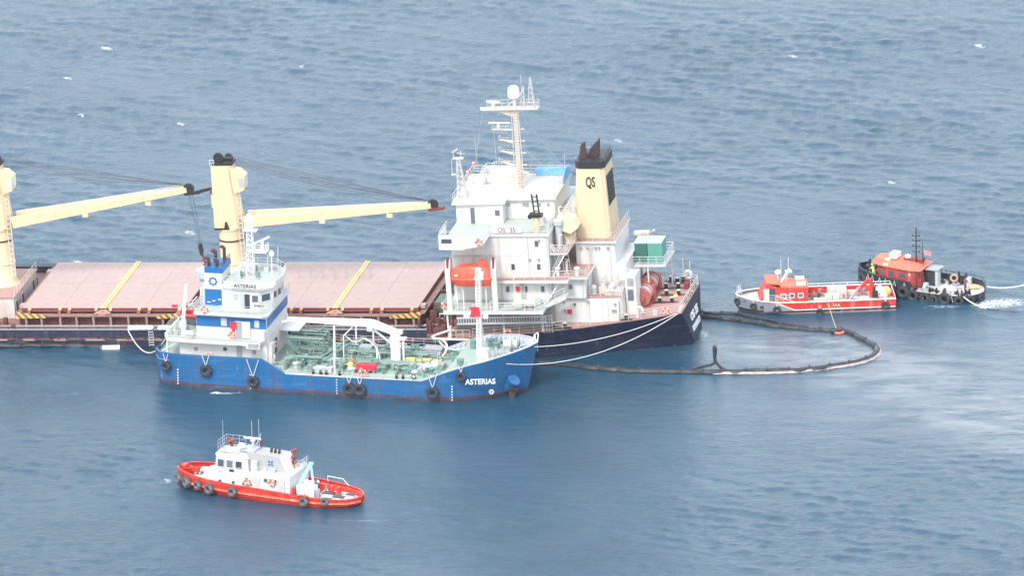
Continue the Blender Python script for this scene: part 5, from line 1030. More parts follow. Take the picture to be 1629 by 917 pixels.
# white deckhouse with sloped front
hp_ = [(-9.9, -1.2), (-8.9, -2.4), (-6.6, -3.25), (-1, -3.45), (2.3, -3.35), (2.3, 3.2), (-1, 3.3), (-6.6, 3.1), (-8.9, 2.3), (-9.9, 1.2)]
G().add([(x, y, .3) for x, y in hp_] + [((x * .94 if x < -6 else x), y * (.85 if x < -6 else .97), 2.15 if x < -8 else (2.75 if x < -5 else 3.15)) for x, y in hp_], [tuple(range(10))[::-1], tuple(range(10, 20))] + [(i, (i + 1) % 10, 10 + (i + 1) % 10, 10 + i) for i in range(10)]).obj('deckhouse', WHITE, rt)
G().hexa([(-10.6, -1.1, .95), (-8.7, -1.9, 1.2), (-8.2, -.1, 2.2), (-10.2, .3, 1.9), (-10.6, -1.1, 1.2), (-8.7, -1.9, 1.5), (-8.2, -.1, 2.4), (-10.2, .3, 2.1)]).obj('foredeck_board', WHITE, rt)
tb = text('29', .95, INK, rt, (0, 0, 0), (1, 0, 0), (0, -1, 0), bold=.02); tb.matrix_local = Matrix.Translation((-10.0, -1.4, 1.62)) @ Matrix.Rotation(R_(-14), 4, 'Z') @ Matrix.Rotation(R_(-58), 4, 'X')
for i, x in enumerate((-6.6, -4.9, -3.6, -2.4)): G().cyl((x, -3.5, 1.75), (x, -3.2, 1.75), .14, n=10).obj('porthole', GLASS, rt)
# wheelhouse
wl = [(-7.9, -1.3), (-7.2, -2.2), (-4.0, -2.4), (-3.4, -1.8), (-3.4, 1.8), (-4.0, 2.4), (-7.2, 2.2), (-7.9, 1.3)]
def frust(P, s0, z0, z1, nm, m_, par, dx=0):
    cx = sum(p[0] for p in P) / len(P); n = len(P)
    return G().add([(x, y, z0) for x, y in P] + [(cx + (x - cx) * s0 + dx, y * s0, z1) for x, y in P], [tuple(range(n))[::-1], tuple(range(n, 2 * n))] + [(i, (i + 1) % n, n + (i + 1) % n, n + i) for i in range(n)]).obj(nm, m_, par)
frust(wl, .94, 2.6, 4.35, 'wheelhouse', WHITE, rt)
frust([(x * 1.0, y * .98) for x, y in wl], .82, 4.352, 4.8, 'wheelhouse_roof', WHITE, rt)
for x in (-6.8, -5.65, -4.5): window(rt, (x, -2.28 - (x + 6.75) * .02, 3.62), (1, -.06, 0), (0, -1, .1), .8, .86, WHITE, GLASS)
for y in (-.9, 0, .9): window(rt, (-7.72, y, 3.7), (0, 1, 0), (-1, 0, .1), .7, .7, WHITE, GLASS)
G().box(-5.7, -5.1, -2.52, -2.4, 2.75, 2.98).obj('name_plate', BLACK, rt)
G().box(-3.35, -2.9, -1.9, 1.9, 2.6, 4.2).obj('wheelhouse_back', paint('brown_interior', (.25, .18, .14), .7, .3), rt)
G().box(-3.0, -2.2, -2.3, -1.7, 2.8, 4.3).obj('sliding_door', LGREY, rt)
for x, z in ((-1.9, 1.35), (1.2, 1.35)): door(rt, (x, -3.46, z - .3), (1, -.01, 0), (0, -1, 0), .7, 1.7, LGREY)
for x in (-.7, .5): window(rt, (x, -3.44, 2.5), (1, 0, 0), (0, -1, 0), .4, .4, LGREY, GLASS)
g = G()
for i in range(16): x = rnd.uniform(-2.5, 2.2); y = rnd.uniform(-2.8, 2.8); g.box(x, x + rnd.uniform(.15, .5), y, y + .3, 3.16, 3.3 + rnd.uniform(.1, .5))
g.obj('roof_gear', LGREY, rt, kind='stuff')
g = G()
for i in range(26): x = rnd.uniform(2.6, 5.4); y = rnd.uniform(-2.9, 2.6); g.box(x, x + rnd.uniform(.12, .4), y, y + .25, .5, .6 + rnd.uniform(.2, 1.2))
g.obj('deck_gear', GREY, rt, kind='stuff')
for y in (-1.6, 0, 1.6): G().box(-7.6 + .3 * abs(y), -6.6 + .3 * abs(y), y - .3, y + .3, 4.78, 4.86).obj('roof_slat', GREY, rt)
# grey funnel casing
G().prism([(-3.3, 2.9), (1.4, 2.9), (.5, 4.9), (.1, 4.95), (-3.8, 5.1)], 'y', -1.6, 1.6).obj('funnel_casing', paint('funnel_casing_grey', (.40, .40, .40), .5, .2), rt)
G().prism([(.52, 4.9), (1.42, 2.9), (1.62, 2.9), (.72, 4.98)], 'y', -1.7, 1.7).obj('casing_edge', LETW, rt)
g = G().box(-.87, -.55 + .12, -1.66, -1.6, 4.05, 4.13)
g = G()
for a in (0, 90, 180, 270): g.beam((-.7 + .12 * math.cos(R_(a + 45)), -1.63, 4.1 + .12 * math.sin(R_(a + 45))), (-.7 + .4 * math.cos(R_(a + 45)), -1.63, 4.1 + .4 * math.sin(R_(a + 45))), .04, .2)
g.obj('casing_emblem', BLUEP, rt)
g = G()
for x in (-1.2, -.7, -.2): g.cyl((x, 0, 4.9), (x + .1, 0, 5.5), .16, n=8)
g.obj('exhaust_pipe', SOOT, rt)
G().rail([(-3.0, -3.2, 3.15), (1.9, -3.2, 3.15), (2.2, 3, 3.15)], .85, 3, .9, .025).rail([(-7.3, -2.0, 2.7), (-3.4, -2.6, 2.9)], .5, 1, .9, .02).obj('railing', WHITED, rt)
G().ladder((-3.0, -3.0, 3.0), (-1.2, -3.75, .5), .6, .05, 6, (1, .4, 0)).obj('side_ladder', LETW, rt)
# mast platform and radars
g = G().box(-4.6, -2.9, -1.2, 1.2, 5.1, 5.2).cyl((-4.2, -.9, 4.4), (-4.2, -.9, 5.1), .07, n=5).cyl((-4.2, .9, 4.4), (-4.2, .9, 5.1), .07, n=5)
g.rail([(-7.4, -1.5, 4.8), (-7.4, 1.5, 4.8), (-5.0, 1.6, 4.8)], 1.3, 3, .7, .025).rail([(-4.6, -1.2, 5.2), (-2.9, -1.2, 5.2), (-2.9, 1.2, 5.2)], .8, 2, .6, .025)
g.cyl((-3.6, 0, 5.2), (-3.4, 0, 6.2), .16, n=8).cyl((-3.0, .8, 5.1), (-3.0, .8, 8.6), .03, n=4).cyl((-3.9, .8, 5.1), (-3.9, .8, 8.3), .03, n=4).cyl((-7.3, 0, 4.8), (-7.3, 0, 8.2), .025, n=4).beam((-3.2, -.4, 5.2), (-2.3, -.3, 7.2), .07, .07)
g.obj('mast_platform', LGREY, rt)
G().beam((-4.6, -.1, 6.45), (-2.5, .1, 6.45), .2, .2).cyl((-3.5, 0, 6.1), (-3.5, 0, 6.4), .3, n=10).lathe([(.2, 0), (.48, .15), (.5, .4), (.3, .62), (.05, .68)], (-4.6, -.9, 5.3), 14).obj('radar_scanner', LETW, rt, True)
G().cyl((-2.8, 1.0, 5.2), (-2.8, 1.0, 6.0), .13, n=7).obj('fire_monitor', REDOX, rt)
g = G().cyl((-6.3, .2, 4.8), (-6.3, .2, 5.5), .2, n=8).cyl((-6.7, -.2, 5.6), (-5.9, .5, 5.9), .22, n=8).cyl((-6.2, .1, 5.6), (-6.8, .4, 6.1), .13, n=7); g.obj('fire_monitor', REDOX, rt)
g = G().cyl((-.2 + 1.6, .7, 3.1), (1.4, .7, 5.0), .17, n=8).lathe([(.3, 0), (.34, .3), (.2, .5)], (1.4, .7, 4.3), 8).cyl((1.1, .5, 5.2), (1.8, .9, 5.5), .18, n=8).box(1.2, 1.65, .5, .9, 3.6, 4.1); g.obj('fire_monitor', REDOX, rt)
G().rail([(2.0, -.5, 3.15), (2.9, -.5, 3.4), (2.9, 1.5, 3.4)], 1.3, 3, .5, .025).obj('aft_railing', LGREY, rt)
t = thing('liferaft_canister', 'white liferaft canister on the tug wheelhouse roof', 'liferaft', R, (-5.4, -1.2, 4.62)); G().cyl((-.75, 0, .5), (.75, 0, .5), .38, n=14).obj('canister', LETW, t, True)
g = G()
for q in range(5): g.torus((-.6 + q * .3, 0, .5), (1, 0, 0), .39, .02, 14, 4)
g.box(-.6, -.5, -.3, .3, 0, .3).box(.5, .6, -.3, .3, 0, .3).obj('strap', GREY, t)
lifebuoy(R, (-3.0, -2.9, 2.15), (0, 1, 0), 'orange lifebuoy beside the tug side ladder', 'lifebuoys on the red and white tug')
lifebuoy(R, (.1, -2.9, 2.35), (0, 1, 0), 'faded lifebuoy on the white house side of the tug', 'lifebuoys on the red and white tug')
# pale blue deck crane, winch
G().beam((2.5, -.9, 1.6), (4.0, -.5, 4.3), .28, .4).beam((4.0, -.5, 4.4), (4.35, -.5, 1.4), .16, .24).box(3.8, 4.3, -.75, -.25, 4.2, 4.5).cyl((4.25, -.5, .35), (4.25, -.5, 1.6), .25, n=10).obj('deck_crane', CYAN, rt)
G().cyl((3.2, -1.6, 1.3), (3.2, .6, 1.3), .62, n=14).box(2.6, 3.9, -1.9, -1.6, .35, 1.9).box(2.6, 3.9, .6, .9, .35, 1.9).obj('towing_winch', LETW, rt)
G().box(4.0, 5.1, -2.6, -1.2, .35, 2.1).obj('aft_locker', LETW, rt)
G().box(2.5, 2.8, -3.3, -3.0, .5, 1.7).cyl((2.65, -3.1, 1.7), (2.65, -3.1, 1.95), .14, n=8).obj('hydrant', REDC, rt)
G().box(6.0, 6.4, .2, .9, .35, 1.6).box(6.9, 7.3, .2, .9, .35, 1.6).beam((5.8, .55, 1.25), (7.5, .55, 1.25), .3, .3).obj('towing_bitt', REDT, rt)
G().prism([(4.6, -2.9), (8.4, -2.6), (9.4, -1.2), (9.6, 0), (9.2, 1.4), (8, 2.4), (4.6, 2.9)], 'z', .36, .48).obj('working_deck', paint('pale_working_deck', (.70, .68, .64), .7, .4, streak=False), rt)
for x, y, w_, d_ in ((5.2, .2, 1.5, 1.0), (6.9, -.9, 1.3, .9), (8.0, .7, 1.0, .8), (6.2, -2.2, .9, .5)): G().hexa([(x, y - d_ / 2, .8), (x + w_, y - d_ / 2, .8), (x + w_ + .1, y + d_ / 2, .8), (x + .1, y + d_ / 2, .8), (x, y - d_ / 2, .9), (x + w_, y - d_ / 2, .9), (x + w_ + .1, y + d_ / 2, .9), (x + .1, y + d_ / 2, .9)]).obj('deck_grating', paint('dark_wet_mat', (.08, .09, .11), .7, .3), rt); G().box(x + .1, x + w_ - .1, y - d_ / 2 + .1, y + d_ / 2 - .1, .48, .79).obj('hatch_box', LETW, rt)
g = G()
for k in range(4): g.tube([(8.2 + k * .3, -1.6 + .2 * k, .52), (8.5 + k * .3, .9 - .2 * k, .52)], .06, 5)
g.obj('coiled_line', LETW, rt)
G().box(8.4, 9.2, -2.4, -2.1, .4, .8).tube([(4.6, 3.6, 1.2), (4.6, 3.5, 1.9), (6.6, 3.4, 1.8), (7.4, 3.2, 1.1)], .05, 5).obj('stern_rail', LETW, rt)
G().cyl((-10.2, .1, .9), (-9.6, .5, 1.9), .35, n=12).cyl((-10.6, -.9, .8), (-10.6, -.9, 1.6), .16, n=8).obj('anchor_winch', WHITED, rt)
g = G().beam((-12.4, -.8, 1.9), (-10.5, .4, 1.9), .22, .2).beam((-12.4, .8, 1.9), (-10.5, -.4, 1.9), .22, .2).box(-12.6, -12.0, -.6, .6, 1.5, 2.2); g.obj('towing_bitt', REDT, rt)
g = G().beam((3.4, -4.0, .9), (4.1, -4.25, 1.5), .12, .12).beam((5.4, -4.0, .9), (4.7, -4.25, 1.5), .12, .12).beam((4.1, -4.2, 1.4), (4.9, -4.2, 1.4), .4, .12); g.obj('fender_bracket', REDT, rt)
RTF = 'tyre fenders round the red and white tug'
for x, z, rr, nx, lab in ((-12.35, 1.0, .72, -.9, 'foremost grey tyre fender on the bow of the red and white tug'), (-11.0, .95, .68, -.75, 'second tyre fender from the bow of the red and white tug'), (-9.3, .95, .58, -.5, 'third tyre fender from the bow of the red and white tug'), (-7.7, .8, .66, -.3, 'fourth tyre fender from the bow of the red and white tug'), (-4.6, .9, .6, -.1, 'tyre fender below the wheelhouse of the red and white tug'), (4.45, .8, .6, 0, 'tyre fender on the red bracket of the red and white tug'), (6.95, 1.0, .48, .12, 'small aftmost tyre fender of the red and white tug')):
    tyre(R, (x, -iz(rs, x, 1) * .8 - .33, z), (nx, -1, 0), rr * .92, lab, RTF, RUBG, th=rr * .45)

# ================================================================== RED WORKBOAT
wb = thing('workboat', 'low red and grey workboat with pink cabin and open cargo deck', 'workboat', W)
ws = [(-9.7, .15, 1.9, .05), (-9.3, .9, 1.85, .5), (-8.2, 1.9, 1.75, 1.2), (-6.5, 2.7, 1.62, 2.1), (-4.6, 3.05, 1.52, 2.6), (-2.9, 3.1, 1.5, 2.8), (0, 3.1, 1.5, 2.9), (5, 3.1, 1.5, 2.95), (9.6, 3.0, 1.5, 2.9)]
WH = paint('red_grey_workboat_hull', (.62, .04, .03), .5, .3, (.75, .5, .45, 1), band=[(.72, (.06, .07, .085, 1)), (.22, (.42, .44, .46, 1))])
hull([(x, [(0, -1.2), (w_ * .7, -1, x + (.8 if x < -8 else 0)), (w_, -.1, x + (.5 if x < -8 else 0)), (h * .98, .5), (h, z)]) for x, h, z, w_ in ws], 'hull', WH, wb)
GBW = paint('grey_bow_paint', (.24, .26, .29), .5, .3)
for sg in (-1, 1):
    g = G().strip([(x, sg * (h + .03)) for x, h, z, w_ in ws if x < -5][::(1 if sg < 0 else -1)], [.55 for x in range(4)], [z - .05 for x, h, z, w_ in ws if x < -5][::(1 if sg < 0 else -1)], .05); g.obj('bow_plating', GBW, wb)
    G().prism([(-6.5, .5), (-6.5, 1.57), (-4.7, 1.47), (-2.8, .62), (-2.8, .5)], 'y', sg * 3.14 - .02, sg * 3.14 + .02).obj('bow_plating', GBW, wb)
    G().beam((-4.7, sg * 3.17, 1.45), (-2.8, sg * 3.17, .62), .08, .1).beam((-2.8, sg * 3.17, .6), (9.5, sg * 3.1, .6), .1, .1).obj('rubbing_strake', LETW, wb)
    G().strip([(x, sg * (h + .03)) for x, h, z, w_ in ws][::(1 if sg < 0 else -1)], [z for x, h, z, w_ in ws][::(1 if sg < 0 else -1)], [z + .08 for x, h, z, w_ in ws][::(1 if sg < 0 else -1)], .22).obj('bulwark_capping', LETW, wb)
    if sg > 0: G().strip([(x, h - .1) for x, h, z, w_ in ws if x > -3.5][::-1], [.7] * 4, [1.48] * 4, .05).obj('bulwark_lining', REDW, wb)
G().box(9.5, 9.6, -2.9, 2.9, .5, 1.5).obj('transom', REDW, wb)
deckplate([(x, h - .1, 1.35) for x, h, z, w_ in ws if x < -4], 'foredeck', WHITED, wb); deckplate([(-4.6, 2.95, .68), (9.5, 2.9, .68)], 'cargo_deck', paint('worn_white_deck', (.52, .42, .39), .7, .7, (.42, .10, .08, 1), streak=False), wb)
G().box(-8.9, -8.0, -1.6, -1.5 + .9, 1.42, 1.5).obj('blue_hatch', BLUEP, wb)
# cabin
G().add([(-6.9, -1.9, 1.3), (-1.0, -2.0, .7), (-1.0, 2.0, .7), (-6.9, 1.9, 1.3), (-5.9, -1.6, 3.5), (-1.0, -1.8, 2.85), (-1.0, 1.8, 2.85), (-5.9, 1.6, 3.5), (-4.4, -1.65, 3.0), (-4.4, 1.65, 3.0), (-4.4, -1.95, 1.0), (-4.4, 1.95, 1.0)], [(0, 10, 8, 4), (10, 1, 5, 8), (1, 2, 6, 5), (2, 11, 9, 6), (11, 3, 7, 9), (3, 0, 4, 7), (4, 8, 9, 7), (8, 5, 6, 9), (0, 3, 11, 10), (10, 11, 2, 1)]).obj('cabin', REDW, wb)
G().prism([(-6.1, 3.52), (-4.5, 3.4), (-4.3, 3.03), (-.9, 2.88), (-.9, 3.02), (-4.2, 3.2), (-4.5, 3.62), (-6.0, 3.72)], 'y', -1.75, 1.75).obj('cabin_roof', CORAL, wb)
G().box(-6.4, -5.75, -2.05, -1.95, 1.35, 3.0).obj('cabin_door', LETW, wb); G().box(-5.65, -5.0, -1.9, -1.82, 1.35, 3.0).obj('doorway', GLASS, wb)
for x in (-4.0, -3.0, -1.9): window(wb, (x, -1.93, 2.05), (1, 0, 0), (0, -1, 0), .5, .45, LETW, GLASS)
G().lathe([(.15, 0), (.38, .1), (.42, .35), (.2, .55)], (-4.5, -.2, 4.3), 12).cyl((-4.5, -.2, 3.4), (-4.5, -.2, 4.3), .07, n=5).beam((-4.2, 0, 3.1), (-3.1, 0, 4.9), .3, .18).beam((-3.6, .3, 3.1), (-3.2, 0, 4.6), .14, .14).cyl((-4.1, .2, 3.4), (-4.1, .2, 6.0), .03, n=4).cyl((-3.2, .2, 4.6), (-3.2, .2, 6.2), .03, n=4).box(-3.6, -2.8, -.4, .4, 4.5, 4.62).obj('mast', LETW, wb)
for k, (y, lab) in enumerate(((.9, 'white liferaft canister on the far side of the workboat cabin roof'), (-1.3, 'white liferaft canister on the near edge of the workboat cabin roof'))):
    t = thing('liferaft_canister', lab, 'liferaft', W, (-1.8, y, 2.98), 'liferafts on the workboat cabin'); G().cyl((-.55, 0, .33), (.55, 0, .33), .3, n=12).obj('canister', LETW, t, True); G().box(-.4, -.3, -.25, .25, 0, .2).box(.3, .4, -.25, .25, 0, .2).obj('cradle', GREY, t)
G().rail([(-9.0, -.9, 1.9), (-9.5, 0, 1.95), (-9.0, .9, 1.9)], .9, 3, .6, .025).rail([(-5.9, -2.75, 1.55), (-3.2, -3.0, 1.55)], .9, 3, .9, .025).beam((-5.0, -2.9, 2.4), (-2.6, -3.1, 1.6), .05, .05).obj('railing', LETW, wb)
G().rail([(-1, 3.0, 1.55), (9.4, 2.9, 1.55), (9.5, -2.8, 1.55)], .35, 1, 1.8, .04).obj('cargo_rail', LETW, wb)
g = G()
for i, (x, y, w_, d_, h) in enumerate(((-.3, -2.4, 1.6, .8, .9), (1.6, .6, 2.3, 1.3, 1.2), (3.9, 1.6, 1.6, .7, .5), (4.6, -.9, 2.6, .9, .35), (7.4, -.6, 1.4, 1.6, .5))):
    G().box(x, x + w_, y, y + d_, .69, .69 + h).obj('deck_box', WHITED, wb)
for k, (x, y) in enumerate(((1.5, -1.4), (2.4, -1.4))):
    t = thing('liquid_tote', ('left white caged liquid tote on the workboat deck', 'right white caged liquid tote on the workboat deck')[k], 'tank', W, (x, y, .7), 'liquid totes on the workboat'); G().box(-.4, .4, -.45, .45, .1, 1.15).obj('tank', LETW, t)
    g = G().rail([(-.43, -.48, .1), (.43, -.48, .1), (.43, .48, .1), (-.43, .48, .1)], 1.05, 3, .3, .02, closed=True).box(-.45, .45, -.5, .5, 0, .09); g.obj('cage', GREY, t)
t = thing('white_bag', 'white sack on the workboat stern deck', 'bag', W, (8.0, 1.2, .7)); G().lathe([(.5, 0), (.7, .3), (.65, .8), (.35, 1.1), (.1, 1.2)], n=12).obj('sack', LETW, t, True); G().cyl((0, 0, 1.2), (0, 0, 1.32), .12, n=6).obj('tied_neck', LETW, t)
t = thing('orange_bag', 'orange and yellow net bag at the workboat stern corner', 'bag', W, (9.0, .9, .7)); G().lathe([(.35, 0), (.5, .3), (.45, .7), (.2, 1.0), (.05, 1.1)], n=12).obj('sack', paint('orange_yellow_net', (.80, .45, .14), .8, .4, streak=False), t, True); G().cyl((0, 0, 1.08), (0, 0, 1.2), .09, n=6).obj('tied_neck', YEL, t)
# folding crane of the workboat
kc = bpy.data.objects.new('folding_crane', None); col.objects.link(kc); kc.parent = wb; kc.location = (6.8, -.4, .7)
G().cyl((.1, 0, 0), (.1, 0, 1.6), .32, n=10).beam((.3, 0, 1.4), (-.2, .1, 2.6), .4, .4).box(-.6, .7, -.5, .5, 0, .3).beam((-.2, .1, 2.6), (-1.7, -.2, 1.2), .3, .4).obj('crane_post', REDT, kc)
G().beam((-1.4, -.2, 1.7), (-3.6, -2.5, -.1), .25, .25).beam((-3.6, -2.5, -.1), (-4.1, -3.2, -1.1), .06, .06).obj('crane_arm', GREY, kc)
G().cyl((.3, -.3, .4), (.4, -.3, 1.7), .16, n=7).box(.1, .8, -.5, -.2, .5, 1.2).obj('hydraulics', BLACK, kc)
text('VIA', .62, PYEL, wb, (2.35, -3.16, .8), (1, 0, 0), (0, -1, 0)); text('SPRINTER II', .45, INK, wb, (-5.9, -3.02, .72), (1, -.12, 0), (-.12, -1, 0)) if False else None
G().add([(1.2, -3.16, .75), (1.7, -3.16, .75), (1.5, -3.16, 1.35), (1.2, -3.16, 1.35), (1.2, -3.13, .75), (1.7, -3.13, .75), (1.5, -3.13, 1.35), (1.2, -3.13, 1.35)], [(0, 1, 2, 3), (7, 6, 5, 4), (0, 4, 5, 1), (1, 5, 6, 2), (2, 6, 7, 3), (3, 7, 4, 0)]).obj('side_mark', CORAL, wb)
g = G()
for i in range(9): g.box(-6.9 + i * .22, -6.78 + i * .22, -2.72 - i * .05 - .06, -2.66 - i * .05, .85, 1.1)
g.obj('worn_name_mark', INK, wb)
WF = 'tyre fenders on the red workboat'
for x, z, rr, lab in ((-9.5, 1.2, .42, 'black tyre fender at the stem of the red workboat'), (-7.7, 1.0, .42, 'black tyre fender on the grey bow of the red workboat'), (-4.9, .72, .46, 'black tyre fender below the red workboat cabin door'), (.3, .3, .42, 'low black tyre fender amidships on the red workboat'), (8.3, .85, .48, 'black tyre fender near the stern of the red workboat')):
    tyre(W, (x, -iz(ws, x, 1) - .25, z), (-.6 if x < -9 else -.15, -1, 0), rr, lab, WF, rope=.4)
rope(W, (1.35, -3.1, 1.3), None, (39.1, -20.0, .2), .2, 'skimmer_line', 'yellow line from the red workboat down to the small skimmer', .035, YEL)
t = thing('oil_skimmer', 'small orange and black skimmer floating inside the boom', 'skimmer', None, (39.3, -20.2, 0)); G().torus((0, 0, .15), (0, 0, 1), .55, .17, 16, 7).obj('float_ring', BUOY, t, True); G().cyl((0, 0, -.1), (0, 0, .5), .35, n=10).box(-1.0, -.3, -.4, .3, .1, .4).obj('pump', BLACK, t)

g = G()
for i in range(40): x = rnd.uniform(-.6, 9.2); y = rnd.uniform(-2.5, 2.5); q = rnd.uniform(.08, .25); g.box(x - q, x + q, y - q, y + q, .69, .75 + rnd.uniform(.1, .7))
g.obj('deck_gear', paint('mixed_workboat_gear', (.40, .22, .19), .7, .6), wb, kind='stuff')
for x, m_ in ((5.4, REDW), (6.0, GREY), (8.8, CYAN)): G().cyl((x, 1.9, .7), (x, 1.9, 1.5), .28, n=10).obj('deck_drum', m_, wb)
# ================================================================== BLACK TUG
bt = thing('black_tug', 'black hulled tug with red wheelhouse and tyres along its side', 'tug', B)
bs = [(-12.1, .3, 2.6, .1), (-11.7, 1.1, 2.55, .5), (-10.8, 2.0, 2.5, 1.2), (-9.4, 2.7, 2.35, 1.9), (-7.5, 3.0, 2.2, 2.4), (-4.2, 3.05, 1.95, 2.7), (-3.6, 3.05, .95, 2.75), (0, 3.0, .82, 2.7), (2, 2.75, .82, 2.4), (3.3, 2.1, .85, 1.7), (4.0, 1.2, .88, .9), (4.25, .3, .9, .2)]
hull([(x, [(0, -1.6), (w_ * .7, -1.4, x + .7 * (x < -11)), (w_, -.1, x + .5 * (x < -11)), ((h + w_) / 2 + .1, .35), (h, z)]) for x, h, z, w_ in bs], 'hull', BLKT, bt)
deckplate([(x, h - .12, 1.25 + .4 * (-x - 7) / 5 if x < -7 else .9) for x, h, z, w_ in bs if x <= -3.7], 'foredeck', BLKT, bt); deckplate([(x, h - .05, z - .03) for x, h, z, w_ in bs if x >= -3.6], 'aft_deck', DECKB, bt)
G().prism([(-4.2, .9), (-3.55, .9), (-4.2, 1.95)], 'y', -3.0, -2.9).obj('bulwark_step', BLKT, bt)
G().strip([(x, (h + .02)) for x, h, z, w_ in bs if x > -4][::-1], [z for x, h, z, w_ in bs if x > -4][::-1], [z + .7 if x < 3.5 else z for x, h, z, w_ in bs if x > -4][::-1], .1).obj('far_bulwark', BLKT, bt)
G().rail([(x, h - .1, z) for x, h, z, w_ in bs if x > -4], 1.1, 2, 1, .03).rail([(x, -h + .1, z) for x, h, z, w_ in bs if -4 < x < 3.5], .5, 2, 1.0, .025).obj('railing', BLACK, bt)
g = G()
for x, h, z, w_ in bs[:6]: pass
for sg in (-1, 1): G().strip([(x, sg * (h + .03)) for x, h, z, w_ in bs[:6]][::(1 if sg < 0 else -1)], [z for x, h, z, w_ in bs[:6]][::(1 if sg < 0 else -1)], [z + .07 for x, h, z, w_ in bs[:6]][::(1 if sg < 0 else -1)], .2).obj('bulwark_capping', BLKT, bt)
# wheelhouse
hw = [(-9.2, -1.1), (-7.9, -1.95), (-4.0, -2.05), (-3.6, -1.4), (-3.6, 1.4), (-4.0, 2.0), (-7.9, 1.9), (-9.2, 1.1)]
G().prism(hw, 'z', .92, 3.35).obj('wheelhouse', REDOX if False else paint('tug_house_red', (.40, .06, .05), .5, .35, (.6, .35, .3, 1)), bt)
rp = [(-10.0, -1.3), (-8.0, -2.2), (-4.6, -2.35), (-3.2, -2.2), (-3.2, 2.2), (-4.6, 2.3), (-8.0, 2.2), (-10.0, 1.3)]
G().add([(x, y, 3.36 if x < -5 else 3.2) for x, y in rp] + [(-8.6 + (x + 8.6) * .72, y * .7, (3.95 if x < -5 else 3.62)) for x, y in rp], [tuple(range(8))[::-1], tuple(range(8, 16))] + [(i, (i + 1) % 8, 8 + (i + 1) % 8, 8 + i) for i in range(8)]).obj('wheelhouse_roof', CORAL, bt)
G().hexa([(-8.1, -2.1, 3.52), (-7.5, -2.12, 3.5), (-7.6, -.9, 3.97), (-8.3, -.9, 3.98), (-8.1, -2.1, 3.58), (-7.5, -2.12, 3.56), (-7.6, -.9, 4.03), (-8.3, -.9, 4.04)]).obj('roof_panel', LETW, bt)
for x in (-7.0, -5.6): window(bt, (x, -1.99, 2.5), (1, -.02, 0), (0, -1, 0), .8, .75, REDW, GLASS)
G().box(-4.75, -4.55, -2.1, -2.04, 2.5, 2.75).obj('small_port', LETW, bt)
for (p, q) in ((hw[0], hw[1]),): u = Vector((q[0] - p[0], q[1] - p[1], 0)).normalized(); window(bt, along(p, q, .5, 2.5), u, (u.y, -u.x, 0), .9, .8, REDW, GLASS)
for y in (-.55, .55): window(bt, (-9.2, y, 2.5), (0, 1, 0), (-1, 0, 0), .8, .8, REDW, GLASS)
G().box(-7.9, -6.9, .2 - .8, .9, 4.0 - .05, 4.55).obj('roof_locker', LETW, bt); G().lathe([(.3, 0), (.4, .15), (.35, .4), (.1, .5)], (-5.9, .6, 3.8), 12).obj('radar_dome', LETW, bt, True)
G().box(-6.3, -3.9, .2, 1.3, 3.5, 3.95).obj('roof_box', REDOX, bt)
g = G().cyl((-4.6, .1, 3.6), (-4.6, .1, 8.1), .1, .06, 7)
for z in (4.9, 5.6, 6.3, 6.9): g.beam((-5.1, .1, z), (-4.1, .1, z + .05), .06, .06).cyl((-5.0, .1, z), (-5.0, .1, z + .2), .08, n=6).cyl((-4.2, .1, z), (-4.2, .1, z + .2), .08, n=6)
g.cyl((-3.9, .4, 3.5), (-3.9, .4, 6.0), .04, n=4).cyl((-4.5, .3, 8), (-4.5, .3, 9.3), .02, n=4).cyl((-3.6, -.1, 3.4), (-3.6, -.1, 5.2), .03, n=4); g.obj('mast', BLACK, bt)
solo('ensign', G().add([(0, 0, 0), (.5, .05, .05), (1.0, -.05, -.05), (1.0, -.05, -.55), (.5, .05, -.5), (0, 0, -.5), (0, .03, 0), (.5, .08, .05), (1.0, -.02, -.05), (1.0, -.02, -.55), (.5, .08, -.5), (0, .03, -.5)], [(0, 1, 4, 5), (1, 2, 3, 4), (11, 10, 7, 6), (10, 9, 8, 7), (0, 6, 7, 1), (1, 7, 8, 2), (2, 8, 9, 3), (3, 9, 10, 4), (4, 10, 11, 5), (5, 11, 6, 0)]), paint('faded_red_cloth', (.65, .25, .25), .8, .1), 'faded red ensign on the black tug mast', 'flag', B, (-3.55, -.1, 5.2))
g = G().rail([(-3.6, -1.9, 1.2), (-2.9, -1.9, 1.2)], 2.0, 4, .35, .04).box(-3.7, -3.1, -2.0, -1.0, .9, 2.3).beam((-3.6, -1.6, 3.2), (-2.6, -1.4, 1.2), .1, .1); g.obj('aft_framework', REDOX, bt)
G().box(-3.2, -1.9, -.2, 1.6, .85, 2.9).obj('exhaust_casing', BLKT, bt); G().box(-1.95, -1.6, -.4, .5, .85, 2.8).obj('casing_panel', LGREY, bt); G().box(-3.3, -1.55, -.45, 1.65, 2.9, 3.0).obj('casing_top', GREY, bt)
G().box(-3.3, -2.0, -2.6, -1.6, .85, 1.25).box(-2.9, -2.4, -2.0, -1.4, 1.25, 1.7).obj('hatch', LGREY, bt)
G().torus((-.3, 1.7, 1.55), (.3, -1, .1), .4, .13, 14, 6).obj('hose_reel', paint('rusty_reel', (.5, .33, .25), .7, .4), bt, True)
G().cyl((.1, 1.4, .85), (.1, 1.4, 1.0), .5, n=10).beam((.5, .2, .84), (1.3, .1, .84), .5, .1).obj('deck_hatch', GREY, bt)
g = G().box(.4, 1.3, 1.9, 2.2, .85, 1.9).cyl((.2, 2.0, .85), (.2, 2.0, 2.4), .12, n=7).cyl((1.1, 2.0, .85), (1.1, 2.0, 2.3), .12, n=7); g.obj('towing_gear', BLACK, bt); G().box(1.6, 2.1, 1.0, 1.5, .85, 2.0).obj('bitt_post', LGREY, bt)
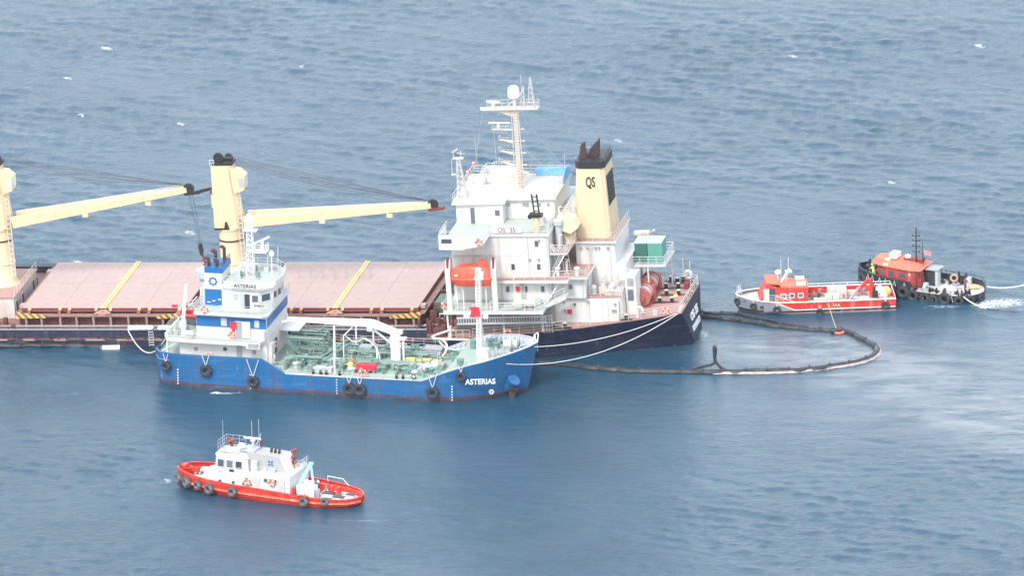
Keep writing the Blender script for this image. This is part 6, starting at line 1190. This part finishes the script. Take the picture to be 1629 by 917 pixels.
for x, y in ((-1.8, -2.6), (-.9, -2.6), (2.6, -1.9), (3.0, -1.6), (-10.9, .6), (-10.2, .9)): G().cyl((x, y, .8 if x > -5 else 1.6), (x, y, 1.5 if x > -5 else 3.2), .13, n=7).obj('bollard', BLACK, bt)
t = thing('yellow_bundle', 'bright yellow bundle lying on the black tug aft deck', 'bundle', B, (2.6, .5, .86)); G().lathe([(.3, 0), (.42, .2), (.3, .45), (.1, .55)], n=10).cyl((.2, 0, .25), (.8, .15, .3), .22, n=8).obj('bundle', YEL, t, True); G().torus((.5, .08, .28), (1, .2, 0), .23, .03, 10, 4).obj('lashing', GREY, t)
G().cyl((-10.6, -.3, 1.6), (-9.9, .2, 1.6), .4, n=10).rail([(-10.9, -.9, 1.6), (-9.9, -1.3, 1.5)], .8, 2, .5, .03).box(-11.2, -9.8, -.2, 1.0, 2.2, 2.5).obj('anchor_windlass', BLACK, bt)
g = G()
for x in (-9.9, -9.2, -8.2, -7.4, -6.2, -4.9, -3.9, -2.6, -1.4, -.2, 1.2): h = iz(bs, x, 1); z = iz(bs, x, 2); g.tube([(x - .18, -h - .22, z - .75), (x, -h - .12, z - .05), (x + .18, -h - .22, z - .75)], .05, 4)
g.obj('fender_rope', ROPE, bt)
BF = 'tyre fenders along the black tug'
ords = ['foremost', 'second', 'third', 'fourth', 'fifth', 'sixth', 'seventh', 'eighth', 'ninth', 'tenth', 'eleventh']
for i, (x, z, rr) in enumerate(((-10.7, 1.5, .7), (-8.3, .9, .65), (-6.6, .75, .62), (-5.0, .75, .8), (-3.7, .45, .74), (-2.2, .3, .68), (-1.0, .2, .62), (.4, .45, .78), (2.1, .3, .6), (3.4, .4, .5), (4.1, .45, .48))):
    n_ = (-.8, -1, 0) if x < -10 else ((.15 * max(0, x) ** 1.2, -1, 0) if x < 4 else (1, -.4, 0)); h = iz(bs, x, 1)
    tyre(B, (x + (.3 if x > 4 else 0), -h - .3, z), n_, rr, ords[i] + ' black tyre fender from the bow of the black tug', BF, RUB)
rope(B, (4.2, 1.2, 1.1), None, (64.5, -4.6, 1.3), .55, 'towing_line', 'upper pale towing line leaving the black tug stern', .08)
rope(B, (2.6, -2.6, .8), None, (57.5, -12.0, .05), .25, 'boom_line', 'short pale line dropping into the water from the black tug', .08)
rope(None, (57.5, -12.0, .05), None, (64, -14.2, .05), .02, 'boom_line', 'dark thin line floating right of the black tug', .05, BOOMM)

g = G()
for i in range(34): x = rnd.uniform(-3.2, 3.2); y = rnd.choice([rnd.uniform(1.2, 2.5), rnd.uniform(-2.6, -1.6)]); q = rnd.uniform(.06, .18); g.box(x - q, x + q, y - q, y + q, .84, .9 + rnd.uniform(.1, .6))
g.obj('deck_gear', BLKT, bt, kind='stuff')
g = G()
for i in range(18): x = rnd.uniform(-11, -9.4); y = rnd.uniform(-1.2, 1.5); q = rnd.uniform(.06, .2); g.box(x - q, x + q, y - q, y + q, 1.4, 1.7 + rnd.uniform(.1, .6))
g.obj('foredeck_gear', GREY, bt, kind='stuff')
# ================================================================== PEOPLE
def person(F, loc, rot, label, pose, cloth, trousers, hat=None):
    t = thing('person', label, 'person', F, loc, None, rot)
    lean, arm = pose
    J = {'pel': (0, 0, .95), 'ch': (lean * .5, 0, 1.3), 'nk': (lean * .8, 0, 1.5), 'hd': (lean * .95, 0, 1.66),
         'shl': (lean * .72, .2, 1.42), 'shr': (lean * .72, -.2, 1.42), 'ell': (lean + .1, .28, 1.14), 'elr': (lean + .1, -.28, 1.14),
         'hal': (lean + .1 + arm, .24, 1.0 + arm * .5), 'har': (lean + .1 + arm, -.24, .98 + arm * .5),
         'hl': (0, .1, .9), 'hr': (0, -.1, .9), 'kl': (.05, .13, .48), 'kr': (-.03, -.13, .48), 'al': (-.02, .14, .08), 'ar': (-.14, -.14, .08), 'tl': (.16, .15, .04), 'tr': (.04, -.15, .04)}
    E_ = [('pel', 'ch'), ('ch', 'nk'), ('nk', 'hd'), ('ch', 'shl'), ('ch', 'shr'), ('shl', 'ell'), ('shr', 'elr'), ('ell', 'hal'), ('elr', 'har'), ('pel', 'hl'), ('pel', 'hr'), ('hl', 'kl'), ('hr', 'kr'), ('kl', 'al'), ('kr', 'ar'), ('al', 'tl'), ('ar', 'tr')]
    Rr = {'pel': .15, 'ch': .17, 'nk': .06, 'hd': .1, 'shl': .075, 'shr': .075, 'ell': .055, 'elr': .055, 'hal': .04, 'har': .04, 'hl': .1, 'hr': .1, 'kl': .075, 'kr': .075, 'al': .05, 'ar': .05, 'tl': .045, 'tr': .045}
    ks = list(J); me = bpy.data.meshes.new('body'); me.from_pydata([J[k] for k in ks], [(ks.index(a), ks.index(b)) for a, b in E_], [])
    o = link('body', me, t); md = o.modifiers.new('Skin', 'SKIN'); sv = me.skin_vertices[0].data
    for i, k in enumerate(ks): sv[i].radius = (Rr[k], Rr[k]); sv[i].use_root = (k == 'pel')
    s2 = o.modifiers.new('Sub', 'SUBSURF'); s2.levels = 1; s2.render_levels = 1
    mt = bpy.data.materials.new('clothing'); mt.use_nodes = True; n = mt.node_tree.nodes; L = mt.node_tree.links; b = n['Principled BSDF']; b.inputs['Roughness'].default_value = .8
    tc = n.new('ShaderNodeTexCoord'); sp = n.new('ShaderNodeSeparateXYZ'); L.new(tc.outputs['Object'], sp.inputs[0]); cr_ = n.new('ShaderNodeValToRGB'); cr_.color_ramp.interpolation = 'CONSTANT'
    mpr = n.new('ShaderNodeMath'); mpr.operation = 'DIVIDE'; mpr.inputs[1].default_value = 2; L.new(sp.outputs[2], mpr.inputs[0]); L.new(mpr.outputs[0], cr_.inputs[0]); L.new(cr_.outputs[0], b.inputs['Base Color'])
    e = cr_.color_ramp.elements; e[0].position = 0; e[0].color = (.03, .03, .03, 1); e[1].position = .06; e[1].color = trousers
    for p_, c_ in ((.47, cloth), (.76, (.42, .24, .17, 1))): q = e.new(p_); q.color = c_
    me.materials.append(mt)
    hx, hz = lean * .95, 1.68
    if hat: G().lathe([(.15, -.02), (.14, .06), (.09, .12), (.02, .14)], (hx, 0, hz + .03), 10).obj('helmet', hat, t, True)
    g = G()
    for hnd in ('hal', 'har'):
        p = Vector(J[hnd])
        for k in range(4): g.beam(p + Vector((.02, -.035 + k * .023, -.02)), p + Vector((.09 + .01 * (k in (1, 2)), -.04 + k * .026, -.06)), .018, .018)
        g.beam(p + Vector((0, .03, 0)), p + Vector((.06, .06, -.02)), .02, .02)
    g.obj('fingers', SKIN, t)
    G().prism([(-.1, 0), (-.06, .03), (.06, .03), (.1, 0)], 'y', -.001, .001).obj('collar', NAVYC, t, mtx=Matrix.Translation((lean * .8, 0, 1.5)))
    g = G().box(hx + .09, hx + .125, -.015, .015, hz - .03, hz + .01).box(hx + .085, hx + .1, .03, .05, hz, hz + .015).box(hx + .085, hx + .1, -.05, -.03, hz, hz + .015).box(hx + .085, hx + .1, -.025, .025, hz - .06, hz - .05).box(hx - .01, hx + .02, .095, .115, hz - .03, hz + .02).box(hx - .01, hx + .02, -.115, -.095, hz - .03, hz + .02); g.obj('face', SKIN, t)
    return t
HV = (.65, .75, .2, 1); DK = (.03, .04, .08, 1); WT = (.7, .7, .7, 1); OR = (.8, .3, .08, 1)
person(B, (-9.55, -1.6, 1.45), 2.4, 'person in hi-vis yellow jacket bending over the black tug foredeck', (.35, .1), HV, (.5, .6, .2, 1), PYEL)
person(B, (2.1, -.7, .84), 1.2, 'person in dark red overalls standing on the black tug aft deck', (.1, .1), (.2, .08, .1, 1), (.12, .06, .09, 1))
person(R, (4.9, -.3, .5), 3.4, 'person in white helmet and dark vest behind the tug winch', (.05, .15), DK, WT, LETW)
person(T, (-.9, -3.4, .1), 0.4, 'person in orange overalls behind the yellow drum on the tanker', (.1, .12), OR, OR)
person(T, (-10.3, -3.9, .1), .3, 'person in pale overalls at the tanker house corner', (.05, .1), WT, WT)
person(W, (.3, -1.7, .7), 1.0, 'person in black and yellow gear beside the workboat totes', (.12, .2), (.04, .04, .05, 1), (.6, .5, .15, 1))

# ================================================================== OIL BOOMS
def boom(P, name, label, r=.3, seg=2.6, trim=False, double=False, lift=.12):
    S = smooth([Vector((x, y, lift)) for x, y in P], 8); t = thing(name, label, 'oil boom', None, tuple(S[0]))
    L_ = [0]
    for a_, b_ in zip(S, S[1:]): L_.append(L_[-1] + (b_ - a_).length)
    def at(d):
        i = max(0, min(len(S) - 2, int(np.searchsorted(L_, d)) - 1)); k = (d - L_[i]) / max(1e-6, L_[i + 1] - L_[i]); return S[i].lerp(S[i + 1], min(1, max(0, k))) - S[0]
    n = int(L_[-1] / seg)
    for i in range(n):
        d0 = i * L_[-1] / n; d1 = (i + 1) * L_[-1] / n - .22; wob = rnd.uniform(-.28, .28)
        pts = [at(d0 + (d1 - d0) * k / 4) + Vector((0, wob * math.sin(k / 4 * math.pi), 0)) for k in range(5)]
        G().tube(pts, r * rnd.uniform(.9, 1.08), 8).obj('float_section', BOOMM, t, True)
        if double: G().tube([p + Vector((.1, .62, -.05)) for p in pts], r * .8, 7).obj('float_section', BOOMM, t, True)
        p = at((i + 1) * L_[-1] / n - .11); q = at((i + 1) * L_[-1] / n); d = (q - p).normalized()
        G().torus(p, d, r * .75, .1, 8, 5).box(p.x - .12, p.x + .12, p.y - .1, p.y + .6, p.z - .05, p.z + r * .95).obj('coupling', RUB, t)
    if trim:
        a_, b_ = trim; pts = [at(L_[-1] * (a_ + (b_ - a_) * k / 60)) for k in range(61)]; g = G(); vs = []; fs = []
        for k, p in enumerate(pts):
            q = pts[min(60, k + 1)] - pts[max(0, k - 1)]; nn = Vector((-q.y, q.x, 0)).normalized() * -1 * (r * 1.25); w1 = .10 * math.sin(k * 1.7) + .05 * math.sin(k * .63)
            vs += [p - nn * (-.8) + Vector((0, 0, .12)), p + nn * .9 + Vector((0, 0, .06 + w1 * .4)), p + nn * (1.3 + w1 * 1.6) + Vector((0, 0, -.1))]
        for k in range(60): a0 = k * 3; fs += [(a0, a0 + 3, a0 + 4, a0 + 1), (a0 + 1, a0 + 4, a0 + 5, a0 + 2)]
        g.add(vs, fs).obj('skirt', BOOMT, t, True, 'worn pinkish white skirt edge of the boom')
    return t
boom([(3.0, -29.7), (5.5, -30.3), (8.5, -31.6), (13.7, -33.3), (19.7, -34.1), (24.9, -34.4), (32.4, -34.6), (39.3, -32.7), (42.6, -30.3), (43.6, -26.9), (42.6, -24.2), (41.2, -21.6), (39.6, -19.4)], 'oil_boom', 'long black boom curving round the pool astern of the bulk carrier', .36, 2.5, trim=(.40, .86))
boom([(39.6, -19.3), (36.2, -19.0), (32.0, -17.4), (28.2, -15.4), (22.9, -13.0)], 'oil_boom', 'far black boom section from the skimmer to the bulk carrier stern', .32, 2.4)
boom([(35.5, -18.2), (31.0, -15.2), (27.5, -12.6), (22.9, -11.4)], 'oil_boom', 'second pale edged boom lying just behind the far boom section', .22, 2.2, trim=(.05, .7))
boom([(-75, -16.4), (-62, -18.9), (-55, -19.5), (-48, -20.1), (-38, -21.0), (-33, -22.3)], 'oil_boom', 'black boom lying along the side of the bulk carrier holds', .26, 2.6)
boom([(-75, -15.2), (-60, -17.6), (-50, -19.0), (-43, -20.1)], 'oil_boom', 'thin second boom against the bulk carrier hull at left', .18, 2.4)
P = [Vector(p) for p in ((20.9, -33.9, .2), (22.4, -33.0, .35), (23.9, -32.4, .5), (24.0, -32.3, 1.4), (23.95, -32.2, 2.3), (24.05, -32.2, 2.6), (24.2, -32.3, 2.3), (24.15, -32.4, .8), (24.9, -33.4, .2))]
solo('boom_tow_loop', G().tube([p - P[0] for p in smooth(P, 4)], .17, 7), BOOMM, 'black boom end standing upright out of the water near the bulk carrier stern', 'boom', None, tuple(P[0]), smooth=True)
t = thing('white_float', 'long white float in the water against the left boom', 'float', None, (-48.4, -20.9, .15)); G().cyl((-1.1, 0, .05), (1.0, .0, .05), .34, n=12).obj('body', LETW, t, True); G().torus((-1.2, 0, .05), (0, 1, 0), .12, .04, 8, 4).obj('eye', GREY, t)
# white fenders along the carrier bulwark and rope ladder
for i, (x0, x1, lab) in enumerate(((-39.0, -35.8, 'left long white fender lying on the bulk carrier bulwark'), (-35.3, -32.6, 'right long white fender on the bulwark by the tanker stern'))):
    t = thing('long_fender', lab, 'fender', C, ((x0 + x1) / 2, -14.15, 1.55), 'white fenders on the bulwark'); h = (x1 - x0) / 2; G().cyl((-h + .2, 0, 0), (h - .2, 0, 0), .33, n=12).cyl((-h, 0, 0), (-h + .2, 0, 0), .12, .33, 12).cyl((h - .2, 0, 0), (h, 0, 0), .33, .12, 12).obj('body', LETW, t, True); g = G(); [g.torus((q * h * .5, 0, 0), (1, 0, 0), .34, .03, 12, 4) for q in (-1, 0, 1)]; g.obj('lashing', GREY, t)
t = thing('pilot_ladder', 'rope ladder hanging over the bulk carrier side by the tanker stern', 'ladder', C, (-36.2, -14.2, 1.3)); g = G(); [g.box(-.28, .28, -.06, .06, -.3 - k * .32, -.25 - k * .32) for k in range(6)]; g.obj('step', LETW, t); G().tube([(-.28, 0, 0), (-.28, 0, -2.1)], .03, 4).tube([(.28, 0, 0), (.28, 0, -2.1)], .03, 4).obj('side_rope', ROPE, t)
rope(C, (-39, -14.2, 1.3), T, (-23.4, -3.6, 3.2), 2.6, 'mooring_rope', 'grey slack rope from the bulk carrier bulwark to the tanker stern', .07, ROPE)

# ================================================================== SEA
def sea():
    xs = np.concatenate([-np.geomspace(30000, 90, 26), np.arange(-84, 84.1, .42), np.geomspace(90, 30000, 26)])
    ys = np.concatenate([-np.geomspace(30000, 135, 24), np.arange(-130, -34, .36), np.arange(-34, 60, .45), np.arange(60, 190, .6), np.geomspace(194, 60000, 30)])
    X, Y = np.meshgrid(xs, ys); rg = np.random.RandomState(3)
    Z = np.zeros_like(X); main = R_(52)
    lam = np.concatenate([np.geomspace(1.0, 9, 64), np.geomspace(9, 34, 10)])
    for l in lam:
        th = main + rg.normal(0, .62 if l < 9 else .3); k = 2 * math.pi / l; ph = rg.uniform(0, 6.28)
        a = (.0032 * l * (1.3 if l < 3 else 1) if l < 3 else .0032 * 3 * (3 / l) ** .2) * rg.uniform(.5, 1.3)
        p = k * (X * math.cos(th) + Y * math.sin(th)) + ph
        Z += a * (np.sin(p) + .22 * np.sin(2 * p + .6))
    def blob(cx, cy, rx, ry, ang=0):
        c, s = math.cos(ang), math.sin(ang); u = ((X - cx) * c + (Y - cy) * s) / rx; v = (-(X - cx) * s + (Y - cy) * c) / ry
        return np.exp(-(u * u + v * v) ** 1.5)
    fade = 1 / (1 + np.maximum(0, np.maximum(abs(X) - 90, np.maximum(Y - 190, -135 - Y)) / 30) ** 2)
    calm = np.clip(.9 * blob(30, -45, 52, 26) + .75 * blob(50, -28, 34, 20) + .72 * blob(-14, -48, 36, 18) + .7 * blob(34, -25, 13, 8) + .2 * blob(20, -75, 40, 16), 0, 1)
    Z *= fade * (1 - .74 * calm)
    pat = sum(np.sin(X * math.cos(t_) / q_ + Y * math.sin(t_) / q_ + p_) for t_, q_, p_ in ((.3, 9, 1), (1.9, 7, 2), (2.6, 13, .4), (1.2, 5, 4), (.8, 17, 3))) / 2.2
    Z *= np.clip(1 + .38 * pat, .35, 1.7)
    nx, ny = len(xs), len(ys)
    co = np.stack([X, Y, Z], -1).reshape(-1, 3).astype(np.float32)
    i = np.arange(nx * ny).reshape(ny, nx); q = np.stack([i[:-1, :-1], i[:-1, 1:], i[1:, 1:], i[1:, :-1]], -1).reshape(-1, 4)
    me = bpy.data.meshes.new('sea'); me.vertices.add(len(co)); me.vertices.foreach_set('co', co.ravel())
    me.loops.add(q.size); me.loops.foreach_set('vertex_index', q.ravel().astype(np.int32)); me.polygons.add(len(q)); me.polygons.foreach_set('loop_start', np.arange(0, q.size, 4, dtype=np.int32))
    me.polygons.foreach_set('use_smooth', np.ones(len(q), bool)); me.update()
    at = me.attributes.new('calm', 'FLOAT', 'POINT'); at.data.foreach_set('value', calm.ravel().astype(np.float32))
    # whitecaps: a few crests that break
    foam = np.zeros_like(X)
    caps = [(-52.8, 105.8, .95), (-57.5, 92.7, .7), (-42.2, 71.2, .7), (-55.1, 76, .5), (-27, 96, .5), (-54, -19, .0), (37.4, 96, .7), (62, 99, .8), (-53.5, 13.6, .8), (8, 20, .9), (-40, 25, .8), (-67, 38, 1.0), (14, 60, .7), (48, 40, .6)]
    for cx, cy, s_ in caps:
        if s_: foam += np.exp(-(((X - cx) / (.85 * s_)) ** 2 + ((Y - cy + .9 * (X - cx)) / (.9 * s_)) ** 2))
    wash = [(60.0, -9.6, 2.6, 1.8, .9), (57.5, -10.5, 1.6, 1.2, .7), (-34.0, -38.3, 2.0, .35, .8), (-35.6, -38.0, .5, .5, 1.0), (-17.6, -85.4, 5, .35, .4), (-40.6, -70, 1.0, 1.6, .45), (52, -10.8, 3, 1.0, .45), (22.9, -19.6, 1.1, 2.2, .45), (-52, -25, 6, 2, .22)]
    for cx, cy, rx, ry, s_ in wash: foam += s_ * np.exp(-(((X - cx) / rx) ** 2 + ((Y - cy) / ry) ** 2))
    at = me.attributes.new('foam', 'FLOAT', 'POINT'); at.data.foreach_set('value', np.clip(foam, 0, 1).ravel().astype(np.float32))
    slick = np.clip(1.0 * blob(55, -46, 36, 9, -.75) + .5 * blob(60, -62, 20, 6, -.7) + .6 * blob(33, -25, 11, 6) + .35 * blob(55, -28, 18, 8, -.3) + .25 * blob(44, -55, 22, 9, -.4), 0, 1)
    at = me.attributes.new('slick', 'FLOAT', 'POINT'); at.data.foreach_set('value', slick.ravel().astype(np.float32))
    mt = bpy.data.materials.new('sea_water'); mt.use_nodes = True; n = mt.node_tree.nodes; L = mt.node_tree.links; b = n['Principled BSDF']
    tc = n.new('ShaderNodeTexCoord')
    def attr(k): a = n.new('ShaderNodeAttribute'); a.attribute_name = k; return a.outputs['Fac']
    def noise(s_, d=3, r=.55, dist=0, st=(1, 1, 1)):
        mp = n.new('ShaderNodeMapping'); mp.inputs['Scale'].default_value = st; mp.inputs['Rotation'].default_value = (0, 0, -.35); L.new(tc.outputs['Object'], mp.inputs[0])
        t = n.new('ShaderNodeTexNoise'); t.inputs['Scale'].default_value = s_; t.inputs['Detail'].default_value = d; t.inputs['Roughness'].default_value = r; t.inputs['Distortion'].default_value = dist; L.new(mp.outputs[0], t.inputs[0]); return t.outputs[0]
    def math_(op, a, bb, cc=None, clamp=False):
        m_ = n.new('ShaderNodeMath'); m_.operation = op; m_.use_clamp = clamp
        for i_, v in enumerate((a, bb, cc)):
            if v is None: continue
            if isinstance(v, (int, float)): m_.inputs[i_].default_value = v
            else: L.new(v, m_.inputs[i_])
        return m_.outputs[0]
    def rng(v, a, bb, c_=0, d_=1):
        m_ = n.new('ShaderNodeMapRange'); [m_.inputs[i_ + 1].__setattr__('default_value', q_) for i_, q_ in enumerate((a, bb, c_, d_))]; L.new(v, m_.inputs[0]); return m_.outputs[0]
    def mix(f, a, bb):
        x = n.new('ShaderNodeMix'); x.data_type = 'RGBA'
        if isinstance(f, float): x.inputs[0].default_value = f
        else: L.new(f, x.inputs[0])
        for i_, v in ((6, a), (7, bb)):
            if isinstance(v, tuple): x.inputs[i_].default_value = v
            else: L.new(v, x.inputs[i_])
        return x.outputs[2]
    calm_, foam_, slick_ = attr('calm'), attr('foam'), attr('slick')
    colr = mix(rng(noise(.045, 3), .35, .65), (.015, .058, .100, 1), (.021, .070, .114, 1))
    sl = math_('MULTIPLY', slick_, rng(noise(.22, 7, .68, .5, (.5, 1.6, 1)), .36, .60))
    b.inputs['IOR'].default_value = 1.333; b.inputs['Roughness'].default_value = .13
    w1 = noise(1.05, 5, .65, .3, (1, 1.3, 1)); w2 = noise(2.8, 3, .6, .2, (1, 1.5, 1))
    h = math_('ADD', math_('ADD', math_('MULTIPLY', w1, .16), math_('MULTIPLY', w2, .085)), math_('MULTIPLY', noise(7.0, 2, .6), .012))
    amp = math_('MULTIPLY', rng(calm_, 0, 1, 1, .68), rng(sl, 0, 1, 1, .35))
    patch = rng(noise(.035, 4, .6, .8), .4, .62, .72, 1.12)
    bp = n.new('ShaderNodeBump'); bp.inputs['Distance'].default_value = 1.0; L.new(math_('MULTIPLY', amp, patch), bp.inputs['Strength']); L.new(h, bp.inputs['Height']); L.new(bp.outputs[0], b.inputs['Normal'])
    colr = mix(math_('MULTIPLY', sl, .55), colr, (.27, .27, .28, 1))  # oil slick: its pale sheen is mixed into the water colour
    fm = math_('MULTIPLY', foam_, rng(noise(1.5, 6, .8, 1.5, (1, 1.6, 1)), .44, .56)); fm = rng(fm, .2, .6)
    colr = mix(fm, colr, (.80, .83, .85, 1)); L.new(colr, b.inputs['Base Color']); L.new(math_('MAXIMUM', rng(fm, 0, 1, 0, .8), rng(calm_, 0, 1, .13, .07)), b.inputs['Roughness'])
    me.materials.append(mt); o = link('sea', me, None, None, 'structure'); return o
sea()
HAZE = True
if HAZE:
    g = G().box(-1500, 1500, -1330, 1500, -3.0, 430)
    o = g.obj('haze', (lambda: None)() or bpy.data.materials.new('haze_air'), None, False, None, 'stuff'); m_ = o.data.materials[0]; m_.use_nodes = True; n = m_.node_tree.nodes; n.clear()
    v = n.new('ShaderNodeVolumePrincipled'); v.inputs['Color'].default_value = (.95, .97, 1, 1); v.inputs['Density'].default_value = .00002; v.inputs['Anisotropy'].default_value = .3
    q = n.new('ShaderNodeOutputMaterial'); m_.node_tree.links.new(v.outputs[0], q.inputs['Volume'])
